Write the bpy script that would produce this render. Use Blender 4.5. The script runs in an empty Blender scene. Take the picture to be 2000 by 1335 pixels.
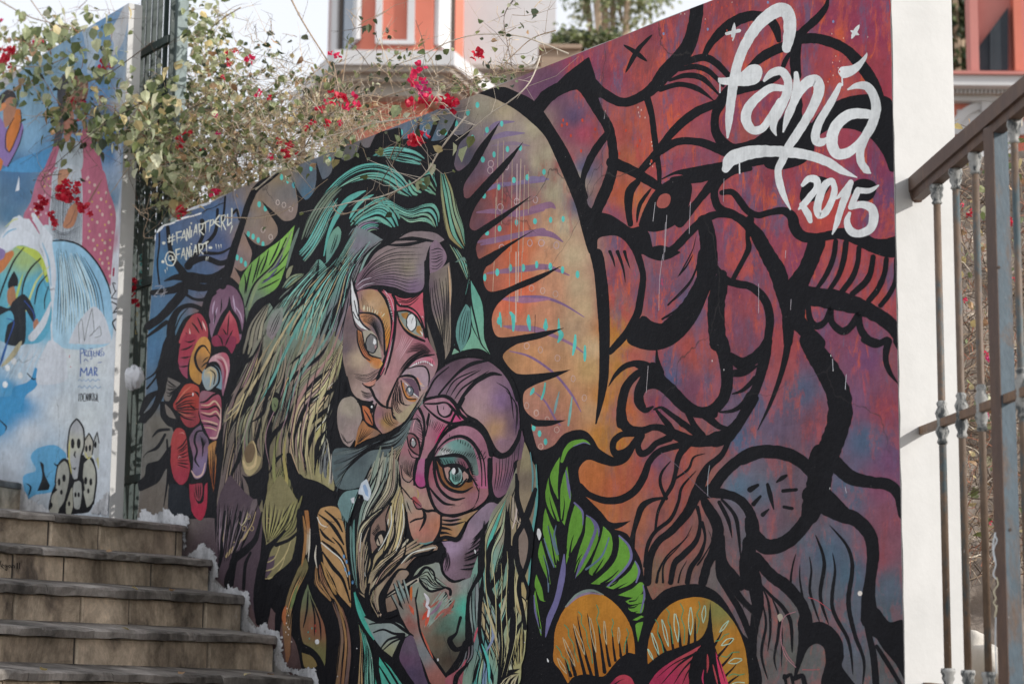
import bpy, bmesh, math, random
import numpy as np
from mathutils import Vector, Matrix, geometry as geo, noise as mnoise

random.seed(7)
rng = random.Random(11)
S = bpy.context.scene
COL = S.collection
V = Vector

# ------------------------------------------------------------------ camera
F_PX, CX, CY = 4226.0, 1000.0, 667.5
EYE = V((0.0, 0.0, 1.55))
TH = math.radians(9.44)
ROLL = math.asin(0.00917)
c_, s_ = math.cos(ROLL), math.sin(ROLL)
FW = V((0, math.cos(TH), math.sin(TH)))
R0 = V((1, 0, 0)); U0 = V((0, -math.sin(TH), math.cos(TH)))
RT = R0 * c_ + U0 * s_
UP = U0 * c_ - R0 * s_
cam = bpy.data.cameras.new('camera'); camo = bpy.data.objects.new('camera', cam); COL.objects.link(camo)
camo.matrix_world = Matrix(((RT.x, UP.x, -FW.x, EYE.x), (RT.y, UP.y, -FW.y, EYE.y), (RT.z, UP.z, -FW.z, EYE.z), (0, 0, 0, 1)))
cam.sensor_width = 36.0; cam.lens = 36.0 * F_PX / 2000.0
cam.clip_start = 0.1; cam.clip_end = 3000
cam.dof.use_dof = True; cam.dof.focus_distance = 7.6; cam.dof.aperture_fstop = 4.6
S.camera = camo

# ------------------------------------------------------------------ light
SUN_EL = math.radians(27)
SUN = V((0.93, -0.30, 0)).normalized() * math.cos(SUN_EL) + V((0, 0, math.sin(SUN_EL)))
w = bpy.data.worlds.new('World'); S.world = w; w.use_nodes = True
nt = w.node_tree; bg = nt.nodes['Background']
sky = nt.nodes.new('ShaderNodeTexSky'); sky.sky_type = 'NISHITA'; sky.sun_disc = False
sky.sun_elevation = SUN_EL; sky.sun_rotation = math.atan2(SUN.x, SUN.y)
sky.air_density = 1.0; sky.dust_density = 1.2; sky.ozone_density = 1.0
mx = nt.nodes.new('ShaderNodeMix'); mx.data_type = 'RGBA'; mx.inputs[0].default_value = 0.80
nt.links.new(sky.outputs[0], mx.inputs[6]); mx.inputs[7].default_value = (4.75, 4.75, 4.85, 1)   # thin white cloud veil
nt.links.new(mx.outputs[2], bg.inputs[0]); bg.inputs[1].default_value = 0.115
sl = bpy.data.lights.new('sun', 'SUN'); sl.energy = 2.2; sl.angle = math.radians(0.53); sl.color = (1.0, 0.955, 0.89)
so = bpy.data.objects.new('sun', sl); COL.objects.link(so); so.location = (8, -4, 12)
so.rotation_euler = (-SUN).to_track_quat('-Z', 'Y').to_euler()
vs = S.view_settings; vs.view_transform = 'Standard'; vs.look = 'None'; vs.gamma = 1; vs.use_curve_mapping = False
vs.exposure = 1.0
S.cycles.max_bounces = 6; S.cycles.use_denoising = True

# ------------------------------------------------------------------ helpers
def ray(px, py): return (RT * ((px - CX) / F_PX) + UP * ((CY - py) / F_PX) + FW)
def hit(px, py, p0, n):
    d = ray(px, py); return EYE + d * ((p0 - EYE).dot(n) / d.dot(n))
def atY(px, py, Y):
    d = ray(px, py); return EYE + d * ((Y - EYE.y) / d.y)
def project(p):
    q = p - EYE; z = q.dot(FW); return CX + F_PX * q.dot(RT) / z, CY - F_PX * q.dot(UP) / z
def lin(c):
    c /= 255.0
    return c / 12.92 if c <= 0.04045 else ((c + 0.055) / 1.055) ** 2.4
ALB = 0.80                                   # paint albedo of a tone that shows as white in shade
NAMED = {'k': '19191d', 'w': 'd6d9df', 'w2': 'cfcfc4', 'g': '66993a', 't': '5cc0b6', 'b2': '4a68a8'}
def hexcol(h, k=1.0):
    h = NAMED.get(h, h)
    v = [lin(int(h[i:i + 2], 16)) * k for i in (0, 2, 4)]
    return tuple(min(x, 0.86) for x in v)

def tag(o, label=None, cat=None, group=None, kind=None):
    if label: o['label'] = label
    if cat: o['category'] = cat
    if group: o['group'] = group
    if kind: o['kind'] = kind
    return o
def world_loc(o):
    p = V((0, 0, 0))
    while o is not None: p = p + o.location; o = o.parent
    return p
def empty(name, loc, label=None, cat=None, group=None, kind=None, parent=None):
    o = bpy.data.objects.new(name, None); COL.objects.link(o); o.empty_display_size = 0.1
    o.location = V(loc) - (world_loc(parent) if parent else V((0, 0, 0))); o.parent = parent
    return tag(o, label, cat, group, kind)
def mesh_obj(name, verts, faces, mat, parent=None, cols=None, smooth=False, org=None, fcols=None):
    base = world_loc(parent) if parent else (V(org) if org is not None else V((0, 0, 0)))
    me = bpy.data.meshes.new(name)
    me.from_pydata([tuple(V(v) - base) for v in verts], [], faces)
    me.materials.append(mat)
    if cols is not None:
        a = me.color_attributes.new('Col', 'FLOAT_COLOR', 'POINT')
        arr = np.ones((len(verts), 4), dtype=np.float32); arr[:, :3] = np.array(cols, dtype=np.float32)
        a.data.foreach_set('color', arr.ravel())
    if smooth: me.polygons.foreach_set('use_smooth', [True] * len(me.polygons))
    me.update()
    o = bpy.data.objects.new(name, me); COL.objects.link(o)
    if parent: o.parent = parent
    elif org is not None: o.location = org
    return o

class MB:
    """collects simple solids for one mesh"""
    def __init__(s): s.v = []; s.f = []; s.c = []
    def add(s, vs, fs, col=None):
        b = len(s.v); s.v += [V(x) for x in vs]; s.f += [tuple(i + b for i in f) for f in fs]
        s.c += [col or (0.5, 0.5, 0.5)] * len(vs)
    def hexa(s, p, col=None):               # 8 points: bottom ring 0-3, top ring 4-7
        s.add(p, [(3, 2, 1, 0), (4, 5, 6, 7), (0, 1, 5, 4), (1, 2, 6, 5), (2, 3, 7, 6), (3, 0, 4, 7)], col)
    def box(s, c, ax, ay, az, col=None):    # centre and three half-axis vectors
        c = V(c); s.hexa([c - ax - ay - az, c + ax - ay - az, c + ax + ay - az, c - ax + ay - az,
                          c - ax - ay + az, c + ax - ay + az, c + ax + ay + az, c - ax + ay + az], col)
    def tube(s, pts, rad, n=6, col=None, cols=None):
        pts = [V(p) for p in pts]
        if not isinstance(rad, (list, tuple)): rad = [rad] * len(pts)
        b = len(s.v); up = V((0.13, 0.31, 0.94))
        for i, p in enumerate(pts):
            t = (pts[min(i + 1, len(pts) - 1)] - pts[max(i - 1, 0)])
            if t.length < 1e-9: t = V((0, 0, 1))
            t.normalize(); a = t.cross(up)
            if a.length < 1e-3: a = t.cross(V((1, 0, 0)))
            a.normalize(); d = t.cross(a)
            for k in range(n):
                an = 2 * math.pi * k / n
                s.v.append(p + (a * math.cos(an) + d * math.sin(an)) * rad[i]); s.c.append((cols[i] if cols else col) or (0.5, 0.5, 0.5))
        for i in range(len(pts) - 1):
            for k in range(n):
                k2 = (k + 1) % n
                s.f.append((b + i * n + k, b + i * n + k2, b + (i + 1) * n + k2, b + (i + 1) * n + k))
        s.f.append(tuple(b + k for k in range(n))[::-1]); e = b + (len(pts) - 1) * n
        s.f.append(tuple(e + k for k in range(n)))
    def lathe(s, base, prof, n=12, col=None):   # prof: (radius, height)
        s.tube_axis(base, prof, n, col)
    def tube_axis(s, base, prof, n, col):
        b = len(s.v); base = V(base)
        for r, h in prof:
            for k in range(n):
                an = 2 * math.pi * k / n
                s.v.append(base + V((math.cos(an) * r, math.sin(an) * r, h))); s.c.append(col or (0.5, 0.5, 0.5))
        for i in range(len(prof) - 1):
            for k in range(n):
                k2 = (k + 1) % n
                s.f.append((b + i * n + k, b + i * n + k2, b + (i + 1) * n + k2, b + (i + 1) * n + k))
        s.f.append(tuple(b + k for k in range(n))[::-1]); e = b + (len(prof) - 1) * n
        s.f.append(tuple(e + k for k in range(n)))
    def build(s, name, mat, parent=None, smooth=False, org=None, cols=False):
        return mesh_obj(name, s.v, s.f, mat, parent, s.c if cols else None, smooth, org)

# ------------------------------------------------------------------ materials
def new_mat(name):
    m = bpy.data.materials.new(name); m.use_nodes = True
    n = m.node_tree; return m, n, n.nodes['Principled BSDF']
def nd(n, t, **k):
    o = n.nodes.new(t)
    for a, b in k.items(): setattr(o, a, b)
    return o
def noise_node(n, co, scale, detail=4, rough=0.55, dist=0.0):
    t = nd(n, 'ShaderNodeTexNoise'); t.inputs['Scale'].default_value = scale; t.inputs['Detail'].default_value = detail
    t.inputs['Roughness'].default_value = rough; t.inputs['Distortion'].default_value = dist
    n.links.new(co, t.inputs['Vector']); return t.outputs['Fac']
def ramp(n, fac, stops):
    r = nd(n, 'ShaderNodeValToRGB'); cr = r.color_ramp
    while len(cr.elements) < len(stops): cr.elements.new(0.5)
    for e, (p, c) in zip(cr.elements, stops):
        e.position = p; e.color = (c, c, c, 1) if not isinstance(c, tuple) else (*c, 1)
    n.links.new(fac, r.inputs[0]); return r.outputs[0]
def mixc(n, fac, a, b, mode='MIX'):
    m = nd(n, 'ShaderNodeMix', data_type='RGBA', blend_type=mode)
    for sock, val in ((m.inputs[0], fac), (m.inputs[6], a), (m.inputs[7], b)):
        if hasattr(val, 'links') or hasattr(val, 'is_linked'): n.links.new(val, sock)
        elif isinstance(val, tuple): sock.default_value = (*val, 1) if len(val) == 3 else val
        else: sock.default_value = val
    return m.outputs[2]
def coords(n, kind='Object', scale=None):
    t = nd(n, 'ShaderNodeTexCoord'); out = t.outputs[kind]
    if scale:
        mp = nd(n, 'ShaderNodeMapping'); mp.inputs['Scale'].default_value = scale; n.links.new(out, mp.inputs[0]); out = mp.outputs[0]
    return out
def bump(n, b, h, strength, dist=0.01):
    k = nd(n, 'ShaderNodeBump'); k.inputs['Strength'].default_value = strength; k.inputs['Distance'].default_value = dist
    n.links.new(h, k.inputs['Height']); n.links.new(k.outputs[0], b.inputs['Normal'])
def attr_col(n):
    a = nd(n, 'ShaderNodeVertexColor'); a.layer_name = 'Col'; return a.outputs[0]

def mat_paint(name, mottle=False):
    m, n, b = new_mat(name); co = coords(n)
    col = attr_col(n)
    if mottle:                                   # sponged red-orange and slate blue dabs over the ground colour
        am = nd(n, 'ShaderNodeAttribute'); am.attribute_name = 'mot'
        st = coords(n, 'Object', (1, 1, 0.55))
        def dab(co_, sc, det, lo, hi, mxv, hx, dist):
            nonlocal col
            f = ramp(n, noise_node(n, co_, sc, det, 0.78, dist), [(lo, 0.0), (hi, mxv)])
            q = nd(n, 'ShaderNodeMath', operation='MULTIPLY'); n.links.new(f, q.inputs[0]); n.links.new(am.outputs['Fac'], q.inputs[1])
            col = mixc(n, q.outputs[0], col, hexcol(hx, 1 / ALB))
        dab(coords(n, 'Object', (1.3, 1.3, 0.5)), 6.0, 10, 0.50, 0.60, 0.7, '5d5a76', 0.3)
        dab(st, 8.5, 10, 0.51, 0.58, 0.85, 'b0504a', 0.4)
        dab(coords(n, 'Object', (1, 1, 0.35)), 15, 10, 0.56, 0.62, 0.9, 'c25a3e', 0.6)
        dab(st, 21, 10, 0.62, 0.66, 0.8, 'b84460', 0.5)
        dab(coords(n, 'Object', (2, 2, 0.4)), 18, 10, 0.60, 0.66, 0.55, '4f6580', 0.3)
    # brush streaks and patchy coverage
    v1 = ramp(n, noise_node(n, co, 26, 6, 0.65), [(0.25, 0.84), (0.75, 1.12)])
    v2 = ramp(n, noise_node(n, coords(n, 'Object', (40, 40, 9)), 3.0, 3, 0.5), [(0.3, 0.95), (0.7, 1.04)])
    col = mixc(n, 1.0, col, v1, 'MULTIPLY'); col = mixc(n, 1.0, col, v2, 'MULTIPLY')
    # small chips where pale plaster shows
    ch = ramp(n, noise_node(n, co, 95, 5, 0.7), [(0.69, 0.0), (0.72, 1.0)])
    big = ramp(n, noise_node(n, co, 3.0, 3), [(0.45, 0.0), (0.62, 1.0)])
    cm = nd(n, 'ShaderNodeMath', operation='MULTIPLY'); n.links.new(ch, cm.inputs[0]); n.links.new(big, cm.inputs[1])
    col = mixc(n, cm.outputs[0], col, (0.50, 0.47, 0.47))
    n.links.new(col, b.inputs['Base Color'])
    # rain streaks, grime and hairline cracks in the plaster
    gr = ramp(n, noise_node(n, coords(n, 'Object', (2.2, 2.2, 0.6)), 2.6, 7, 0.68), [(0.34, 0.80), (0.52, 1.02)]); col = mixc(n, 1.0, col, gr, 'MULTIPLY')
    vo = nd(n, 'ShaderNodeTexVoronoi', feature='DISTANCE_TO_EDGE'); vo.inputs['Scale'].default_value = 1.7
    wp = nd(n, 'ShaderNodeTexNoise'); wp.inputs['Scale'].default_value = 3.2; wp.inputs['Detail'].default_value = 8; n.links.new(co, wp.inputs['Vector'])
    wm = nd(n, 'ShaderNodeMix', data_type='VECTOR'); wm.inputs[0].default_value = 0.22; n.links.new(co, wm.inputs[4]); n.links.new(wp.outputs['Color'], wm.inputs[5]); n.links.new(wm.outputs[1], vo.inputs['Vector'])
    cr = ramp(n, vo.outputs[0], [(0.0, 1.0), (0.0035, 0.0)])
    cg = nd(n, 'ShaderNodeMath', operation='MULTIPLY'); n.links.new(cr, cg.inputs[0]); n.links.new(ramp(n, noise_node(n, co, 1.4, 3), [(0.5, 0.0), (0.62, 0.8)]), cg.inputs[1])
    col = mixc(n, cg.outputs[0], col, (0.05, 0.045, 0.045)); n.links.new(col, b.inputs['Base Color'])
    b.inputs['Roughness'].default_value = 0.7; b.inputs['Specular IOR Level'].default_value = 0.12
    hs = nd(n, 'ShaderNodeMath', operation='ADD'); h1 = nd(n, 'ShaderNodeMath', operation='MULTIPLY'); h1.inputs[1].default_value = 4.0
    n.links.new(noise_node(n, co, 5.5, 5, 0.55), h1.inputs[0]); n.links.new(h1.outputs[0], hs.inputs[0]); n.links.new(noise_node(n, co, 60, 8, 0.68), hs.inputs[1])
    bump(n, b, hs.outputs[0], 0.6, 0.006)
    return m
M_PAINT = mat_paint('mural_paint'); M_BASE = mat_paint('mural_ground_coat', True)

def mat_noise(name, stops, scale, rough=0.8, bumpk=0.4, bscale=None, bdist=0.008, detail=7, stretch=None, attr=False, spec=0.3):
    m, n, b = new_mat(name); co = coords(n, 'Object', stretch)
    c = ramp(n, noise_node(n, co, scale, detail, 0.65, 0.2), stops)
    if attr: c = mixc(n, 1.0, attr_col(n), c, 'MULTIPLY')
    n.links.new(c, b.inputs['Base Color']); b.inputs['Roughness'].default_value = rough; b.inputs['Specular IOR Level'].default_value = spec
    if bumpk: bump(n, b, noise_node(n, co, bscale or scale * 3, 8, 0.7), bumpk, bdist)
    return m
M_PLASTER = mat_noise('grey_plaster', [(0.3, (0.33, 0.32, 0.31)), (0.7, (0.47, 0.46, 0.45))], 9)
M_FRINGE = mat_noise('white_render_smears', [(0.30, (0.30, 0.30, 0.31)), (0.44, (0.66, 0.67, 0.69)), (0.75, (0.84, 0.84, 0.85))], 22, 0.85, 0.9, 70, 0.008)
def mat_smear():
    m, n, b = new_mat('ragged_white_render'); co = coords(n)
    c = ramp(n, noise_node(n, co, 24, 8, 0.7), [(0.30, (0.26, 0.25, 0.25)), (0.45, (0.62, 0.63, 0.65)), (0.72, (0.80, 0.80, 0.82))])
    d = ramp(n, noise_node(n, coords(n, 'Object', (1, 1, .3)), 9, 7, 0.7), [(0.35, 0.55), (0.55, 1.0)]); c = mixc(n, 1.0, c, d, 'MULTIPLY')
    n.links.new(c, b.inputs['Base Color']); b.inputs['Roughness'].default_value = 0.9
    bump(n, b, noise_node(n, co, 70, 9, 0.7), 0.9, 0.006)
    a = nd(n, 'ShaderNodeAttribute'); a.attribute_name = 'rim'
    s_ = nd(n, 'ShaderNodeMath', operation='ADD'); n.links.new(a.outputs['Fac'], s_.inputs[0])
    q = nd(n, 'ShaderNodeMath', operation='MULTIPLY_ADD'); n.links.new(noise_node(n, co, 45, 8, 0.75), q.inputs[0]); q.inputs[1].default_value = 1.9; q.inputs[2].default_value = -0.95
    n.links.new(q.outputs[0], s_.inputs[1]); al = ramp(n, s_.outputs[0], [(0.26, 0.0), (0.32, 1.0)]); n.links.new(al, b.inputs['Alpha']); return m
def mat_white():
    m, n, b = new_mat('white_limewash'); co = coords(n)
    c = ramp(n, noise_node(n, co, 2.2, 7, 0.7), [(0.3, (0.42, 0.42, 0.415)), (0.6, (0.49, 0.488, 0.482))])
    d = ramp(n, noise_node(n, co, 34, 6, 0.75), [(0.70, 0.0), (0.78, 1.0)])
    c = mixc(n, d, c, (0.55, 0.50, 0.43))
    n.links.new(c, b.inputs['Base Color']); b.inputs['Roughness'].default_value = 0.75
    bump(n, b, noise_node(n, co, 40, 8, 0.6), 0.25, 0.004); return m
M_WHITE = mat_white(); M_SMEAR = mat_smear()
def mat_stone(name, a, bcol, dark):
    m, n, b = new_mat(name)
    oi = nd(n, 'ShaderNodeObjectInfo'); co0 = coords(n)
    ad = nd(n, 'ShaderNodeVectorMath', operation='ADD'); n.links.new(co0, ad.inputs[0])
    cx = nd(n, 'ShaderNodeCombineXYZ'); mu = nd(n, 'ShaderNodeMath', operation='MULTIPLY'); mu.inputs[1].default_value = 50
    n.links.new(oi.outputs['Random'], mu.inputs[0]); n.links.new(mu.outputs[0], cx.inputs[0]); n.links.new(mu.outputs[0], cx.inputs[2])
    n.links.new(cx.outputs[0], ad.inputs[1]); co = ad.outputs[0]
    c = ramp(n, noise_node(n, co, 3.6, 9, 0.64, 0.8), [(0.33, dark), (0.47, a), (0.62, bcol)])
    st_ = ramp(n, noise_node(n, coords(n, 'Object', (1, 1, 0.4)), 2.3, 8, 0.7, 0.5), [(0.40, 0.36), (0.57, 1.08)])
    c = mixc(n, 1.0, c, st_, 'MULTIPLY')
    t = ramp(n, oi.outputs['Random'], [(0, 0.80), (1, 1.15)])
    c = mixc(n, 1.0, c, t, 'MULTIPLY')
    f = ramp(n, noise_node(n, co, 45, 8, 0.75), [(0.25, 0.72), (0.75, 1.2)])
    c = mixc(n, 1.0, c, f, 'MULTIPLY')
    sp = ramp(n, noise_node(n, co, 13, 7, 0.75), [(0.66, 0.0), (0.74, 0.8)])
    c = mixc(n, sp, c, (0.55, 0.53, 0.50))
    n.links.new(c, b.inputs['Base Color']); b.inputs['Roughness'].default_value = 0.82; b.inputs['Specular IOR Level'].default_value = 0.25
    bump(n, b, noise_node(n, co, 60, 9, 0.7), 0.6, 0.006); return m
M_BLOCK = mat_stone('sandstone_riser', (0.50, 0.405, 0.30), (0.74, 0.61, 0.46), (0.15, 0.122, 0.10))
M_SLAB = mat_stone('grey_nosing_slab', (0.23, 0.21, 0.19), (0.36, 0.33, 0.30), (0.12, 0.11, 0.10))
M_MORTAR = mat_noise('mortar', [(0.3, (0.06, 0.052, 0.046)), (0.7, (0.12, 0.108, 0.096))], 20)
def mat_rust(name, paint, rust, lo, hi, scale=14):
    m, n, b = new_mat(name); co = coords(n, 'Object', (1, 1, 0.45))
    f = ramp(n, noise_node(n, co, scale, 9, 0.72, 0.3), [(lo, 0.0), (hi, 1.0)])
    r = ramp(n, noise_node(n, co, 50, 6, 0.7), [(0.3, tuple(x * 0.5 for x in rust)), (0.7, rust)])
    p = ramp(n, noise_node(n, co, 30, 6, 0.7), [(0.3, tuple(x * 0.75 for x in paint)), (0.7, tuple(min(1, x * 1.25) for x in paint))])
    wsp = ramp(n, noise_node(n, co, 38, 6, 0.7), [(0.68, 0.0), (0.74, 1.0)])
    c = mixc(n, f, p, r); c = mixc(n, wsp, c, (0.42, 0.43, 0.43))
    n.links.new(c, b.inputs['Base Color']); b.inputs['Roughness'].default_value = 0.6
    bump(n, b, noise_node(n, co, 90, 6, 0.7), 0.5, 0.003); return m
M_IRON = mat_rust('weathered_teal_iron', (0.045, 0.07, 0.08), (0.16, 0.105, 0.07), 0.40, 0.52)
M_POST = mat_rust('weathered_blue_steel', (0.055, 0.085, 0.11), (0.13, 0.075, 0.045), 0.50, 0.62, 7)
M_KNOB = mat_rust('flaking_white_iron', (0.27, 0.27, 0.26), (0.04, 0.048, 0.052), 0.47, 0.55, 40)
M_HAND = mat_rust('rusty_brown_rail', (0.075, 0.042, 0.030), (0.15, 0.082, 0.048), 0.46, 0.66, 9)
M_MIDR = mat_rust('rusty_bar', (0.13, 0.08, 0.055), (0.23, 0.135, 0.075), 0.42, 0.58, 18)
M_GATE = mat_rust('dark_green_gate_steel', (0.014, 0.03, 0.028), (0.07, 0.045, 0.03), 0.62, 0.75, 5)
M_GATEL = mat_rust('pale_green_gate_steel', (0.17, 0.22, 0.22), (0.16, 0.11, 0.07), 0.66, 0.8, 5)
def mat_leaf(name, trans=0.35):
    m, n, b = new_mat(name); c = attr_col(n)
    v = ramp(n, noise_node(n, coords(n), 22, 3, 0.6), [(0.3, 0.75), (0.7, 1.2)])
    c = mixc(n, 1.0, c, v, 'MULTIPLY')
    n.links.new(c, b.inputs['Base Color']); b.inputs['Roughness'].default_value = 0.5
    tr = nd(n, 'ShaderNodeBsdfTranslucent'); n.links.new(c, tr.inputs[0])
    mx = nd(n, 'ShaderNodeMixShader'); mx.inputs[0].default_value = trans
    n.links.new(b.outputs[0], mx.inputs[1]); n.links.new(tr.outputs[0], mx.inputs[2])
    n.links.new(mx.outputs[0], n.nodes['Material Output'].inputs[0]); return m
M_LEAF = mat_leaf('leaf_blade'); M_PETAL = mat_leaf('papery_bract', 0.3)
M_TWIG = mat_noise('twig_bark', [(0.3, 0.65), (0.7, 1.15)], 30, 0.85, 0.0, attr=True)
def flat(name, stops, scale=3.0, rough=0.8, bk=0.15): return mat_noise(name, stops, scale, rough, bk, scale * 8, 0.004)
M_CORAL = flat('coral_house_paint', [(0.3, (0.56, 0.17, 0.115)), (0.7, (0.62, 0.20, 0.14))], 2)
M_TRIM = flat('white_trim_paint', [(0.3, (0.54, 0.54, 0.55)), (0.7, (0.62, 0.62, 0.63))], 2)
M_CREAM = flat('cream_cornice_stone', [(0.3, (0.36, 0.32, 0.28)), (0.7, (0.44, 0.40, 0.36))], 4)
M_PINK = flat('pink_house_paint', [(0.3, (0.47, 0.19, 0.17)), (0.7, (0.54, 0.23, 0.20))], 2)
M_GLASS = flat('dark_window_glass', [(0.3, (0.10, 0.13, 0.17)), (0.7, (0.16, 0.20, 0.25))], 1, 0.12, 0)
M_SHUT = flat('blue_black_shutter', [(0.3, (0.025, 0.032, 0.042)), (0.7, (0.04, 0.05, 0.06))], 3)
M_DARKF = flat('dark_brown_frame', [(0.3, (0.04, 0.03, 0.025)), (0.7, (0.07, 0.05, 0.04))], 3)
M_GROUND = mat_noise('trodden_pavement', [(0.3, (0.36, 0.345, 0.32)), (0.7, (0.46, 0.44, 0.41))], 6, 0.9, 0.4)
M_SOIL = mat_noise('dry_soil', [(0.3, (0.13, 0.10, 0.075)), (0.7, (0.25, 0.20, 0.15))], 8, 0.95, 0.8)
M_ROCK = mat_noise('dusty_rubble', [(0.3, (0.16, 0.13, 0.11)), (0.7, (0.34, 0.29, 0.25))], 6, 0.9, 1.0)
M_TERRA = flat('tan_planter', [(0.3, (0.30, 0.22, 0.16)), (0.7, (0.38, 0.28, 0.21))], 4)
M_BAG = mat_noise('white_sack_cloth', [(0.3, (0.50, 0.47, 0.42)), (0.7, (0.64, 0.60, 0.54))], 8, 0.8, 0.5)
def mat_plastic():
    m, n, b = new_mat('thin_white_plastic'); b.inputs['Base Color'].default_value = (0.75, 0.76, 0.8, 1); b.inputs['Roughness'].default_value = 0.3
    b.inputs['Transmission Weight'].default_value = 0.25
    bump(n, b, noise_node(n, coords(n), 25, 4, 0.6), 0.6, 0.02); return m
M_PLASTIC = mat_plastic()

# ------------------------------------------------------------------ painted pictures (flat print laid on real walls)
def catmull(pts, closed, step):
    """smooth a list of (x, y, w...) tuples; sharp corners stay sharp"""
    P = np.array(pts, dtype=float); n = len(P)
    if n < 3 and not closed:
        m = max(2, int(np.hypot(*(P[1] - P[0])[:2]) / step) + 1); t = np.linspace(0, 1, m)[:, None]
        return P[0] * (1 - t) + P[1] * t
    T = np.zeros_like(P)
    for i in range(n):
        a, b = (P[(i - 1) % n], P[(i + 1) % n]) if closed else (P[max(i - 1, 0)], P[min(i + 1, n - 1)])
        T[i] = (b - a) * 0.5
        if closed or 0 < i < n - 1:
            u = (P[i] - a)[:2]; v = (b - P[i])[:2]; lu = np.hypot(*u); lv = np.hypot(*v)
            if lu > 1e-6 and lv > 1e-6:
                cs = np.dot(u, v) / (lu * lv)
                if cs < 0.1: T[i] *= max(0.0, (cs + 0.5) / 0.6) if cs > -0.5 else 0.0
                lm = 1.1 * min(lu, lv); lt = np.hypot(*T[i][:2])
                if lt > lm: T[i] *= lm / lt
    out = []
    for i in range(n if closed else n - 1):
        p0, p1 = P[i], P[(i + 1) % n]; t0, t1 = T[i], T[(i + 1) % n]
        m = max(1, int(math.hypot(*(p1 - p0)[:2]) / step))
        for k in range(m):
            t = k / m; t2 = t * t; t3 = t2 * t
            out.append(p0 * (2 * t3 - 3 * t2 + 1) + t0 * (t3 - 2 * t2 + t) + p1 * (-2 * t3 + 3 * t2) + t1 * (t3 - t2))
    if not closed: out.append(P[-1])
    return np.array(out)

def resample(pts, m):
    P = catmull(pts, False, 3.0)[:, :2]
    d = np.concatenate([[0], np.cumsum(np.hypot(*np.diff(P, axis=0).T))]); t = np.linspace(0, d[-1], m)
    return np.stack([np.interp(t, d, P[:, 0]), np.interp(t, d, P[:, 1])], 1)

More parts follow.
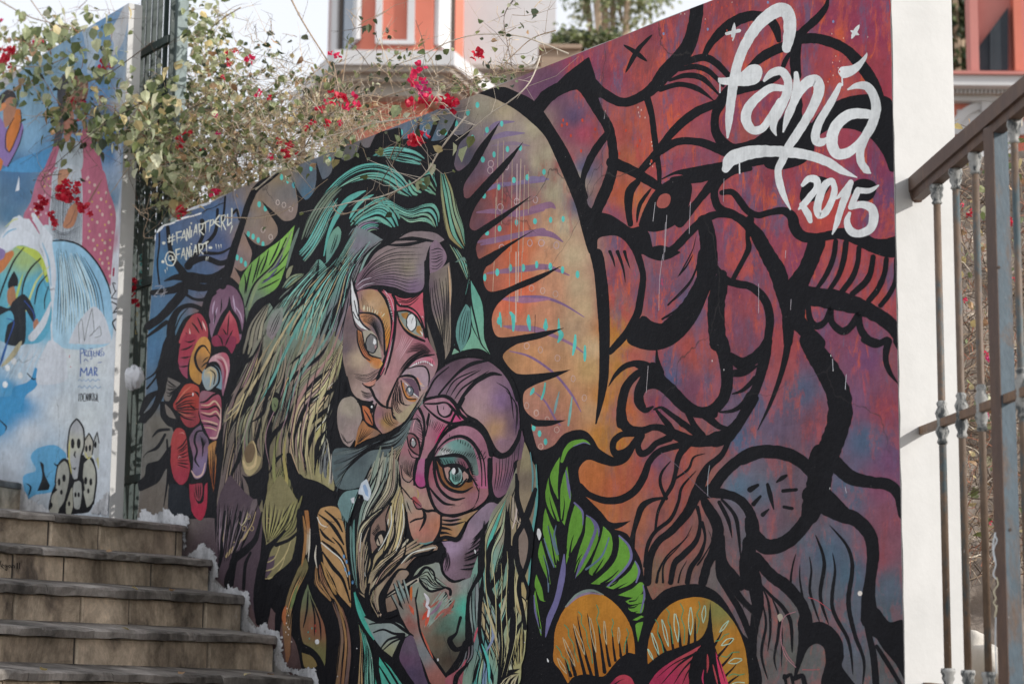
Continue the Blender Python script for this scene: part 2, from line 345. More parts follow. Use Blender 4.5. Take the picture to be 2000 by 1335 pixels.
class Painter:
    def __init__(s, to3d, k=1 / ALB, dl=0.000014, lvl0=2):
        s.to3d = to3d; s.k = k; s.dl = dl; s.lvl0 = lvl0; s.boxes = []; s.parts = {}; s.cur = 'painted_outline'; s.rn = random.Random(3); s.wave = True
    def level(s, P):
        x0, y0 = P[:, 0].min(), P[:, 1].min(); x1, y1 = P[:, 0].max(), P[:, 1].max(); L = s.lvl0
        for (a, b, c, d, l) in s.boxes:
            if l >= L and a < x1 and c > x0 and b < y1 and d > y0: L = l + 1
        s.boxes.append((x0, y0, x1, y1, L)); return L
    def emit(s, P, faces, cols, L, dw=0.0):
        part = s.parts.setdefault(s.cur, ([], [], []))
        b = len(part[0]); n = len(P)
        for i, p in enumerate(P): part[0].append(s.to3d(p[0], p[1], (L + dw * i / max(1, n)) * s.dl))
        part[1].extend(tuple(i + b for i in f) for f in faces)
        part[2].extend(cols)
    def jit(s, c, a=0.05):
        f = 1 + s.rn.uniform(-a, a); return tuple(x * f for x in c)
    def ribbon_geo(s, P, W, cap=True, rough=0.05):
        P = np.asarray(P, float); W = np.asarray(W, float)
        if len(P) < 2: return None
        if cap:
            for end in (0, -1):
                wv = W[end]
                if wv > 2.5:
                    q = P[1] - P[0] if end == 0 else P[-2] - P[-1]
                    l = np.hypot(*q) or 1; q = -q / l
                    ks = (0.97, 0.8, 0.5) if end == 0 else (0.5, 0.8, 0.97)
                    ex = np.array([P[end] + q * wv * 0.5 * k for k in ks]); ew = np.array([wv * math.sqrt(1 - k * k) for k in ks])
                    P = np.vstack([ex, P]) if end == 0 else np.vstack([P, ex]); W = np.concatenate([ew, W]) if end == 0 else np.concatenate([W, ew])
        T = np.gradient(P, axis=0); l = np.hypot(T[:, 0], T[:, 1]); l[l == 0] = 1
        N = np.stack([-T[:, 1] / l, T[:, 0] / l], 1)
        j = s.rn.random() * 100
        wl = np.array([1 + rough * mnoise.noise(V((i * 0.35, j, 0))) * 2 for i in range(len(P))]); wr = np.array([1 + rough * mnoise.noise(V((i * 0.35, j, 9))) * 2 for i in range(len(P))])
        A = P + N * (W * wl * 0.5)[:, None]; B = P - N * (W * wr * 0.5)[:, None]
        pts = np.empty((2 * len(P), 2)); pts[0::2] = A; pts[1::2] = B
        return pts, [(2 * i, 2 * i + 1, 2 * i + 3, 2 * i + 2) for i in range(len(P) - 1)]
    def stroke(s, pts3, col, L=None, rough=0.05):
        step = 3.2
        Q = catmull(pts3, False, step); W = np.maximum(Q[:, 2], 0.25)
        g = s.ribbon_geo(Q[:, :2], W, rough=rough)
        if g is None: return
        if L is None: L = s.level(g[0])
        c = s.jit(col, 0.04); s.emit(g[0], g[1], [c] * len(g[0]), L, 0.5)
    def poly(s, pts, colf, grad):
        B = catmull(pts, True, 4.0)[:, :2]; L = s.level(B)
        B += np.array([[s.rn.uniform(-.25, .25), s.rn.uniform(-.25, .25)] for _ in B])
        bl = [V((p[0], p[1])) for p in B]; n = len(bl)
        inner = []
        if grad:
            x0, y0 = B.min(0); x1, y1 = B.max(0); st = max(5.0, min(14.0, (x1 - x0 + y1 - y0) / 22))
            for yy in np.arange(y0 + st / 2, y1, st):
                for xx in np.arange(x0 + st / 2, x1, st): inner.append(V((xx + s.rn.uniform(-1, 1), yy + s.rn.uniform(-1, 1))))
        r = geo.delaunay_2d_cdt(bl + inner, [(i, (i + 1) % n) for i in range(n)], [list(range(n))], 1, 1e-4)
        pv = np.array([[v.x, v.y] for v in r[0]])
        if not len(pv): return
        s.emit(pv, [tuple(f) for f in r[2]], [colf(x, y) for x, y in pv], L)
    def run(s, text):
        ox = oy = 0.0; sc = 1.0
        for ln in text.strip().split('\n'):
            ln = ln.strip()
            if not ln: continue
            if ln[0] == '#': s.cur = ln[1:]; continue
            if ln[0] == '@': ox, oy, sc = map(float, ln[1:].split()); continue
            hd, _, body = ln.partition(';')
            if ln[:3] == 'P @': spec = hd[3:]; op = ['P', '@']
            else: op = hd.split()
            def pts(t):
                out = []
                for q in t.split():
                    v = [float(x) for x in q.split(',')]
                    out.append([ox + v[0] / sc, oy + v[1] / sc] + [x / sc for x in v[2:]])
                return out
            o = op[0]; k = s.k
            if o == 'P':
                P = pts(body)
                if op[1] == '@':
                    cp = []
                    for q in spec.split(','):
                        pass
                    toks = spec.replace(',', ' ').split()
                    for i in range(0, len(toks), 3): cp.append((ox + float(toks[i]) / sc, oy + float(toks[i + 1]) / sc, hexcol(toks[i + 2], k)))
                    def cf(x, y, cp=cp):
                        W = 0; c = [0, 0, 0]
                        for a, b, cc in cp:
                            ww = 1.0 / (((x - a) ** 2 + (y - b) ** 2) ** 1.25 + 1.0); W += ww
                            for q in range(3): c[q] += cc[q] * ww
                        return s.jit(tuple(q / W for q in c), 0.035)
                    s.poly(P, cf, True)
                elif '>' in op[1]:
                    a, b = op[1].split('>'); ang = 0.0
                    if ':' in b: b, ang = b.split(':'); ang = math.radians(float(ang))
                    ca, cb = hexcol(a, k), hexcol(b, k); dx, dy = math.cos(ang), math.sin(ang)
                    pr = [p[0] * dx + p[1] * dy for p in P]; lo, hi = min(pr), max(pr)
                    def cf(x, y):
                        t = max(0, min(1, (x * dx + y * dy - lo) / (hi - lo + 1e-6))); return s.jit(tuple(u * (1 - t) + v * t for u, v in zip(ca, cb)), 0.035)
                    s.poly(P, cf, True)
                else:
                    c = hexcol(op[1], k); c = s.jit(c, 0.03); s.poly(P, lambda x, y: c, False)
            elif o == 'V': s.stroke(pts(body), hexcol(op[1], k))
            elif o == 'W':                       # brush stroke that comes to a point at both ends
                P = pts(body); n = len(P); Q = []
                for i, q in enumerate(P):
                    Q.append([q[0], q[1], q[2] * (.06 if i in (0, n - 1) else 1)])
                s.stroke(Q, hexcol(op[1], k), rough=.08)
            elif o in 'LTEB':
                P = pts(body); wv = float(op[2]) / sc; n = len(P); Q = []
                base = catmull([p[:2] + [0] for p in P], False, 6.0); m = len(base)
                for i, p in enumerate(base):
                    t = i / max(1, m - 1)
                    f = {'L': 1.0, 'T': max(0.04, math.sin(math.pi * t)) ** 0.6, 'E': (1 - t) ** 0.7 + 0.03, 'B': t ** 0.7 + 0.03}[o]
                    Q.append([p[0], p[1], wv * f])
                s.stroke(Q, hexcol(op[1], k), rough=0.09)
            elif o in 'DO':
                rx, ry = float(op[2]) / sc, float(op[3]) / sc
                for p in pts(body):
                    n = 18; a0 = s.rn.random() * 6; fx = 1 + s.rn.uniform(-.12, .12)
                    E = np.array([[p[0] + rx * fx * math.cos(2 * math.pi * i / n) * (1 + .06 * math.sin(3 * i + a0)), p[1] + ry * math.sin(2 * math.pi * i / n) * (1 + .06 * math.cos(2 * i + a0))] for i in range(n)])
                    c = s.jit(hexcol(op[1], k), 0.06)
                    if o == 'D': s.emit(E, [tuple(range(n))[::-1]], [c] * n, s.level(E))
                    else:
                        wv = float(op[4]) / sc; E2 = np.vstack([E, E[:1]])
                        g = s.ribbon_geo(E2, np.full(len(E2), wv), cap=False); s.emit(g[0], g[1], [c] * len(g[0]), s.level(g[0]), 0.3)
            elif o == 'H':
                n = int(op[2]); wv = float(op[3]) / sc; a, b = body.split('|'); m = 34
                A = resample(pts(a), m); B = resample(pts(b), m); L = s.level(np.vstack([A, B]) + 0.0); c = hexcol(op[1], k)
                TA = np.gradient(A * .5 + B * .5, axis=0); ln_ = np.hypot(TA[:, 0], TA[:, 1]); NA = np.stack([-TA[:, 1], TA[:, 0]], 1) / np.maximum(ln_, 1e-6)[:, None]; tot = ln_.sum()
                amp = 0 if tot < 150 or not s.wave else 2.4; tt_ = np.linspace(0, 1, m)
                for i in range(n):
                    u = (i + 0.5 + s.rn.uniform(-.2, .2)) / n
                    C = A * (1 - u) + B * u + NA * (amp * np.sin(2 * math.pi * (tt_ * tot / 170 + u * .8)))[:, None]
                    i0 = s.rn.randint(0, 3); i1 = m - s.rn.randint(0, 4); C = C[i0:i1]; t = np.linspace(0, 1, len(C))
                    W = wv * (np.maximum(np.sin(math.pi * (0.06 + 0.94 * t)), 0.05) ** 0.6) * s.rn.uniform(.7, 1.15)
                    g = s.ribbon_geo(C, W, rough=0.1); s.emit(g[0], g[1], [c] * len(g[0]), L, 0.4)
            elif o == 'F':
                cs = op[1].split(','); n = int(op[2]); a, b = body.split('|'); m = 40
                def ext(t):                      # strands that run on past the end of a traced stretch
                    P = pts(t)
                    for e, q in ((0, 1), (-1, -2)):
                        yl = (P[e][1] - oy) * sc
                        if yl >= 1335 or yl <= 0:
                            dx, dy = P[e][0] - P[q][0], P[e][1] - P[q][1]; l = math.hypot(dx, dy) or 1; g = s.rn.uniform(16, 30)
                            w_ = [P[e][0] + dx / l * g, P[e][1] + dy / l * g]
                            P = [w_] + P if e == 0 else P + [w_]
                    return P
                A = resample(ext(a), m); B = resample(ext(b), m); AB = np.vstack([A, B]); L = s.level(AB); L2 = s.level(AB); s.level(AB)
                gap = np.median(np.hypot(*(B - A).T)) / n
                for i in range(n + 1):           # dark lines between the strands
                    for rep in range(1 if gap < 9 else 2):
                        u = min(1, max(0, i / n + s.rn.uniform(-.16, .16) / n)) if rep == 0 else min(1, max(0, (i + s.rn.uniform(.3, .7)) / n))
                        j0 = s.rn.randint(0, 5 + 9 * rep); j1 = m - s.rn.randint(0, 6 + 9 * rep)
                        ii = np.arange(j0, j1); C = A[ii] * (1 - u) + B[ii] * u; tq = np.linspace(0, 1, len(ii)); ph = s.rn.random() * 6
                        W = np.maximum(np.sin(math.pi * tq), .04) ** .7 * min(7.0, max(1.3, gap * .26)) * (1 + .35 * np.sin(tq * 5 + ph)) * (.55 if rep else 1)
                        g = s.ribbon_geo(C, W, rough=.1); s.emit(g[0], g[1], [hexcol('k', k)] * len(g[0]), L2 + 1, 0.4)
                for i in range(n):
                    u = (i + 0.5) / n; half = 0.5 / n * s.rn.uniform(.86, .97)
                    c1 = hexcol(cs[i % len(cs)], k); c2 = hexcol(s.rn.choice(cs), k); c3 = hexcol(s.rn.choice(cs), k)
                    i0 = s.rn.randint(0, 2); i1 = m - s.rn.randint(0, 3); idx = np.arange(i0, i1); t = np.linspace(0, 1, len(idx))
                    wob = 0.18 / n * np.sin(t * s.rn.uniform(3, 7) + s.rn.random() * 6)
                    pr = np.maximum(np.sin(math.pi * (0.02 + 0.96 * t)), 0.0) ** 0.38
                    uc = u + wob; Cl = A[idx] * (1 - (uc - half * pr))[:, None] + B[idx] * (uc - half * pr)[:, None]
                    Cm = A[idx] * (1 - uc)[:, None] + B[idx] * uc[:, None]
                    Cr = A[idx] * (1 - (uc + half * pr))[:, None] + B[idx] * (uc + half * pr)[:, None]
                    pts_ = np.empty((3 * len(idx), 2)); pts_[0::3] = Cl; pts_[1::3] = Cm; pts_[2::3] = Cr; cols = []
                    for tt in t:
                        e = tuple(x * (1 - tt) + y * tt for x, y in zip(c1, c2)); e2 = tuple((x * .6 + y * .4) for x, y in zip(e, c3)); f = 0.8 + 0.35 * math.sin(math.pi * tt)
                        cols += [tuple(x * f * .92 for x in e), tuple(x * f for x in e2), tuple(x * f * .96 for x in e)]
                    fs = []
                    for q in range(len(idx) - 1): fs += [(3 * q, 3 * q + 1, 3 * q + 4, 3 * q + 3), (3 * q + 1, 3 * q + 2, 3 * q + 5, 3 * q + 4)]
                    s.emit(pts_, fs, cols, L)
                    wid = np.hypot(*(Cr - Cl).T).max()
                    for off in ((-.45, .3) if wid > 16 else ((.1,) if wid > 8 else ())):
                        j0 = s.rn.randint(2, 10); j1 = len(idx) - s.rn.randint(2, 12)
                        q = Cm + (Cr - Cm) * (off + s.rn.uniform(-.2, .2)); q = q[j0:j1]
                        if len(q) < 4: continue
                        tq = np.linspace(0, 1, len(q)); W = np.maximum(np.sin(math.pi * tq), .05) ** .6 * min(2.8, max(1.3, wid * .13))
                        g = s.ribbon_geo(q, W, rough=0.1)
                        cc = hexcol('k', k) if s.rn.random() < .75 else tuple(min(.8, x * 1.7 + .03) for x in c1)
                        s.emit(g[0], g[1], [cc] * len(g[0]), L2, 0.4)
    def build(s, parent, mat):
        for name, (v, f, c) in s.parts.items():
            mesh_obj(name, v, f, mat, parent, c)
BASE_TXT = '''310 440 4a6285; 420 420 4d6a90; 330 520 3f6a8c; 400 540 4a5f7e; 300 600 4d6d8a; 350 640 506c80; 300 680 4a6f90; 310 760 52687e; 310 830 6c675f; 290 900 6a6761; 300 980 6a625a; 290 640 46708f; 400 620 7a6058; 440 640 6f5a5c; 390 660 466a80; 340 570 4a6480; 430 480 48587c; 470 420 4a6890;
500 400 8c7a68; 560 380 75706e; 575 410 8a7870; 480 470 90786c; 470 540 8c7266; 530 430 8a7666; 600 380 4a6a80; 545 340 8a7a62; 610 340 5a6470; 660 300 6a6a6c; 480 430 8c7c6a;
985 215 a89a80; 940 215 97907f; 880 235 6d7278; 830 260 506e84; 1040 250 aa9f86; 960 260 8a7d80; 1000 300 8f7b86; 1050 320 a89c84; 960 330 7a6070; 1010 370 6f5a68; 1080 380 aca086; 960 370 96504a; 1040 400 8f7468; 940 380 7a4a4c; 1000 420 8e6c7a; 1100 440 b3a78c; 960 450 8a5058; 1020 450 b06a52; 1060 460 b59a80; 960 490 a0604c; 1010 500 c26648; 1060 510 b98c6e; 1120 500 b0a288; 950 550 94584a; 1020 560 c7684c; 1080 560 b78a70; 1130 560 ab9a80; 1000 600 c56a50; 1060 620 b8866c; 1120 640 a58e76; 990 640 b07a60; 1040 700 ba8c66; 1100 720 b18a68; 1150 720 b09468; 1000 700 a07a58; 1050 780 a87c6c; 1120 800 a87a62; 1150 800 b08e6c; 1050 850 9a6e66; 1080 830 9c6c66; 1120 350 b0a68a; 1145 600 b3a082; 1155 680 b5a080; 900 290 5a5664; 915 310 4f4c5a; 920 340 6a5464; 930 400 6a4a50; 940 440 6a4a54; 945 480 6f4a50; 1010 260 9a8c84; 1020 330 7a6470; 1000 350 6f5a66; 1030 390 7a6068; 1050 350 8f8072; 1020 420 9a6a5c; 980 300 7a6a74; 1060 420 a88870; 985 390 8a4a48; 1000 440 a8583f; 970 420 7a4650; 1040 470 b8704c; 1000 480 b8603f; 1075 300 aca188;
1130 130 8a3f5c; 1080 170 6e4a66; 1040 180 6a4660; 1120 230 5f4c68; 1110 260 844a5c; 1140 260 a0485a; 1100 310 9a4a55; 1140 330 5a5a78; 1130 400 55586f; 1200 150 8e4252; 1260 130 8f4a4c; 1300 60 8a4250; 1340 30 96484c; 1210 260 a8524c; 1240 250 b05a4a; 1280 280 b0564c; 1330 220 9a4a58; 1290 330 964650; 1330 280 a05050; 1230 310 ae6048; 1210 380 b0583f; 1230 390 b86a40; 1200 420 8f4c5c; 1330 320 8d4656; 1420 60 8c4250; 1400 100 a04c48; 1450 150 96464e; 1340 150 90464f; 1420 230 85425a; 1500 130 9a4850; 1560 60 8a3e50; 1640 60 8a3a52; 1720 50 8c3a54; 1700 130 98404c; 1620 120 9a444c; 1730 200 9c3c4c; 1640 170 a5483c; 1650 280 96404f; 1500 220 8a3f55; 1460 260 99504c; 1380 300 8a4a5a; 1700 330 863c58; 1560 350 94404c; 1500 370 90424f; 1460 400 8a4258; 1700 420 7e3f5a; 1740 380 6c4262; 1600 430 b04a42; 1640 420 b04440; 1420 420 8e4658; 1560 470 8a4254; 1500 500 8a4458; 1400 480 86485c; 1650 520 a84a48; 1700 540 a44446; 1740 560 84445a; 1720 580 a84c44; 1560 510 86425a; 1320 480 80485c; 1220 480 8a4858; 1200 540 8e4c58; 1250 570 984c4e; 1180 600 9a5c54; 1190 640 b07038; 1210 660 b47a34; 1300 560 755064; 1340 600 5a5674; 1380 560 7a4c60; 1290 600 785066; 1480 600 96484c; 1440 560 8a4656; 1420 640 7a4a60; 1480 680 7c4858; 1520 640 8a4656; 1560 680 7c4458; 1600 650 7a445c; 1680 640 7e4458; 1700 700 72486a; 1740 700 845058; 1350 680 a8504a; 1300 700 5c5672; 1310 740 55597a; 1350 760 7e4c60; 1370 700 a25048; 1240 700 a85a50; 1210 720 b07a3c; 1180 780 b87a38; 1180 850 b67c36; 1220 800 b8663c; 1260 760 8a5860; 1280 790 84485e; 1200 870 b87a34; 1160 930 b66a3c; 1200 950 b5603f; 1260 920 a65548; 1280 900 805468; 1340 880 a85c4a; 1320 950 a0564a; 1180 1000 b06a3f; 1240 1000 a8664a; 1290 1000 985848; 1400 760 5e5a74; 1440 730 7a4c5c; 1480 780 5b5a72; 1560 760 526076; 1540 720 74505f; 1520 820 66566a; 1440 860 50607a; 1600 820 7a4c58; 1680 780 74506a; 1730 800 8a4452; 1690 860 4e5e76; 1740 900 6e4a68; 1660 960 506074; 1720 950 7c4a60; 1540 940 6a5a66; 1490 960 5a6472; 1440 950 566a7c; 1560 1000 6a585f; 1510 1010 6a5560; 1400 880 8a5a58; 1380 940 8e5a50; 1300 1060 905c50; 1350 1060 8c5a50; 1280 1110 80644f; 1330 1110 7c5c52; 1400 1050 6f5a5a; 1430 1060 68595e; 1460 1060 5f6068; 1400 1130 68605f; 1460 1180 6a5e60; 1440 1010 66606a; 1560 1060 5f6470; 1620 1080 4e6172; 1660 1120 4d6272; 1600 1150 5e6068; 1530 1130 66606a; 1560 1200 62605f; 1500 1250 655f60; 1540 1280 5c5c58; 1660 1250 586069; 1640 1200 56626c; 1720 1080 82505c; 1740 1150 56626e; 1740 1010 7e4c5a; 1750 1200 4a5c66; 1710 1200 5a6068; 1600 1290 5f605f; 1720 1300 5a5c5e; 700 1300 2a2a2c; 450 1080 54474c'''
SURF_BASE = '''200 60 6d93b8; 240 100 6c96bd; 200 180 6a97c4; 110 180 7fa3bf; 60 200 86a8bf; 50 260 7fa6c2; 220 300 4a7fb0; 100 300 5f8fb5; 30 330 4a7196; 40 380 4c7090; 20 420 4f7592; 215 400 5a7e9a; 225 250 4f86b8; 60 460 ccd6e0; 20 470 c8d0da; 100 500 d4dbe3; 40 520 9fb86a; 30 560 62aec0; 60 590 5aaac8; 80 560 58a8c4; 90 640 6fb4cf; 60 700 c8d0d8; 40 730 b8c8d4; 20 760 4a98c4; 40 790 3f90c2; 10 810 3f8fc0; 70 760 c6cfd8; 130 700 d2d7df; 190 700 d4d9e1; 120 800 d0d5dd; 60 850 ccd2da; 170 820 d3d8e0; 80 900 9ac0d8; 30 900 bfc6ce; 10 930 a8acb2; 140 900 c8ccd2; 200 950 d0d4da; 228 500 cdd1d7; 230 600 cfd3d9; 222 700 d0d4da; 215 850 d0d4da; 248 100 cfcfce; 244 200 cdcdcc; 238 300 cdcfd3; 232 420 cfd3d9; 60 980 c4c8cc; 100 130 8aa8bc; -40 400 4c7090; -40 700 a0b8c8; 205 480 b5677e; 212 620 d0d4da'''
GATE_TXT = '''@ 260 334 4
L 4f9a98 6 ; 72,648 60,665 72,685 60,700
L 4f9a98 6 ; 66,715 58,730 66,745 74,730 66,715
L 4f9a98 6 ; 55,800 64,765 72,800
L 4f9a98 6 ; 58,850 58,890
L 4f9a98 6 ; 72,850 58,870 72,895
L a89a60 6 ; 40,1010 38,1060
L a89a60 6 ; 40,1010 52,1025 40,1040 54,1065
L a89a60 6 ; 36,1100 28,1120 36,1140 44,1120 36,1100
L a89a60 6 ; 28,1170 26,1200 40,1200
L a89a60 6 ; 26,1240 24,1270 38,1270
'''
POST_TXT = '''@ 1720 885 2.968
L b8bcc0 8 ; 660,470 675,500 655,560 668,640 652,700 675,730
L b8bcc0 8 ; 665,460 650,540 660,620
L b8b098 8 ; 672,720 680,760 655,800 670,840 655,860 672,900 660,950 675,880
L b8bcc0 8 ; 668,950 665,1100 672,1270
'''
STEP_TXT = '''@ 0 940 3.125
L k 5 ; -25,490 -8,540 6,480
L k 5 ; 10,515 22,510 14,500 8,515 22,528
L k 5 ; 38,505 28,512 36,522 44,508 42,540 30,535
L k 5 ; 62,508 50,515 58,524 66,510 68,524
L k 5 ; 74,524 76,508 86,510 88,526
L k 5 ; 106,495 106,532
L k 5 ; 120,493 120,530
'''
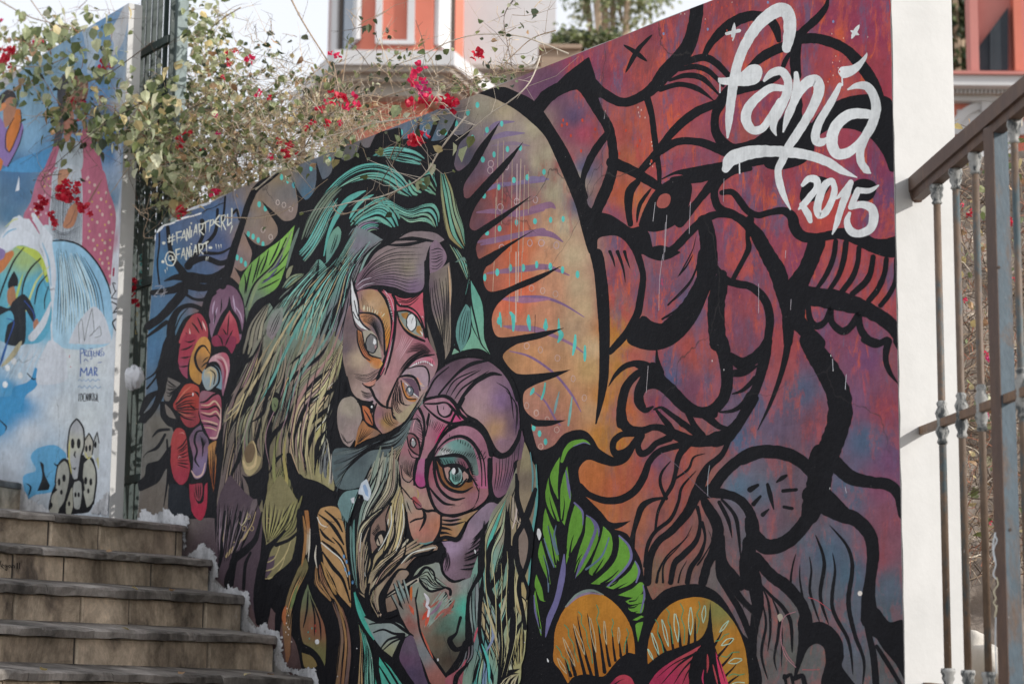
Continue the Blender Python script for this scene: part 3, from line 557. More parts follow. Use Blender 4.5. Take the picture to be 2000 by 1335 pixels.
MURAL = r'''
#painted_halo
@ 560 200 4
V 80708c ; 1540,260,8 1640,170,40 1780,150,8
V 80708c ; 1560,300,8 1700,250,44 1860,240,8
V 887686 ; 1600,340,6 1760,320,30 1900,340,6
V 7d6a8a ; 1560,690,10 1640,650,40 1800,630,30 2000,600,50
V 8a6680 ; 1480,860,10 1620,850,40 1800,870,50 2000,830,40
V 8a6884 ; 1520,1110,16 1640,1080,34 1800,1040,44 2000,1010,60
@ 900 160 4
V 7f7290 ; 480,780,20 560,755,40 690,760,10
V 8a6884 ; 130,1250,20 380,1210,40 560,1180,50 700,1190,44 800,1250,8
V 8e6a82 ; 560,990,40 700,960,50 740,990,10
D t 14 24 ; 130,180 55,240 320,327 205,375 92,438 365,525 260,567 172,607 465,515 650,703 520,745 415,767 297,823 182,888 800,1070 702,1077 580,1088 435,1097 303,1145
D t 16 20 ; 205,1180
O b8a0a4 20 26 6 ; 437,935 310,978 583,920 540,1257 630,1257 747,1275 320,1295 235,640 355,660 230,690
L b09a88 5 ; 292,460 280,1000
L b09a88 5 ; 336,460 318,1110
L b09a88 5 ; 402,600 392,1330
L b8a0a0 8 ; 440,640 436,1130
L b09a8c 9 ; 470,600 450,1330
L b09a88 5 ; 500,650 485,1330
L b09a88 5 ; 530,700 528,1030
L b09a88 5 ; 275,900 268,1260
E 6a90b4 20 ; 560,300 480,230 420,200
T d8d0c0 8 ; 735,580 760,630 795,680
@ 900 494 4
V 8e6a82 ; 200,160,10 350,140,40 520,120,50 680,110,40 850,175,8
V 86688c ; 340,350,6 520,340,18 660,350,24 800,400,18 965,500,6
V a0708a ; 320,360,10 500,370,40 700,360,10
V 96708a ; 330,570,10 440,585,44 600,600,44 760,660,24 880,720,20 960,780,8
V 86688c ; 380,765,6 520,800,16 640,870,18 760,970,18 870,1110,18 940,1240,6
V 86688c ; 570,1080,4 660,1160,14 740,1300,14 780,1345,6
D t 14 30 ; 188,190 285,150 388,115 488,115 593,90 700,105 795,132 912,167
V t ; 305,460,10 310,520,22 315,580,10
V t ; 295,500,10 295,540,30 300,560,10
V t ; 390,465,20 410,500,34 412,560,24 410,605,16
V t ; 530,480,10 530,530,34 540,600,14
V t ; 665,510,8 662,580,40 665,605,10
V t ; 765,510,8 768,600,26 785,640,40 760,695,14
V t ; 895,640,14 890,720,28 875,795,12
V t ; 970,725,14 970,790,24 968,840,14
V t ; 570,1050,10 560,1080,30 545,1105,12
V t ; 660,1010,10 650,1080,18 630,1140,14
V 7fa0a0 ; 770,1080,6 745,1180,20 730,1255,10
V 7fb0a8 ; 870,1120,6 855,1240,20 840,1345,14
L b09a88 5 ; 383,-10 378,520
L d0b0a0 10 ; 432,-10 430,540
L d0b8a8 8 ; 452,-10 445,380
L b09a88 5 ; 480,-10 470,340
L c0a890 4 ; 262,40 250,300
O c2a296 18 24 6 ; 553,275 640,295 740,320 515,725 622,755 755,820 878,980 965,1130 590,1247 515,1190
L k 4 ; 582,480 578,630
@ 1000 800 4
D t 15 26 ; 170,140 215,185 262,248
O c2a296 18 22 6 ; 190,25 275,75 350,155 225,285
@ 260 334 4
D t 13 24 ; 1160,48 1208,75 1255,110 985,260 1033,292 900,492 938,512 978,540 1015,572 813,675 845,697 878,725
O c8b8b0 14 20 4 ; 1130,245 1178,265 1232,298 1015,460 1075,515
@ 560 200 4
D t 13 24 ; 190,515 335,448 895,235 1240,235 1325,165 1415,80
D 4f94a0 12 20 ; 52,645
O b8b8c0 16 22 5 ; 1080,208 1190,240 1310,275
#painted_outline
@ 0 0 1
P k ; 450,541 467,556 469,544 457,521 470,529 485,519 492,494 485,474 476,453 500,476 522,479 540,461 542,444 532,426 510,391 537,416 555,431 575,426 582,399 577,369 566,337 582,372 597,390 612,376 618,350 617,313 630,350 645,340 652,317 655,300 662,290 665,307 677,314 695,302 704,277 710,287 722,287 735,262 760,254 782,250 786,272 810,262 817,232 822,232 820,257 835,272 850,232 860,230 842,275 867,270 895,222 885,262 905,262 922,245 937,215 915,262 897,282 887,320 895,334 915,320 935,287 977,237 955,280 930,325 907,360 907,385 917,386 950,350 1022,277 990,327 950,375 927,407 917,440 927,450 950,437 1040,381 985,427 942,460 930,482 935,505 952,497 1051,445 997,480 960,515 950,521 944,536 946,556 957,569 985,564 1020,549 1097,519 1050,549 1000,571 972,594 961,619 964,646 975,658 1005,656 1102,640 1060,659 1012,671 990,684 982,696 992,714 1010,729 1040,730 1080,726 1115,721 1085,736 1050,749 1025,764 1022,789 1030,806 1050,819 1105,820 1075,831 1045,832 1037,827 1042,850 1053,877 1080,870 1100,848 1125,839 1145,842 1160,858 1170,875 1195,891 1212,892 1225,882 1240,866 1242,872 1225,900 1200,910 1175,905 1150,897 1135,907 1130,922 1135,945 1150,962 1140,965 1175,1000 1190,1018 1205,1020 1232,1016 1215,1027 1200,1033 1225,1042 1240,1070 1252,1095 1260,1134 1275,1170 1300,1150 1335,1141 1370,1141 1405,1160 1432,1200 1450,1235 1465,1251 1477,1276 1477,1345 620,1345 575,1250 525,1180 470,1110 432,1050 420,1012 350,1010 332,960 325,890 340,850 320,780 338,700 340,665 360,622 390,606 400,578 414,558 436,546
@ 0 0 1
P k ; 1062,186 1085,165 1105,145 1130,126 1150,112 1160,140 1168,166 1185,188 1150,192 1120,172 1095,180
@ 900 160 4
P k ; 130,90 210,60 330,40 440,80 560,140 645,230 750,390 850,560 940,770 980,900 1000,970 1070,1040 1062,1335 1000,1335 950,1170 900,980 830,800 760,640 660,430 520,290 400,200 250,125
V k ; 590,220,110 680,110,110 800,40,100 920,0,110
V k ; 860,-20,110 940,0,120 1000,80,110 1070,220,80 1150,350,80 1185,500,72 1190,650,80 1150,800,90 1090,940,90 1040,1050,80
V k ; 1150,400,50 1060,520,62 990,650,56 952,780,40 970,900,50
V k ; 1450,110,60 1490,250,48 1510,400,48 1530,560,45 1550,700,40 1550,820,30
V k ; 1180,630,90 1330,690,80 1450,760,80 1580,840,60
V k ; 2000,165,55 1830,240,70 1700,340,60 1600,450,50 1530,560,70 1410,690,55
V k ; 1560,540,60 1680,472,60 1800,462,58 1920,490,60 2010,530,60
V k ; 1380,780,50 1320,860,72 1310,1000,56 1325,1110,45
T k 30 ; 1490,830 1400,960 1375,1100
V k ; 1570,760,10 1680,710,25 1800,705,70 2000,700,90
P k ; 1060,1040 1150,1030 1240,1080 1330,1140 1400,1130 1470,1180 1500,1290 1540,1335 1370,1340 1280,1240 1200,1200 1080,1220 1060,1300
@ 900 494 4
P k ; 1005,-20 1100,-20 1140,180 1160,380 1165,600 1162,800 1150,1000 1110,1180 1060,1335 1050,1335 1072,1100 1082,880 1080,640 1060,350 1040,150
V k ; 1370,-20,62 1410,100,50 1425,200,50 1405,350,56 1380,470,60 1320,590,62 1260,670,60 1165,772,46
P k ; 1300,690 1340,600 1420,490 1500,535 1590,548 1690,500 1790,370 1840,230 1862,-20 2000,-20 1995,170 1930,330 1860,490 1760,630 1650,720 1530,758 1400,745
P k ; 1400,-5 1480,40 1560,60 1640,40 1720,-5 1560,-60
T k 12 ; 1815,10 1760,110 1695,185
E k 16 ; 1860,60 1800,220 1700,340 1615,405
E k 18 ; 1840,230 1790,350 1690,460 1565,522
E k 26 ; 1165,-10 1190,50 1207,115
E k 28 ; 1225,-10 1270,120 1286,235
E k 26 ; 1280,-10 1300,60 1325,125
V k ; 1530,750,12 1535,830,30 1560,930,60
V k ; 1155,1040,5 1210,950,30 1290,880,45 1400,860,50 1500,900,60
V k ; 1250,1335,70 1255,1200,72 1290,1050,70 1370,950,60 1450,910,60
V k ; 1500,1200,18 1440,1225,50 1395,1160,80 1390,1060,60 1430,970,50
P k ; 1300,860 1440,850 1530,890 1580,950 1680,1060 1790,1160 1900,1205 2000,1180 2000,1280 1880,1285 1740,1220 1600,1110 1520,1060 1450,1075 1420,1140 1400,1060 1430,940
V k ; 1510,1220,15 1570,1205,22 1650,1260,30 1730,1340,36
V k ; 1530,1235,15 1590,1290,28 1640,1345,30
@ 1000 800 4
P k ; 700,800 760,870 830,880 930,862 870,905 810,930 760,920
V k ; 530,600,60 600,660,50 720,705,55 850,697,60 960,630,60 1030,520,60 1070,410,50 1140,330,50 1250,290,50 1360,270,60
V k ; 852,-10,72 870,100,80 930,160,80 1030,160,60 1100,135,50 1180,145,60 1280,195,80 1400,240,90 1550,240,90 1680,190,75 1770,100,75 1850,0,60 1900,-90,60
V k ; 950,190,40 860,192,48 800,240,50 790,310,50 830,350,72 900,320,56 960,250,50 1000,190,60
V k ; 1010,200,60 985,280,46 1010,340,58 1070,320,50 1130,260,50 1230,220,60
V k ; 1120,-10,16 1190,80,40 1250,150,44
V k ; 1180,-10,26 1330,100,50 1470,210,52
V k ; 1370,20,40 1430,130,50 1490,200,50
V k ; 1510,40,70 1620,130,46 1710,150,30
V k ; 1380,260,60 1305,360,50 1280,480,35 1250,590,35 1190,690,30 1140,800,22 1120,945,20
V k ; 1240,400,6 1170,490,20 1160,580,25 1205,690,30
V k ; 1510,340,4 1420,370,15 1380,460,20 1280,535,16
V k ; 1440,475,4 1330,600,20 1300,720,25 1240,850,30 1120,950,30 1060,1060,30 1035,1220,20
V k ; 1200,685,15 1100,702,35 1020,750,50 980,850,46 950,960,36 930,1080,60
V k ; 1690,250,40 1640,350,45 1540,440,60 1490,530,80 1440,660,90 1370,800,72 1250,940,60 1150,1020,56 1090,1120,56 1065,1240,60 1060,1345,60
V k ; 1450,760,30 1470,880,26 1440,1020,40 1340,1130,50 1270,1200,46 1240,1345,42
V k ; 1470,640,30 1530,760,80 1590,860,90 1610,960,92 1580,1100,80 1530,1200,72 1490,1345,70
V k ; 1485,880,30 1510,1000,20 1470,1130,35 1400,1230,40 1370,1345,40
B k 20 ; 1410,900 1350,1010 1220,1130 1150,1250 1130,1345
B k 16 ; 1390,970 1300,1070 1190,1200 1180,1345
B k 14 ; 1530,930 1560,1020 1500,1140 1450,1210
B k 14 ; 1370,1170 1320,1260 1300,1345
V k ; 1540,640,100 1580,600,90 1650,500,86 1760,400,86 1880,335,96 2000,325,100
V k ; 1560,640,90 1720,670,70 1810,730,76 1870,830,80 1885,950,100 1850,1080,90 1830,1200,110 1850,1345,130
V k ; 1630,1000,70 1650,1180,64 1740,1300,66 1790,1380,60
V k ; 1610,1080,20 1620,1200,30 1660,1345,34
V k ; 1620,720,30 1690,860,30 1720,1000,4
V k ; 1640,700,20 1740,820,30 1770,960,26 1790,1190,4
@ 1290 0 4
V k ; 285,20,105 275,150,105 230,330,110 150,460,130 40,570,120 -60,690,90 -180,770,75 -300,800,72 -430,740,80 -520,660,80 -600,540,80
V k ; 190,490,50 330,450,58 430,490,56 540,600,46
V k ; 150,545,30 270,522,44 380,560,44 490,670,26
V k ; 70,630,20 200,590,42 330,615,44 462,745,12
V k ; 0,700,40 150,660,40 290,695,42 415,785,8
V k ; 340,440,40 400,330,60 520,210,82 650,140,86 760,125,76 850,155,76 900,220,70 925,315,40
V k ; 1310,-10,20 1290,60,44 1220,150,62 1130,230,60 1060,300,70 1000,350,70 900,390,76 790,450,72 690,535,40
V k ; 1070,280,80 1052,450,84 1060,590,84
V k ; 1010,420,26 975,480,40 945,560,30
V k ; 1070,310,80 1200,300,80 1330,330,82 1450,390,80 1550,490,92 1640,610,94 1705,745,80
P k ; 850,1020 920,950 960,900 1030,780 1040,640 1070,640 1110,800 1110,900 1180,960 1250,870 1400,780 1560,740 1720,745 1810,790 1825,960 1832,1335 1790,1335 1740,1210 1640,1080 1500,1010 1330,1010 1240,1060 1190,1090 1205,1150 1180,1210 1110,1280 980,1320 870,1325 810,1290 780,1150
V k ; 530,690,50 470,800,86 430,900,64 430,1020,68 490,1120,90 580,1165,84 750,1125,90 880,1050,120 980,1000,120
V k ; -5,1210,12 60,1120,36 230,1100,46 350,1115,52 480,1175,76 560,1200,80
V k ; 0,1200,20 30,1130,30 150,985,56 290,880,56 420,820,52 520,740,62 640,700,62 800,660,60 920,600,40
V k ; 160,1345,40 400,1310,60 620,1280,70 850,1250,60
@ 1290 334 4
P k ; -170,420 -120,280 -40,150 60,75 160,40 240,95 240,200 205,310 150,390 60,450 -50,475 -130,460
V k ; 100,75,60 300,52,80 420,20,80 560,0,60 700,-20,40
V k ; 570,10,40 440,70,84 330,190,60 240,300,62 150,400,84
P a0564f ; -30,250 0,190 50,175 80,200 70,260 30,290 -15,285
V k ; 470,60,70 425,140,60 428,230,62 470,300,68 560,335,68 660,400,80 740,480,100 800,580,112 860,690,124 920,800,134 960,950,120 1000,1100,112 1000,1250,90 995,1345,70
V k ; -10,660,62 100,610,60 200,510,62 300,410,62 400,350,62 480,338,50 580,350,50
V k ; 345,400,120 370,520,130 375,640,130 370,760,130 330,880,130 260,1020,140 170,1140,150 60,1240,140 -20,1260,120
V k ; 400,700,30 500,840,60 600,880,60 700,900,60 790,970,66 840,1060,66 855,1180,66 835,1345,62
V k ; 480,810,80 465,900,124 440,1000,134 435,1150,134 450,1345,130
V k ; 700,380,70 682,520,36 690,600,46 650,690,40 570,840,36
B k 12 ; 280,500 250,620 150,810
B k 14 ; 300,690 230,860 60,1045
B k 16 ; 270,870 160,1050 15,1155
V k ; 480,170,40 560,165,50 620,230,56 680,310,56 760,345,50 850,325,50 960,310,60 1030,360,80 1050,440,90 1110,510,84 1230,520,72 1330,500,72 1430,490,92 1560,530,112 1660,580,112 1760,600,144 1850,590,170
V k ; 1220,560,144 1190,650,130 1140,770,130 1080,870,150 1030,940,150
V k ; 1030,960,170 1200,980,150 1380,1010,160 1560,1060,130 1700,1130,112 1800,1200,112 1850,1280,90 1872,1345,70
V k ; 1370,550,40 1350,680,40 1290,820,40 1220,920,28
V k ; 1450,560,45 1430,700,45 1390,820,40 1320,930,34
V k ; 1552,600,40 1540,720,40 1500,830,45 1420,940,44
V k ; 1662,670,40 1640,800,46 1590,880,50 1500,960,44
V k ; 1765,690,40 1750,800,42 1700,920,46 1630,1010,44
V k ; 1843,690,36 1837,850,36 1790,960,40 1720,1050,38
V k ; 1155,1060,40 1170,1160,50 1220,1212,56 1290,1170,46 1332,1070,46 1340,1180,50 1420,1250,60 1490,1212,56 1550,1110,52 1560,1220,56 1620,1310,60 1720,1345,50
V k ; 1050,1000,200 1060,1150,150 1140,1250,114 1230,1345,120
P k ; 1090,180 1130,80 1220,40 1310,60 1330,110 1270,200 1180,240 1100,235
P k ; 1490,180 1510,90 1580,60 1660,80 1690,130 1650,220 1560,235
@ 1290 668 4
V k ; 1160,-10,150 1240,120,170 1330,260,190 1390,400,190 1405,530,190 1380,680,180 1320,830,184 1280,900,234 1250,1010,204 1230,1150,190 1170,1345,150
V k ; 1000,-10,58 970,150,46 920,320,36 850,500,26 760,685,4
V k ; 845,-10,60 810,130,90 770,300,72 700,460,80 620,620,80 520,730,112 430,760,120
V k ; 470,-10,120 495,80,110 515,180,100 522,300,92 500,420,90 430,510,84 320,550,86 200,500,104 80,380,112 0,300,100 -60,200,90
V k ; 550,110,60 640,170,104 730,130,92 800,50,72 835,-10,64
V k ; 560,245,56 660,230,60 765,180,8
V k ; 560,405,10 650,370,30 745,280,44
V k ; 465,545,14 560,535,30 640,490,44 700,420,66
V k ; 1300,890,150 1400,980,122 1500,1060,112 1650,1092,92 1780,1112,92 1860,1190,82 1890,1345,64
V k ; 1020,880,100 1110,940,100 1180,1030,70
V k ; 640,910,98 780,857,100 900,857,106 1020,882,102
V k ; 1230,1150,150 1320,1230,124 1420,1330,120
V k ; 700,1150,44 760,1115,26
V k ; 910,1090,14 950,1060,34 985,1040,20
V k ; 838,1110,26 860,1200,36 886,1305,8
V k ; 958,1160,30 1062,1150,26
V k ; 728,1262,36 782,1202,20
V k ; 965,1285,26 1028,1297,26
V k ; 800,1345,34 850,1300,10
V k ; 1590,-20,50 1680,18,54 1770,-20,50
V k ; 1780,-10,60 1760,120,46 1790,230,40 1862,328,4
V k ; 1850,-10,66 1885,90,26
@ 1290 1001 4
V k ; 700,60,84 720,150,104 800,250,124 900,260,116 1020,200,112 1120,90,112 1205,-30,92
V k ; 690,230,100 705,400,112 740,560,112 760,720,94 740,850,74 722,1000,64 720,1345,62
V k ; 750,350,90 860,480,94 980,570,100 1080,680,92 1130,780,92 1130,870,112 1110,1000,64 1090,1120,52 1050,1285,18
P k ; 1090,1000 1120,900 1180,860 1260,850 1350,900 1420,1000 1432,1120 1420,1200 1530,1345 1260,1345 1290,1170 1280,1060 1230,1020 1170,1040 1130,1100 1060,1280 1080,1120
T k 16 ; 1060,315 1030,430 1020,560 1060,680
B k 20 ; 1090,400 1090,520 1115,680
T k 20 ; 1165,340 1180,450 1170,620 1250,870
T k 30 ; 1212,170 1280,380 1250,650 1315,870
T k 30 ; 1345,310 1365,450 1345,740 1470,1000 1505,1260
T k 36 ; 1322,95 1460,260 1500,430 1470,700 1520,950 1590,1150 1580,1345
T k 32 ; 765,535 860,640 960,740 1020,860 1030,1090
T k 20 ; 775,550 840,680 860,900 838,1080
T k 22 ; 800,700 825,870 790,1100 840,1300
T k 22 ; 870,660 925,800 920,950 890,1130 910,1230
T k 12 ; 935,800 950,950 945,1200
V k ; 1180,-140,150 1280,-50,122 1410,10,120 1540,60,112 1640,180,104 1660,340,96 1640,520,86 1625,680,112 1640,830,150
P k ; 1590,830 1690,740 1790,850 1900,845 1910,1310 1840,1180 1740,1060 1690,980 1655,960 1690,1100 1710,1345 1660,1345 1640,1120
V k ; 1690,1040,30 1780,1180,36 1880,1345,30
V k ; 1890,-10,36 1902,110,16
V k ; 470,290,20 470,420,62 540,540,62 640,680,52 730,770,44
V k ; 440,290,14 450,480,30 520,600,42 620,760,52 710,980,46
E k 18 ; 645,670 650,745
V k ; 970,1270,30 985,1345,20
V k ; 970,1285,34 1020,1260,24 1040,1345,24
V k ; 1050,1290,40 1110,1270,36 1130,1345,40
@ 0 0 1
T k 9 ; 1218,88 1240,102 1264,120
T k 9 ; 1274,68 1246,98 1222,142
#painted_lettering
@ 1290 0 4
V w ; 985,380,70 1010,250,96 1005,130,100 960,78,112 880,100,104 770,190,92 680,320,82 620,450,78 580,600,76 550,800,70 535,950,56 525,1075,16
P w ; 450,610 530,605 620,570 700,510 770,510 798,560 770,640 700,670 600,672 480,660 450,640
L w 10 ; 465,650 465,728
V w ; 812,630,24 870,572,60 950,560,66 998,640,66 980,750,72 930,860,72 890,940,62 882,1000,50 905,1058,12
V w ; 950,690,50 860,690,62 750,770,72 680,860,78 672,950,78 722,1018,66 800,1000,60 870,900,56 935,790,50
V w ; 1060,575,36 1065,680,58 1040,800,62 1000,900,62 960,1030,14
V w ; 1010,890,40 1080,730,66 1150,645,86 1220,632,88 1240,710,84 1200,820,76 1130,950,70 1060,1060,72 1000,1150,66 950,1260,62 920,1335,56 935,1440,58 970,1540,42 1018,1640,10
V w ; 1402,665,36 1340,790,56 1260,920,62 1215,1030,68 1218,1105,70 1270,1108,60 1295,1085,26
P w ; 1390,570 1410,525 1500,510 1560,470 1615,410 1615,450 1560,540 1500,590 1430,612
L w 12 ; 1420,600 1422,668
V w ; 1465,700,14 1540,670,52 1620,680,68 1670,760,72 1685,860,76 1650,980,76 1590,1090,70 1560,1190,64 1570,1270,62 1610,1330,56 1640,1352,14
V w ; 1670,900,60 1580,888,78 1470,900,84 1370,990,88 1340,1110,90 1380,1200,86 1470,1190,76 1560,1110,60 1630,1000,50
V w ; 510,1320,60 560,1240,112 700,1192,104 850,1182,88 1000,1190,82 1150,1212,76 1300,1262,72 1420,1335,54 1540,1388,6
L w 11 ; 618,1280 620,1355
L w 26 ; 518,264 618,240
T w 34 ; 578,180 565,322
T w 32 ; 1485,240 1520,258 1552,275
T w 34 ; 1555,195 1520,250 1493,304
@ 1290 334 4
V w ; 1112,110,30 1160,62,54 1220,72,60 1222,130,52 1170,200,52 1120,262,50 1076,303,8
V w ; 1105,262,40 1150,330,56 1172,392,36
V w ; 1335,78,52 1285,110,60 1250,190,62 1226,290,62 1242,348,56 1292,320,56 1340,230,52 1362,140,50 1345,82,46
V w ; 1378,215,16 1430,165,44 1488,92,44
V w ; 1488,88,44 1450,190,60 1410,300,52 1378,410,44 1342,498,8
V w ; 1708,110,10 1640,152,40 1560,152,44 1532,160,40
V w ; 1545,150,50 1510,230,52 1488,280,40
V w ; 1488,282,45 1570,262,56 1650,292,68 1668,370,74 1640,450,68 1560,488,62 1490,470,62 1458,400,52 1478,330,26
#painted_leaves
@ 260 334 4
P @ 1150,580 86b858, 900,800 6f9a50, 1120,850 78a84e, 950,1000 6a7868, 880,1150 5d6a5c ; 828,895 900,745 1050,612 1160,530 1262,425 1222,620 1185,760 1130,900 1040,970 965,1010 905,1100 885,1180 862,1000
V 7d8a6a ; 1240,470,10 1130,700,16 980,860,24 905,1080,18
V k ; 1200,520,10 1100,720,12 950,880,16 880,1060,12
T k 14 ; 1150,540 1110,640 1060,740
T k 14 ; 1060,610 1030,720 990,810
T k 14 ; 990,660 960,780 930,880
T k 14 ; 930,720 900,840 880,960
T k 12 ; 1220,620 1150,720 1050,800
T k 12 ; 1190,740 1110,810 1010,860
T k 12 ; 1150,840 1060,890 970,930
T k 12 ; 870,800 880,880 870,960
T 4f4a6a 16 ; 1170,650 1120,740 1060,790
T 4f4a6a 16 ; 1130,760 1060,840 1000,880
T k 10 ; 1030,660 990,740 960,840
T k 10 ; 1180,590 1130,680 1080,760
@ 1000 800 4
V g ; 390,400,24 425,310,36 480,262,42 560,243,26 612,268,4
V 6f6a94 ; 480,285,4 560,255,8 612,272,4
P g ; 300,500 345,410 376,366 366,470 358,600 362,700 330,640 302,560
P g ; 262,640 285,530 300,640 345,770 372,870 330,850 290,780 265,710
P g ; 378,640 400,520 432,440 452,600 462,680 440,780 410,900 382,840
P g ; 245,850 262,765 300,880 340,980 368,1180 320,1130 262,1030
P g ; 430,1050 450,880 492,740 540,775 555,860 540,960 470,1080 428,1170
P g ; 478,1280 530,1080 572,950 582,822 640,862 672,950 640,1050 560,1180
P g ; 600,1260 690,1010 715,908 768,970 786,1060 740,1170 640,1290
V 6f6a94 ; 420,470,8 442,600,22 455,695,8
V 6f6a94 ; 488,725,14 550,795,16 553,900,6
V 6f6a94 ; 580,820,10 650,880,24 672,960,24 625,1080,10
V 62758a ; 728,920,8 760,1000,18 730,1120,18 650,1240,8
V 6f6a94 ; 530,1180,8 590,1110,18 640,1030,6
V 62758a ; 345,900,6 330,1000,14 365,1130,8
V 62758a ; 250,1000,8 290,1120,20 330,1230,8
E k 16 ; 345,860 310,760 292,680
E k 14 ; 395,860 410,740 405,670
E k 14 ; 440,1150 470,1060 490,980
E k 14 ; 480,1270 510,1180 560,1110
E k 12 ; 320,1060 290,960 275,880
E k 10 ; 425,1130 440,1060 455,1000
@ 1020 1001 4
P g ; 345,330 370,180 395,60 420,-20 470,40 460,120 430,220 370,330 345,400
P g ; 400,520 440,400 480,280 500,30 560,60 590,130 590,220 540,330 470,450
P g ; 555,480 610,300 632,105 690,160 706,250 690,330 620,430
P g ; 537,552 640,470 722,380 756,270 755,172 830,270 850,350 820,420 740,500 620,555
P g ; 655,575 760,520 842,450 882,372 917,430 900,500 830,565 720,595
P g ; 750,640 860,590 922,540 952,560 940,620 870,660
P g ; 808,690 900,645 956,630 955,690 850,715
P g ; 830,738 953,700 935,780 850,768
P g ; 862,835 930,800 950,810 890,840
P g ; 885,872 946,850 906,1005
P g ; 162,150 172,20 200,80 235,210 268,330 262,430 220,330
P g ; 125,330 148,215 195,390 222,560 180,480
P g ; 97,560 112,480 158,600 182,690 140,680
P g ; 90,670 102,600 150,900 148,960 110,820
V 6f6a94 ; 328,320,8 315,480,46 272,680,44 215,820,46 182,970,6
V 6f6a94 ; 758,178,12 832,255,18 852,350,22 800,440,18 670,570,12
V 6f6a94 ; 882,372,8 915,450,18 890,545,10
V 6f6a94 ; 945,560,8 955,650,16 925,780,8
V 6f6a94 ; 92,640,6 105,780,14 150,940,6
V 62758a ; 200,100,6 230,200,16 275,330,8
V 62758a ; 165,330,6 200,450,18 205,620,8
V 62758a ; 500,440,16 620,340,16 680,190,10
V 6f6a94 ; 410,510,10 450,420,24 520,280,24 575,120,22 530,30,10
E k 16 ; 405,510 430,430 455,350
E k 16 ; 370,330 385,230 405,170
E k 20 ; 620,555 700,500 760,440
E k 16 ; 720,600 790,560 830,540
E k 16 ; 560,480 610,400 640,350
E k 14 ; 840,690 890,680 910,650
E k 14 ; 840,740 880,735 915,705
E k 14 ; 850,775 880,775 905,765
E k 14 ; 260,400 230,230 205,90
E k 14 ; 210,540 190,420 165,330
E k 12 ; 175,680 160,590 140,520
E k 12 ; 140,900 120,780 110,700
E k 14 ; 690,570 740,540 780,480
#painted_flowers
P @ 540,640 ba7e30, 560,1250 a86a28, 270,1000 ae7230 ; 248,1050 262,900 330,750 430,660 540,620 650,650 750,730 830,845 870,960 882,1100 830,1090 750,1145 650,1265 590,1275 500,1258 400,1280 358,1330 300,1230 246,1155
V 7f8d86 ; 335,735,6 430,640,24 540,605,22 640,640,4
V 8a7a90 ; 345,735,4 435,655,16 530,625,16 620,640,4
P @ 1300,700 ba7e30, 1100,1050 a86a28, 1540,760 7d7a45, 1650,1000 b0782e, 1680,1300 a87a34 ; 983,1180 980,1060 1010,920 1080,790 1180,702 1300,662 1420,662 1530,715 1640,830 1710,960 1750,1100 1765,1345 1610,1345 1560,1200 1500,1000 1470,690 1445,890 1380,990 1200,1055 1085,1100
E k 26 ; 380,1270 345,1170 330,1130
E k 28 ; 415,1262 375,1120 350,1060
E k 28 ; 490,1262 440,1060 400,890
E k 26 ; 540,1262 480,1050 430,800
E k 30 ; 585,1270 550,1000 508,780
E k 30 ; 645,1240 612,1000 592,860
E k 24 ; 685,1190 660,1050 650,880
E k 22 ; 728,1150 712,1030 705,910
E k 22 ; 772,1120 765,1050 758,980
E k 20 ; 820,1095 820,1040 815,960
L 3f8f6a 7 ; 265,1035 300,1080 312,1120 350,1150 372,1230
L 3f8f6a 7 ; 328,870 362,910 365,960 400,1020 410,1080 440,1165
L 3f8f6a 7 ; 438,768 465,800 462,860 500,920 512,1010 540,1090 550,1175
L 3f8f6a 7 ; 580,715 600,770 582,830 602,890 612,940
L 3f8f6a 7 ; 705,825 715,860 700,910 712,965
L 3f8f6a 7 ; 815,900 832,940 815,990 800,1040 797,1090
L b4a888 6 ; 275,1130 300,1200 350,1255 335,1210 285,1135
L b4a888 6 ; 318,970 350,1080 415,1200 395,1120 330,985
L b4a888 6 ; 400,865 430,980 490,1110 475,1020 410,880
L b4a888 6 ; 525,810 540,950 578,1090 568,960 535,820
L b4a888 6 ; 640,840 640,950 662,1030 655,920 645,845
L b4a888 6 ; 752,890 748,960 755,1020 765,950 757,892
E k 20 ; 1070,1130 1050,1060 1035,1000
E k 24 ; 1135,1110 1100,1030 1062,920
E k 24 ; 1185,1090 1170,990 1155,850
E k 26 ; 1240,1070 1230,950 1215,800
E k 24 ; 1300,1050 1305,950 1305,850
E k 24 ; 1352,1020 1352,930 1352,810
L 3f8f6a 7 ; 1040,830 1065,870 1060,940 1090,1010 1105,1090
L 3f8f6a 7 ; 1125,745 1150,780 1140,840 1165,910 1180,1020
L 3f8f6a 7 ; 1235,705 1260,760 1245,820 1270,900 1265,1020
L 3f8f6a 7 ; 1380,690 1390,740 1365,790 1385,840 1365,940
L a9cbb4 7 ; 1010,935 1030,1020 1070,1110 1055,1030 1015,935
L a9cbb4 7 ; 1090,830 1110,950 1145,1045 1130,930 1095,832
L a9cbb4 7 ; 1190,785 1190,900 1220,1010 1225,890 1200,785
L a9cbb4 7 ; 1315,735 1300,850 1315,955 1335,850 1320,735
L a9cbb4 7 ; 1425,720 1405,790 1415,860 1435,790 1430,722
L a9cbb4 7 ; 980,1060 1000,1110 1025,1145 1010,1100 985,1062
B k 22 ; 1570,905 1545,960 1505,1030
B k 22 ; 1650,970 1600,1040 1530,1120
B k 22 ; 1655,1075 1620,1130 1555,1200
B k 22 ; 1685,1165 1640,1220 1580,1280
B k 20 ; 1705,1262 1660,1290 1610,1330
L 3f8f6a 7 ; 1620,940 1580,955 1550,990 1510,1000
L 3f8f6a 7 ; 1700,1085 1640,1090 1600,1125 1555,1115
L 3f8f6a 7 ; 1740,1255 1690,1265 1650,1255 1610,1275
L a9cbb4 7 ; 1615,838 1570,880 1540,935 1580,900 1615,842
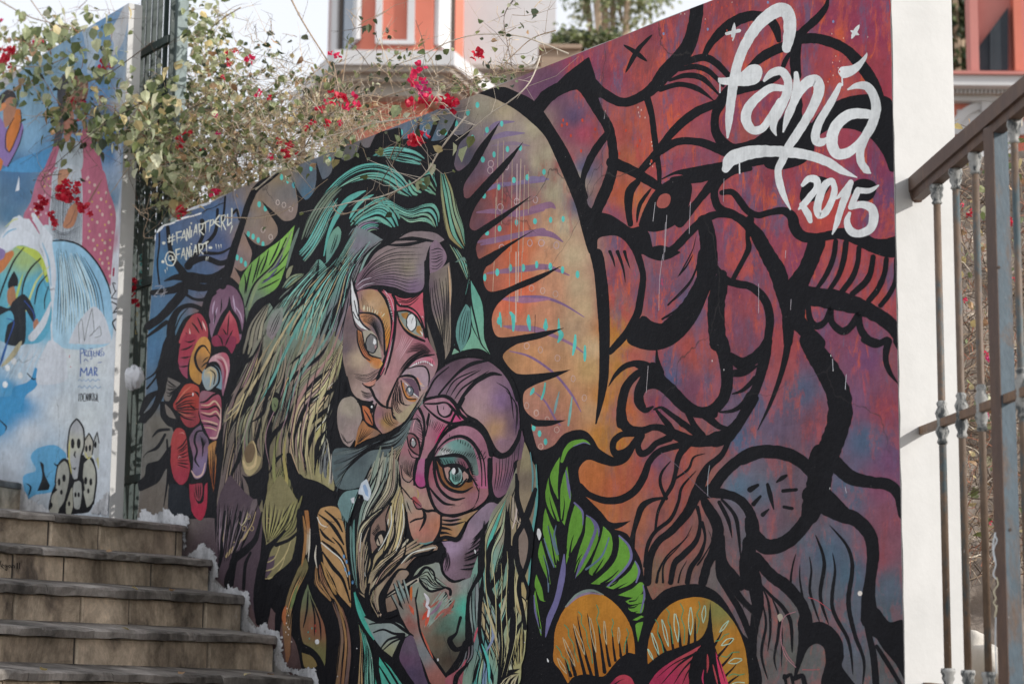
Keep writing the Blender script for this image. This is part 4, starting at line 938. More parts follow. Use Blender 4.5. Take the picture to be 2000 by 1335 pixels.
L a9cbb4 7 ; 1655,978 1600,985 1555,1035 1620,1020 1655,982
L a9cbb4 7 ; 1718,1140 1660,1135 1610,1170 1670,1175 1720,1145
L a9cbb4 7 ; 1740,1325 1680,1320 1640,1335
P @ 780,1280 b04050, 700,1330 8e2c48 ; 680,1345 740,1280 800,1262 850,1285 880,1345
E k 14 ; 720,1340 760,1310 800,1295
P @ 1350,1080 b04a52, 1100,1300 a83354 ; 985,1345 1050,1250 1150,1170 1290,1090 1400,1032 1330,1130 1300,1250 1290,1345
P c03a5c ; 1512,1080 1560,1190 1615,1345 1560,1345 1530,1220
T b04a50 18 ; 1448,1100 1452,1180 1445,1250
T b04a50 14 ; 1490,1180 1510,1260 1530,1345
T a83354 14 ; 1420,1220 1410,1290 1420,1345
E k 20 ; 1360,1090 1220,1190 1080,1345
E k 18 ; 1360,1120 1260,1220 1180,1345
E k 12 ; 1340,1100 1180,1180 1050,1290
E k 16 ; 1360,1150 1290,1250 1250,1345
E k 12 ; 1530,1130 1560,1230 1590,1330
@ 260 334 4
P 6d4f62>8a6a80:90 ; 595,1200 600,1060 640,950 700,905 750,890 810,930 855,1020 868,1130 850,1260 820,1335 640,1335
P @ 750,1110 b25860, 690,1280 8a3444, 780,1250 a03f4e ; 635,1310 660,1210 750,1055 810,1160 825,1250 820,1345 650,1345
V k ; 752,980,4 748,1060,30 700,1140,40 650,1250,36 625,1330,30
V k ; 752,1000,4 765,1080,24 815,1160,30 840,1260,30
T b09ab0 12 ; 640,1010 625,1060 622,1120
T b09ab0 12 ; 780,970 790,1040 800,1100
T b09ab0 10 ; 800,1060 840,1120 855,1190
T b09ab0 10 ; 660,1060 640,1130 625,1200
T k 10 ; 690,990 690,1060 680,1110
T k 10 ; 640,1080 640,1140 630,1200
T k 10 ; 750,1120 740,1240 740,1335
T k 12 ; 700,1230 730,1280 740,1335
T k 12 ; 780,1240 755,1290 745,1335
P @ 430,1170 a04a48, 520,1140 9a3a48, 400,1300 a84650 ; 360,1345 400,1220 460,1130 520,1112 570,1180 585,1270 560,1345
T d8b8b0 12 ; 540,1170 555,1210 570,1250
T d8b8b0 10 ; 440,1230 445,1270 455,1300
T k 14 ; 455,1180 490,1220 520,1270
T k 14 ; 500,1140 525,1190 545,1250
T k 14 ; 410,1260 450,1300 480,1345
@ 260 668 4
P @ 420,60 9a3848, 400,230 8e4258 ; 355,110 370,20 410,-60 500,-50 470,60 430,170 425,285 385,250 355,180
T k 14 ; 470,20 420,50 370,60
T k 14 ; 450,110 410,120 365,120
T k 14 ; 440,180 400,190 360,190
T k 12 ; 490,-20 440,0 400,-10
P 84324a ; 630,30 620,-40 700,-60 800,-40 800,30 770,90 720,30
T k 12 ; 700,30 690,-20 660,-60
T k 12 ; 720,30 740,-20 760,-60
P @ 560,40 c08a4a, 470,200 b8863f, 520,170 8a6648 ; 440,220 450,120 480,40 520,-30 570,-40 605,20 600,110 580,150 560,220 520,330 460,290
V k ; 600,90,6 560,30,14 520,40,20 485,110,20 500,190,20 540,240,14
T k 12 ; 590,150 560,170 530,200
T k 10 ; 600,110 565,130 540,160
P @ 720,90 b05a6a, 640,110 c09aa0, 720,300 9a6a80 ; 590,160 620,110 700,78 745,110 755,200 735,300 700,430 690,330 690,220 650,150
V d0a8a8 ; 640,110,4 700,125,14 735,220,14 715,360,4
V 9a4458 ; 655,130,4 700,160,18 720,240,16 700,330,4
P 7f9aa8 ; 540,300 545,230 590,180 640,180 680,220 695,290 690,370 640,350 580,370
P @ 590,300 8a9aa0, 610,240 b0a080 ; 548,300 560,220 600,190 650,220 655,300 620,360 580,375 555,340
V k ; 560,210,10 610,180,16 665,220,16 670,310,16 620,370,14
V c8b080 ; 575,240,4 605,235,12 610,290,10 600,350,4
V k ; 600,215,6 640,250,10 630,330,8
P @ 430,360 a8483c, 340,490 983c3a, 460,600 8a3a42, 440,480 a03c34 ; 313,490 350,420 400,340 450,322 510,350 520,430 510,560 520,620 460,665 410,650 370,590 330,530
H k 9 12 ; 320,490 400,400 480,380 | 340,540 400,600 500,630
T b86a58 10 ; 340,470 400,390 460,340
T b86a58 8 ; 350,540 410,570 480,580
T k 18 ; 470,380 505,400 515,430
T k 12 ; 440,480 480,520 520,520
V e8e8e8 ; 468,395,8 468,418,8
P @ 600,480 a04052, 600,690 8a4a68, 560,420 88606c, 660,700 a06a78 ; 520,420 540,380 620,390 680,420 690,500 690,600 680,700 650,760 600,750 570,690 530,600 515,520
V c8a890 ; 530,490,4 590,490,12 640,460,14 685,520,8
V k ; 520,470,8 570,460,16 630,410,16 690,400,8
V k ; 525,520,8 590,520,14 650,500,14 690,560,8
V c8a890 ; 530,545,4 600,560,12 650,540,12 688,600,8
V k ; 530,560,6 600,580,12 650,570,12 685,620,8
V c8a890 ; 535,610,4 600,620,12 660,640,10
V k ; 540,635,6 600,640,12 660,660,10
V c8a890 ; 555,665,4 610,670,10 655,690,8
V d0b0a8 ; 685,520,6 680,640,10 655,740,14 600,745,10
V k ; 540,690,10 580,760,24 640,780,24 690,720,24 705,600,24 700,430,24
P @ 480,800 8a6478, 560,960 7a6a88, 520,760 5c5062 ; 440,760 470,690 530,645 545,700 590,770 580,900 560,1020 500,1070 465,1030 470,900
V k ; 555,690,10 500,700,16 480,770,18 500,850,16 485,920,16 520,975,6
V c8a8a0 ; 455,1000,6 490,1050,16 540,1030,14 565,940,6
H k 6 9 ; 520,720 540,790 555,860 | 580,770 550,820 540,900
P @ 340,760 a04040, 380,1050 983444, 320,900 a03c40 ; 290,830 310,720 345,668 400,690 420,770 430,870 445,980 420,1080 370,1112 320,1060 295,950
H k 8 11 ; 420,730 390,790 340,830 | 440,1000 390,980 340,960
T c08078 8 ; 360,710 390,705 405,720
T d0a0a0 7 ; 350,910 360,890 380,900
P @ 600,820 a87a4a, 620,1100 a05a30 ; 585,820 620,780 660,770 650,950 630,1170 600,1000
H k 4 8 ; 595,830 600,980 625,1150 | 655,780 645,960 630,1160
P @ 500,1200 9a3444, 520,1320 a02c42 ; 440,1090 480,1090 480,1200 510,1260 550,1240 560,1120 580,1090 580,1240 560,1345 530,1390 490,1370 450,1290
P 8e3c48 ; 475,1120 500,1100 540,1100 540,1190 520,1240 490,1220
T k 8 ; 490,1110 495,1170 505,1220
T k 8 ; 510,1105 512,1170 515,1235
T k 8 ; 528,1105 527,1170 522,1220
V k ; 455,1090,40 500,1085,30 570,1085,30
P 6a6460 ; 250,260 290,280 370,320 320,380 280,460 240,440
H k 5 12 ; 262,270 310,320 350,350 | 255,430 285,440 330,370
P 6d655f ; 240,560 250,480 290,520 320,560 340,600 270,580
V k ; 290,510,10 340,560,40 360,620,30 280,620,20
#painted_outline
@ 260 334 4
V k ; 1160,0,10 1060,60,50 960,140,50 900,260,50 850,420,50 790,600,60 740,780,70 700,900,50
V k ; 200,390,14 205,560,14 190,720,14 205,880,14
V k ; 270,440,30 300,650,40 380,780,60 430,850,80
V k ; 240,860,7 330,830,43 450,830,79 600,840,65 720,780,58
V k ; 150,950,43 300,930,58 420,890,72 560,910,58 690,850,22
V k ; 450,720,43 560,680,43 680,720,43 760,690,29
V k ; 430,740,65 520,620,36 640,480,29 660,300,22
V k ; 560,640,29 680,640,22 760,600,14
V k ; 540,390,36 545,500,29 480,640,29
V k ; 410,960,22 480,1000,22 560,1000,29 640,950,29
V k ; 120,1210,65 220,1140,65 320,1030,72 400,940,65
V k ; 300,1345,72 300,1200,65 360,1080,43 460,1050,36 560,1100,36 590,1180,29
V k ; 100,1300,14 180,1240,29 260,1180,36
V k ; 720,200,14 710,320,17 690,420,14
V k ; 780,330,17 810,300,22 830,380,14
V k ; 440,1060,3 370,1140,10 320,1260,10
@ 260 668 4
V k ; 300,-10,110 270,100,110 230,250,100 220,380,60 160,520,50 80,600,70
V k ; 230,120,14 170,240,14 100,290,8
V k ; 330,0,10 300,100,10 350,240,8
V k ; 340,-10,10 330,80,8 360,190,6
V k ; 230,480,40 240,570,50 290,630,60 340,640,50
V k ; 110,360,16 180,270,14 215,180,8
V k ; 280,680,20 200,690,24 150,740,8
V k ; 250,720,20 190,820,26 110,860,8 80,900,4
P k ; 90,1040 110,950 200,920 260,840 300,800 290,950 250,1000 200,1090 110,1140 50,1160 40,1090
V k ; 200,380,20 120,440,60 60,560,30
V k ; 265,760,14 275,1000,22 260,1150,14 240,1280,6
P 23272d ; 290,1110 350,1110 420,1130 440,1200 450,1345 290,1345 275,1200
#painted_hair
@ 560 200 4
F 5fa99f,74b0a5,5c9a90 3 ; 640,420 760,352 880,345 1000,375 1080,430 | 780,430 880,470 990,490 1060,490
F 62ada3,5fa99f,7aa890,68b2a8 4 ; 150,920 280,720 420,570 560,485 700,465 830,505 920,580 1000,745 | 360,720 420,665 560,620 680,612 790,650 880,720 985,748
F 7a8a74,6c7a6c,62706c,7d8a70 4 ; 95,1110 180,880 290,720 420,600 | 190,1030 290,870 370,750 450,670
F 62ada3,6fa8a0,7ab0a8,5fa99f,869a86 5 ; 70,1180 160,1080 260,900 370,730 | 150,1248 235,1130 305,1000 350,880 430,770
V 5fa99f ; 290,1200,8 330,1020,24 400,870,40 470,770,44 560,715,34 620,690,6
T 68b0a5 30 ; 490,910 540,820 600,760 680,720
P 74a08c>5f8a84:60 ; 310,1260 312,1130 350,1020 400,968 426,1010 410,1100 360,1190
H k 3 6 ; 330,1200 360,1100 390,1000 | 350,1190 390,1100 410,1010
F 68b0a5,7fae98,5fa99f,6fb0a0 4 ; 470,960 520,880 620,800 720,745 800,765 870,850 905,950 | 560,965 640,935 720,930 810,988
F 6ab0a4,76a892,68aea4,88aa8c 4 ; 680,770 790,760 870,800 960,830 1060,795 1150,790 1195,870 1190,985 | 900,900 960,940 1060,935 1150,972
F 5fa99f,b8a884,68a898,8a7a9a,6fae9e,93a888 6 ; 320,1345 420,1170 480,1050 560,950 640,915 700,910 | 490,1345 545,1150 620,1030 690,995 745,1025
F 7a757c,8a8a88,6a666c,78a096 4 ; 490,1345 550,1180 640,1080 760,1052 | 575,1345 650,1190 765,1078
F 7a8a6c,5fa594,6fae9a,a8905c 4 ; 1190,510 1200,700 1230,900 1270,1060 1392,1175 | 1235,535 1300,680 1335,850 1385,980 1397,1110
F 8a9a7c,6aa898,88a890 3 ; 1265,1105 1320,1200 1390,1345 | 1330,1140 1400,1250 1425,1345
F 6ab0a0,7a9a78,68a898 3 ; 1010,640 1060,685 1165,742 | 1080,550 1150,500 1175,660
F 5fa99f,74a890 2 ; 930,640 960,700 1000,740 | 960,600 1010,660 1060,700
@ 260 334 4
P @ 1400,1000 5fa89c, 1600,700 76ac9a, 1300,1250 6a9a8e, 1600,1100 74727a, 1750,600 7a7580, 950,1250 7f7a6c, 1150,1000 7a8a7c, 1450,800 6a9a90, 950,1345 7c7a6c, 1150,1345 74806f, 1300,1345 76887c, 1500,1345 7a7a78 ; 900,1345 950,1385 1000,1350 1060,1390 1130,1350 1220,1395 1300,1350 1380,1390 1450,1350 1540,1390 1640,1345 1650,1100 1700,900 1740,760 1830,610 1950,535 1740,440 1640,600 1530,760 1450,690 1330,830 1170,960 1100,1080 1060,1030 920,1210
F 6f7a70,6a9a90,7d8a74,6f6a70 4 ; 1070,1095 1170,960 1330,825 1455,670 | 1210,1115 1290,1000 1400,860 1455,720
F 62a398,c0aa80,6fa598,5fb0a4,868a80,6fb8a8,c0a484,8a9a88 10 ; 1190,1345 1230,1170 1400,950 1530,780 1640,600 1740,430 | 1420,1345 1490,1130 1560,950 1600,800 1680,640 1760,510
F 74707a,94949a,5f5c64,8a848c,8ab0a0 7 ; 1470,1345 1560,1120 1640,900 1700,700 1830,550 | 1600,1345 1680,1000 1720,820 1850,620 1960,530
W k ; 1740,430,10 1660,560,22 1580,700,26 1500,830,24 1400,1000,20 1320,1120,16 1240,1250,20 1200,1345,20
W k ; 1690,620,10 1600,800,22 1540,960,20 1480,1120,22 1400,1345,24
W k ; 1450,680,10 1440,780,26 1400,900,26 1320,1030,26 1210,1120,14
W k ; 1345,795,30 1250,860,36 1160,940,26
W k ; 1310,860,12 1240,930,24 1150,1010,22 1070,1100,10
W k ; 1720,840,20 1660,960,28 1590,1060,28 1540,1200,28 1480,1345,28
W k ; 1830,560,10 1740,700,18 1700,850,18
W k ; 1950,540,8 1830,640,16 1740,780,12
W k ; 1560,1060,26 1500,1180,24 1440,1345,22
W k ; 1070,1020,10 1000,1120,20 920,1220,24 880,1345,24
H 8fd0c4 7 8 ; 1100,1090 1180,960 1330,840 1450,700 | 1640,1330 1690,900 1750,740 1900,545
H c4ac84 5 7 ; 1000,1300 1180,1100 1330,950 1500,760 | 1600,1330 1660,950 1720,720 1800,560
H k 17 9 ; 1070,1110 1170,965 1330,830 1450,695 | 1640,1345 1690,900 1750,740 1940,540
H k 7 9 ; 900,1340 960,1180 1060,1040 1100,1090 | 1200,1345 1240,1200 1330,1040 1440,900
P 7f8a80>8a7a80:90 ; 1043,1240 1080,1120 1130,1075 1172,1060 1165,1180 1120,1270 1080,1332 1058,1310
H k 3 6 ; 1060,1260 1090,1170 1150,1080 | 1085,1310 1130,1220 1160,1110
F 7a7468,8a8470,6a665e,9a9480 4 ; 870,1345 905,1210 980,1100 1062,1015 | 1000,1345 1020,1200 1050,1110 1070,1025
F 7a6a74,86868a 2 ; 1560,1345 1610,1150 1700,880 | 1740,1345 1745,1100 1715,840
F 7d8a78,6a9a90,8a9470 3 ; 1150,920 1230,820 1340,790 | 1200,920 1270,870 1330,820
T 8a8a70 34 ; 1200,840 1230,760 1250,740
T 6a7a70 26 ; 1200,760 1240,600 1300,440
@ 260 668 4
P @ 800,500 7c7068, 900,200 7f7a6e, 850,800 6f635c, 1000,400 75766a, 1100,700 7a7458, 1150,1100 857f52, 1250,300 7c7c6c, 1350,500 8a7470, 1300,750 947f78, 1450,600 aca07a, 1500,900 b0a872, 1450,200 80786c, 1580,150 aaa676, 800,1100 6a5c5e, 1000,1000 6a6050, 1200,500 74705e, 960,-10 7c7a6c, 1150,-10 74806f, 1300,-10 76887c, 1500,-10 7a7a78, 1600,-10 8a8a78 ; 690,1360 690,1000 700,720 740,480 850,250 960,0 1040,-50 1110,-10 1200,-60 1300,-10 1390,-50 1480,-10 1560,-50 1620,-10 1640,60 1600,350 1560,600 1540,760 1580,1000 1570,1160 1440,1095 1400,1100 1300,1030 1255,900 1220,860 1195,880 1240,1360
F 7a7468,b8aa84,8a6a6c,9a9278,6f6a62,b8ac84,a08070 8 ; 690,730 730,490 850,270 1000,-20 | 690,1000 770,700 920,470 1000,200 1020,-20
F 7a7a66,9a9270,75806a,656858,a89c78,8a7470 7 ; 820,900 830,640 970,390 1120,-10 | 1045,900 1010,560 1180,270 1200,-20
F 8a8f7c,6a6668,9a8478,7a7a60,a8a084,6a7068,94767a,b0a888 9 ; 1045,720 1180,420 1210,200 1290,-20 | 1210,860 1190,580 1330,320 1550,120 1600,-20
F a89488,c0b084,94767a,d0c898,b0947c,ccc098 8 ; 1245,900 1220,700 1290,450 1470,270 1640,-20 | 1410,1095 1370,800 1400,620 1550,380 1640,60
F bdb47a,d4cc9c,8a8a74,c6ba7e,dcd8c4 6 ; 1400,760 1500,560 1560,430 1610,250 | 1575,1165 1585,1000 1530,760 1570,600 1605,330
F 94945e,6d6a50,a8a268,7a7a58,8a7c4a 7 ; 1040,1345 1100,1100 1160,950 1190,870 | 1245,1345 1235,1100 1205,900
F 6d5f60,84746e,5f5456,94806a,6a5c60 7 ; 690,1345 715,1100 780,800 860,640 | 900,1345 840,1100 860,830
F 8f8f88,74787a,a8a098 3 ; 1440,1000 1460,850 1520,720 | 1570,1140 1570,900 1540,760
W k ; 1000,-20,30 950,100,24 830,200,28 780,300,12
W k ; 1010,0,36 990,130,28 960,260,36 880,360,36 780,430,36 720,540,28
W k ; 970,280,30 930,430,48 850,530,56 760,620,66 700,740,76 680,880,66 690,1000,56
W k ; 1130,60,18 1050,160,28 1000,260,22 950,420,18 900,560,14
W k ; 1190,60,28 1120,260,28 1050,420,32 1010,560,28 900,640,12
W k ; 1010,560,28 980,700,28 960,800,18 1000,890,12
W k ; 1110,180,14 1060,340,18 1020,480,14
W k ; 1190,240,36 1150,420,36 1080,560,36 1060,720,46 1040,880,46 1030,1080,56 1020,1335,40
W k ; 1290,380,18 1220,470,28 1200,600,28 1100,720,36 1050,850,28
W k ; 1190,860,46 1120,920,28 1040,1060,18
W k ; 1540,-10,18 1450,120,28 1300,230,28 1200,330,22 1160,430,18
W k ; 1400,40,14 1300,110,18 1210,190,14
W k ; 1550,200,16 1440,290,32 1330,400,32 1260,500,28 1215,640,22 1230,780,18 1260,930,8
W k ; 1600,260,16 1560,370,32 1440,430,32 1340,520,28 1290,640,28 1260,760,18 1270,950,12
W k ; 1560,480,26 1470,560,36 1380,640,32 1350,760,32 1340,900,28 1360,1040,28
W k ; 1540,590,26 1450,650,32 1390,760,32 1370,900,18
W k ; 1530,660,26 1460,760,32 1430,880,36 1420,1040,36
W k ; 1620,200,16 1600,350,28 1580,500,36 1550,640,28 1530,760,24 1570,900,28 1590,1100,36 1600,1230,36
W k ; 1200,880,56 1230,1010,76 1330,1100,92 1430,1130,90 1530,1190,70 1600,1320,60
P k ; 850,1030 900,1050 980,1010 1040,920 1060,1000 1030,1100 1020,1200 960,1345 930,1345 900,1130
W k ; 820,660,14 800,800,18 760,960,14 740,1100,18 700,1200,18
W k ; 760,760,12 720,900,12 700,1040,10
W k ; 870,640,18 830,900,32 780,1010,24 740,1130,18
W k ; 850,1050,28 860,1200,28 870,1335,18
W k ; 1110,1060,12 1090,1180,12 1060,1300,8
W k ; 1230,1120,36 1240,1230,28 1190,1335,22
P k ; 1068,500 1080,410 1112,385 1147,420 1142,515 1112,575 1080,560
T c8a87a 7 ; 975,120 945,230 905,320
T c8a87a 6 ; 870,380 850,470 780,600
T c8a87a 6 ; 1260,240 1200,300 1180,420
T d8d0c0 8 ; 1580,300 1480,400 1400,470
T d8d4c0 8 ; 1540,480 1500,600 1420,700
T c4a888 7 ; 1230,720 1240,860 1300,1030
T d0c8b0 7 ; 1520,760 1540,960 1530,1120
T c0a8a0 6 ; 1400,520 1320,620 1280,760
T a89478 6 ; 800,820 770,960 730,1180
T a89478 6 ; 840,1080 810,1200 800,1335
W 68a096 ; 1500,-480,6 1400,-320,16 1300,-140,20 1200,60,22 1090,290,18 990,480,6
W 7aa898 ; 1580,-420,6 1480,-200,16 1400,0,20 1290,160,20 1200,360,16 1150,560,6
W b8a884 ; 1330,-300,6 1230,-160,14 1120,20,20 1010,220,22 880,430,18 780,620,6
W 6f8f86 ; 1620,-300,6 1540,-80,16 1440,80,20 1320,240,20 1240,420,16 1180,640,8
W a8847e ; 1640,-160,6 1560,60,16 1450,230,22 1340,370,24 1260,560,22 1240,800,8
W c4b88c ; 1630,60,6 1560,260,18 1470,430,26 1390,620,26 1350,820,22 1370,1020,8
W 8a9078 ; 1240,-120,6 1140,60,16 1080,240,22 980,420,20 900,640,16 820,860,6
W 9a8a70 ; 1120,-60,6 1000,130,16 900,320,20 800,480,22 740,690,18 710,930,8
W 7a6a66 ; 980,60,6 880,240,16 800,400,20 730,600,18 700,820,8
W 8f8f5c ; 1180,640,6 1120,800,18 1100,980,24 1120,1160,18 1110,1330,8
W a89a60 ; 1200,700,6 1180,880,18 1200,1060,22 1200,1250,10
H a89c7c 4 6 ; 700,960 730,680 860,260 1000,-20 | 1560,1100 1520,760 1590,300 1600,-20
H 9a7c82 4 7 ; 760,960 800,680 960,300 1100,-20 | 1500,1050 1400,760 1500,330 1560,-20
H k 15 9 ; 690,1000 720,700 850,260 1000,-20 | 1570,1150 1530,760 1600,300 1620,-20
P 8c7a58>b0a078:90 ; 855,930 880,830 930,765 960,800 970,880 1005,900 980,980 920,1042 880,1020
P 6f5c46 ; 870,860 900,800 940,790 955,850 930,930 890,940
V c4ae84 ; 860,920,10 890,980,26 950,960,22 965,850,10 940,770,8
P 6f7a58 ; 1085,500 1090,440 1110,430 1135,450 1132,500 1110,545 1090,530
P k ; 1102,470 1118,500 1108,508
V c4b48a ; 740,560,6 830,470,10 870,400,8 820,520,8 720,620,4
@ 260 1001 4
P 54464e ; 655,300 645,60 680,-140 760,-300 860,-180 980,-60 1010,100 1000,280 970,600 960,850 900,640 780,560 690,535 680,420
F 6d5f64,5c4c54,75686a,5a4a50 4 ; 650,280 648,60 650,-20 | 820,330 900,150 960,-20
V b09a74 ; 730,-10,8 720,120,8 690,300,6
V b09a74 ; 730,340,20 770,290,26 850,210,14 930,90,8 960,-10,6
V b09a74 ; 780,230,8 860,210,8 900,150,6
P 88805c ; 1040,230 1010,60 1050,-140 1150,-300 1250,-160 1310,-20 1295,150 1260,380 1150,460 1060,520 1020,400
F 8f8a5c,a09a66,7c7850 3 ; 1060,190 1130,100 1200,-20 | 1110,230 1260,140 1300,-20
P 5a4a56 ; 1030,370 1110,330 1100,420 1050,500 1010,520
V c0b080 ; 1020,455,8 1100,430,10 1190,330,10 1240,200,6
V c0b080 ; 1040,390,8 1110,350,8 1160,220,6
V c0b080 ; 1020,515,6 1090,500,10 1160,420,8 1200,300,6
V k ; 1190,140,16 1110,220,36 1050,290,60 1010,420,70 980,650,80 990,850,60
V k ; 1290,150,20 1220,210,26 1120,250,30
V k ; 1010,-10,10 960,200,40 870,300,60 790,370,60 770,560,36
V k ; 920,310,20 880,400,26 865,590,26
V k ; 840,-10,16 820,180,24 790,330,40
V k ; 720,-10,20 700,160,20 680,300,8
V k ; 1310,-10,60 1310,200,70 1270,400,90 1140,520,100 1060,650,90 1020,850,70
V k ; 1260,440,50 1190,600,70 1140,800,56 1130,920,40
P 7a7450>8a5f48:90 ; 1170,860 1210,640 1290,440 1350,350 1370,430 1310,560 1260,680 1240,860 1230,1100 1200,1190 1180,1000
P @ 1360,600 6f7a5c, 1450,900 8a5c48, 1420,1100 74704a, 1480,1200 7a7a4e ; 1320,700 1368,555 1400,660 1500,900 1505,1150 1480,1250 1440,1130 1340,1030 1308,880
T k 16 ; 1370,600 1360,760 1330,900
T k 14 ; 1385,640 1420,800 1420,960
T k 14 ; 1400,680 1460,850 1470,1000
D 4f9a90 5 8 ; 1370,930 1400,900 1380,980
D b04a40 5 12 ; 1425,880 1430,920
V k ; 1310,1020,20 1400,1080,40 1470,1180,44 1490,1345,50
P 84724a ; 1320,1090 1400,1120 1440,1190 1400,1210 1340,1200
H b4ac70 7 8 ; 1050,220 1030,100 1025,-60 | 1090,220 1210,110 1280,-40
H k 8 9 ; 1050,230 1030,100 1022,-100 | 1090,225 1220,110 1300,-20
H 8a7a84 6 8 ; 665,330 655,100 662,-60 | 800,330 890,150 950,-60
H k 8 10 ; 660,400 652,100 660,-100 | 790,360 880,150 975,-40
T d0c49a 7 ; 900,-10 880,60 850,100 830,70
O a8946c 14 18 5 ; 905,30 870,120 1060,60 930,120
W k ; 820,300,20 760,450,44 740,560,50 760,700,30
W k ; 700,150,20 690,330,30 660,480,30
H k 4 9 ; 1180,860 1230,640 1310,440 | 1230,900 1270,680 1360,440
H c49a66 3 8 ; 1190,800 1240,620 1320,460 | 1220,850 1290,620 1360,480
T b06a44 30 ; 1200,720 1180,800 1190,880
D d8d4d0 4 6 ; 1205,745 1215,800 1200,860 1220,905 1195,930 1240,1005 1215,950 1210,890
T b08050 24 ; 1330,20 1350,200 1320,420
T 7a8a5a 26 ; 1290,560 1260,650 1230,760
P b58e60 ; 1445,20 1480,-40 1600,-40 1650,100 1690,330 1705,740 1600,620 1510,480 1480,300 1460,150
V k ; 1450,10,8 1540,80,24 1600,160,30 1650,250,10
V k ; 1460,120,8 1500,180,24 1580,240,4
V k ; 1480,220,12 1580,300,26 1660,420,24 1695,600,10
V k ; 1480,300,10 1560,420,30 1640,520,24 1700,700,10
V k ; 1500,-20,10 1590,60,22 1640,150,10
V k ; 1560,190,8 1630,270,16 1680,400,8
V e8e0d0 ; 1470,230,8 1540,290,10 1630,370,8 1680,500,6
V e8e0d0 ; 1440,30,6 1470,90,8 1520,110,4
F a07a50,8a5f50,b08a58 3 ; 1420,400 1430,560 1530,700 | 1480,380 1560,520 1610,640
F a8804f,7a5a58,8a6a54 3 ; 1560,620 1680,850 1700,1050 1690,1345 | 1560,720 1640,1000 1600,1345
P @ 1400,60 a87040, 1370,250 b8a890 ; 1340,-20 1370,-20 1385,150 1370,300 1350,330 1360,150
V d8d0c0 ; 1385,120,4 1380,250,12 1370,380,4
V d8d0c0 ; 1435,250,4 1425,340,14 1440,430,4
P 4fae9c>5aa898:90 ; 1735,610 1770,700 1830,830 1900,960 1880,990 1800,830 1750,740
F 5fb8a4,8a9a7a,56b0a0 3 ; 1750,830 1800,1060 1830,1345 | 1790,880 1850,1060 1880,1345
P 4ab89f>58a898:0 ; 1900,1080 1960,1200 2010,1345 1890,1345
D 6aa0d0 8 16 ; 1650,340 1670,380 1660,440 1690,470 1715,540
D e8eaf0 16 20 ; 1440,1005
#painted_hair
@ 640 500 5
P @ 330,220 7a5f6c, 600,60 8a7a78, 800,120 8f8474, 600,260 806a7c, 850,300 7a647c, 930,150 857882 ; 270,300 300,180 390,80 480,-40 640,-130 800,-230 960,-240 1060,-220 1140,-160 1060,-110 1000,-100 960,30 955,200 920,330 800,356 640,300 450,282 300,335
H k 13 9 ; 280,290 420,60 650,-80 950,-90 | 330,310 480,270 650,290 800,345 930,310
T c8bcc8 7 ; 280,300 340,240 430,210
T c8bcc8 7 ; 290,330 370,280 460,262
V k ; 560,-110,10 760,-110,36 960,-150,20
V k ; 640,-150,10 830,-170,40 1060,-140,16
P 87707f ; 1000,-90 1060,-160 1140,-60 1165,20 1120,110 1060,150 1000,170
H k 7 9 ; 1010,-70 1080,-90 1130,-60 | 1000,130 1070,140 1140,60
P @ 1020,300 6a5a62, 1150,300 8a7f70, 1120,700 8f8474, 1060,500 75666a ; 1000,180 1060,150 1150,90 1190,60 1215,300 1205,500 1200,900 1130,1035 1085,850 1020,600 985,450
H k 9 10 ; 1000,300 1020,560 1090,850 1130,1030 | 1190,80 1205,400 1200,700 1190,930
T c0a080 16 ; 1180,90 1195,250 1200,480
P 71665e ; 1020,620 1060,760 1130,960 1100,900 1050,960 1000,840 970,640 960,480 985,470
F 6d8a80,5fa094,7f8a74,5f9a90 3 ; 1220,60 1330,0 1375,120 1350,300 1290,500 1230,900 | 1380,60 1380,280 1330,470 1270,620 1260,900
V k ; 1210,80,40 1280,180,40 1330,330,36 1300,520,36 1240,700,34 1260,880,30
P 66a898>7aa88c:60 ; 1395,230 1500,430 1525,600 1530,800 1588,957 1470,900 1310,925 1400,760 1400,500
V k ; 1395,220,10 1400,420,20 1450,650,16 1500,850,14 1580,950,8
T k 10 ; 1400,600 1420,700 1480,820
P 5f8a84 ; 1300,935 1255,780 1275,620 1350,470 1395,520 1395,700 1355,850
H k 4 8 ; 1350,480 1290,640 1280,860 | 1390,540 1380,700 1330,880
P 7fa890 ; 1215,960 1240,900 1290,940
#painted_faces
P @ 300,1000 b5a088, 180,900 63555a, 200,1150 7d6a62, 700,820 b07c82, 900,450 b4606c, 640,1150 b8868a, 600,1400 bd8f88, 900,1150 9c868c, 560,1560 b08a70, 330,1350 b0988c, 760,1500 a8927c, 850,1450 b09890, 430,1400 a89098, 250,700 6c5c60, 700,430 c05c68, 950,900 8a5560, 950,800 b06878 ; 160,700 200,520 250,440 290,350 430,322 640,375 720,415 860,400 940,350 945,600 960,750 1000,850 1065,965 1075,1080 1000,1260 960,1330 900,1450 780,1560 720,1640 520,1735 480,1640 440,1560 430,1430 330,1400 230,1330 190,1180 150,1000 150,850
P @ 400,400 b08a64, 420,480 c0a080, 560,600 b58a58, 590,800 c08038, 300,380 8f6f70 ; 290,400 320,345 430,325 520,370 580,480 610,620 610,800 575,960 565,800 550,680 520,600 430,560 350,540 315,500
H k 20 5 ; 320,350 330,430 340,520 | 640,700 620,740 560,860
T e0d0b0 10 ; 350,480 352,510 355,535
H e4d4b8 8 8 ; 350,470 352,500 355,530 | 570,560 555,580 535,600
H c87830 7 9 ; 520,540 505,565 495,580 | 600,860 585,865 560,880
P @ 360,620 c08860, 480,680 6f646c ; 318,570 420,560 500,610 545,700 560,900 560,960 520,900 490,800 440,730 370,670 330,620
H k 8 8 ; 318,575 430,570 540,700 | 330,630 450,700 550,950
V k ; 320,555,14 430,560,22 510,610,22 550,720,20 560,960,20
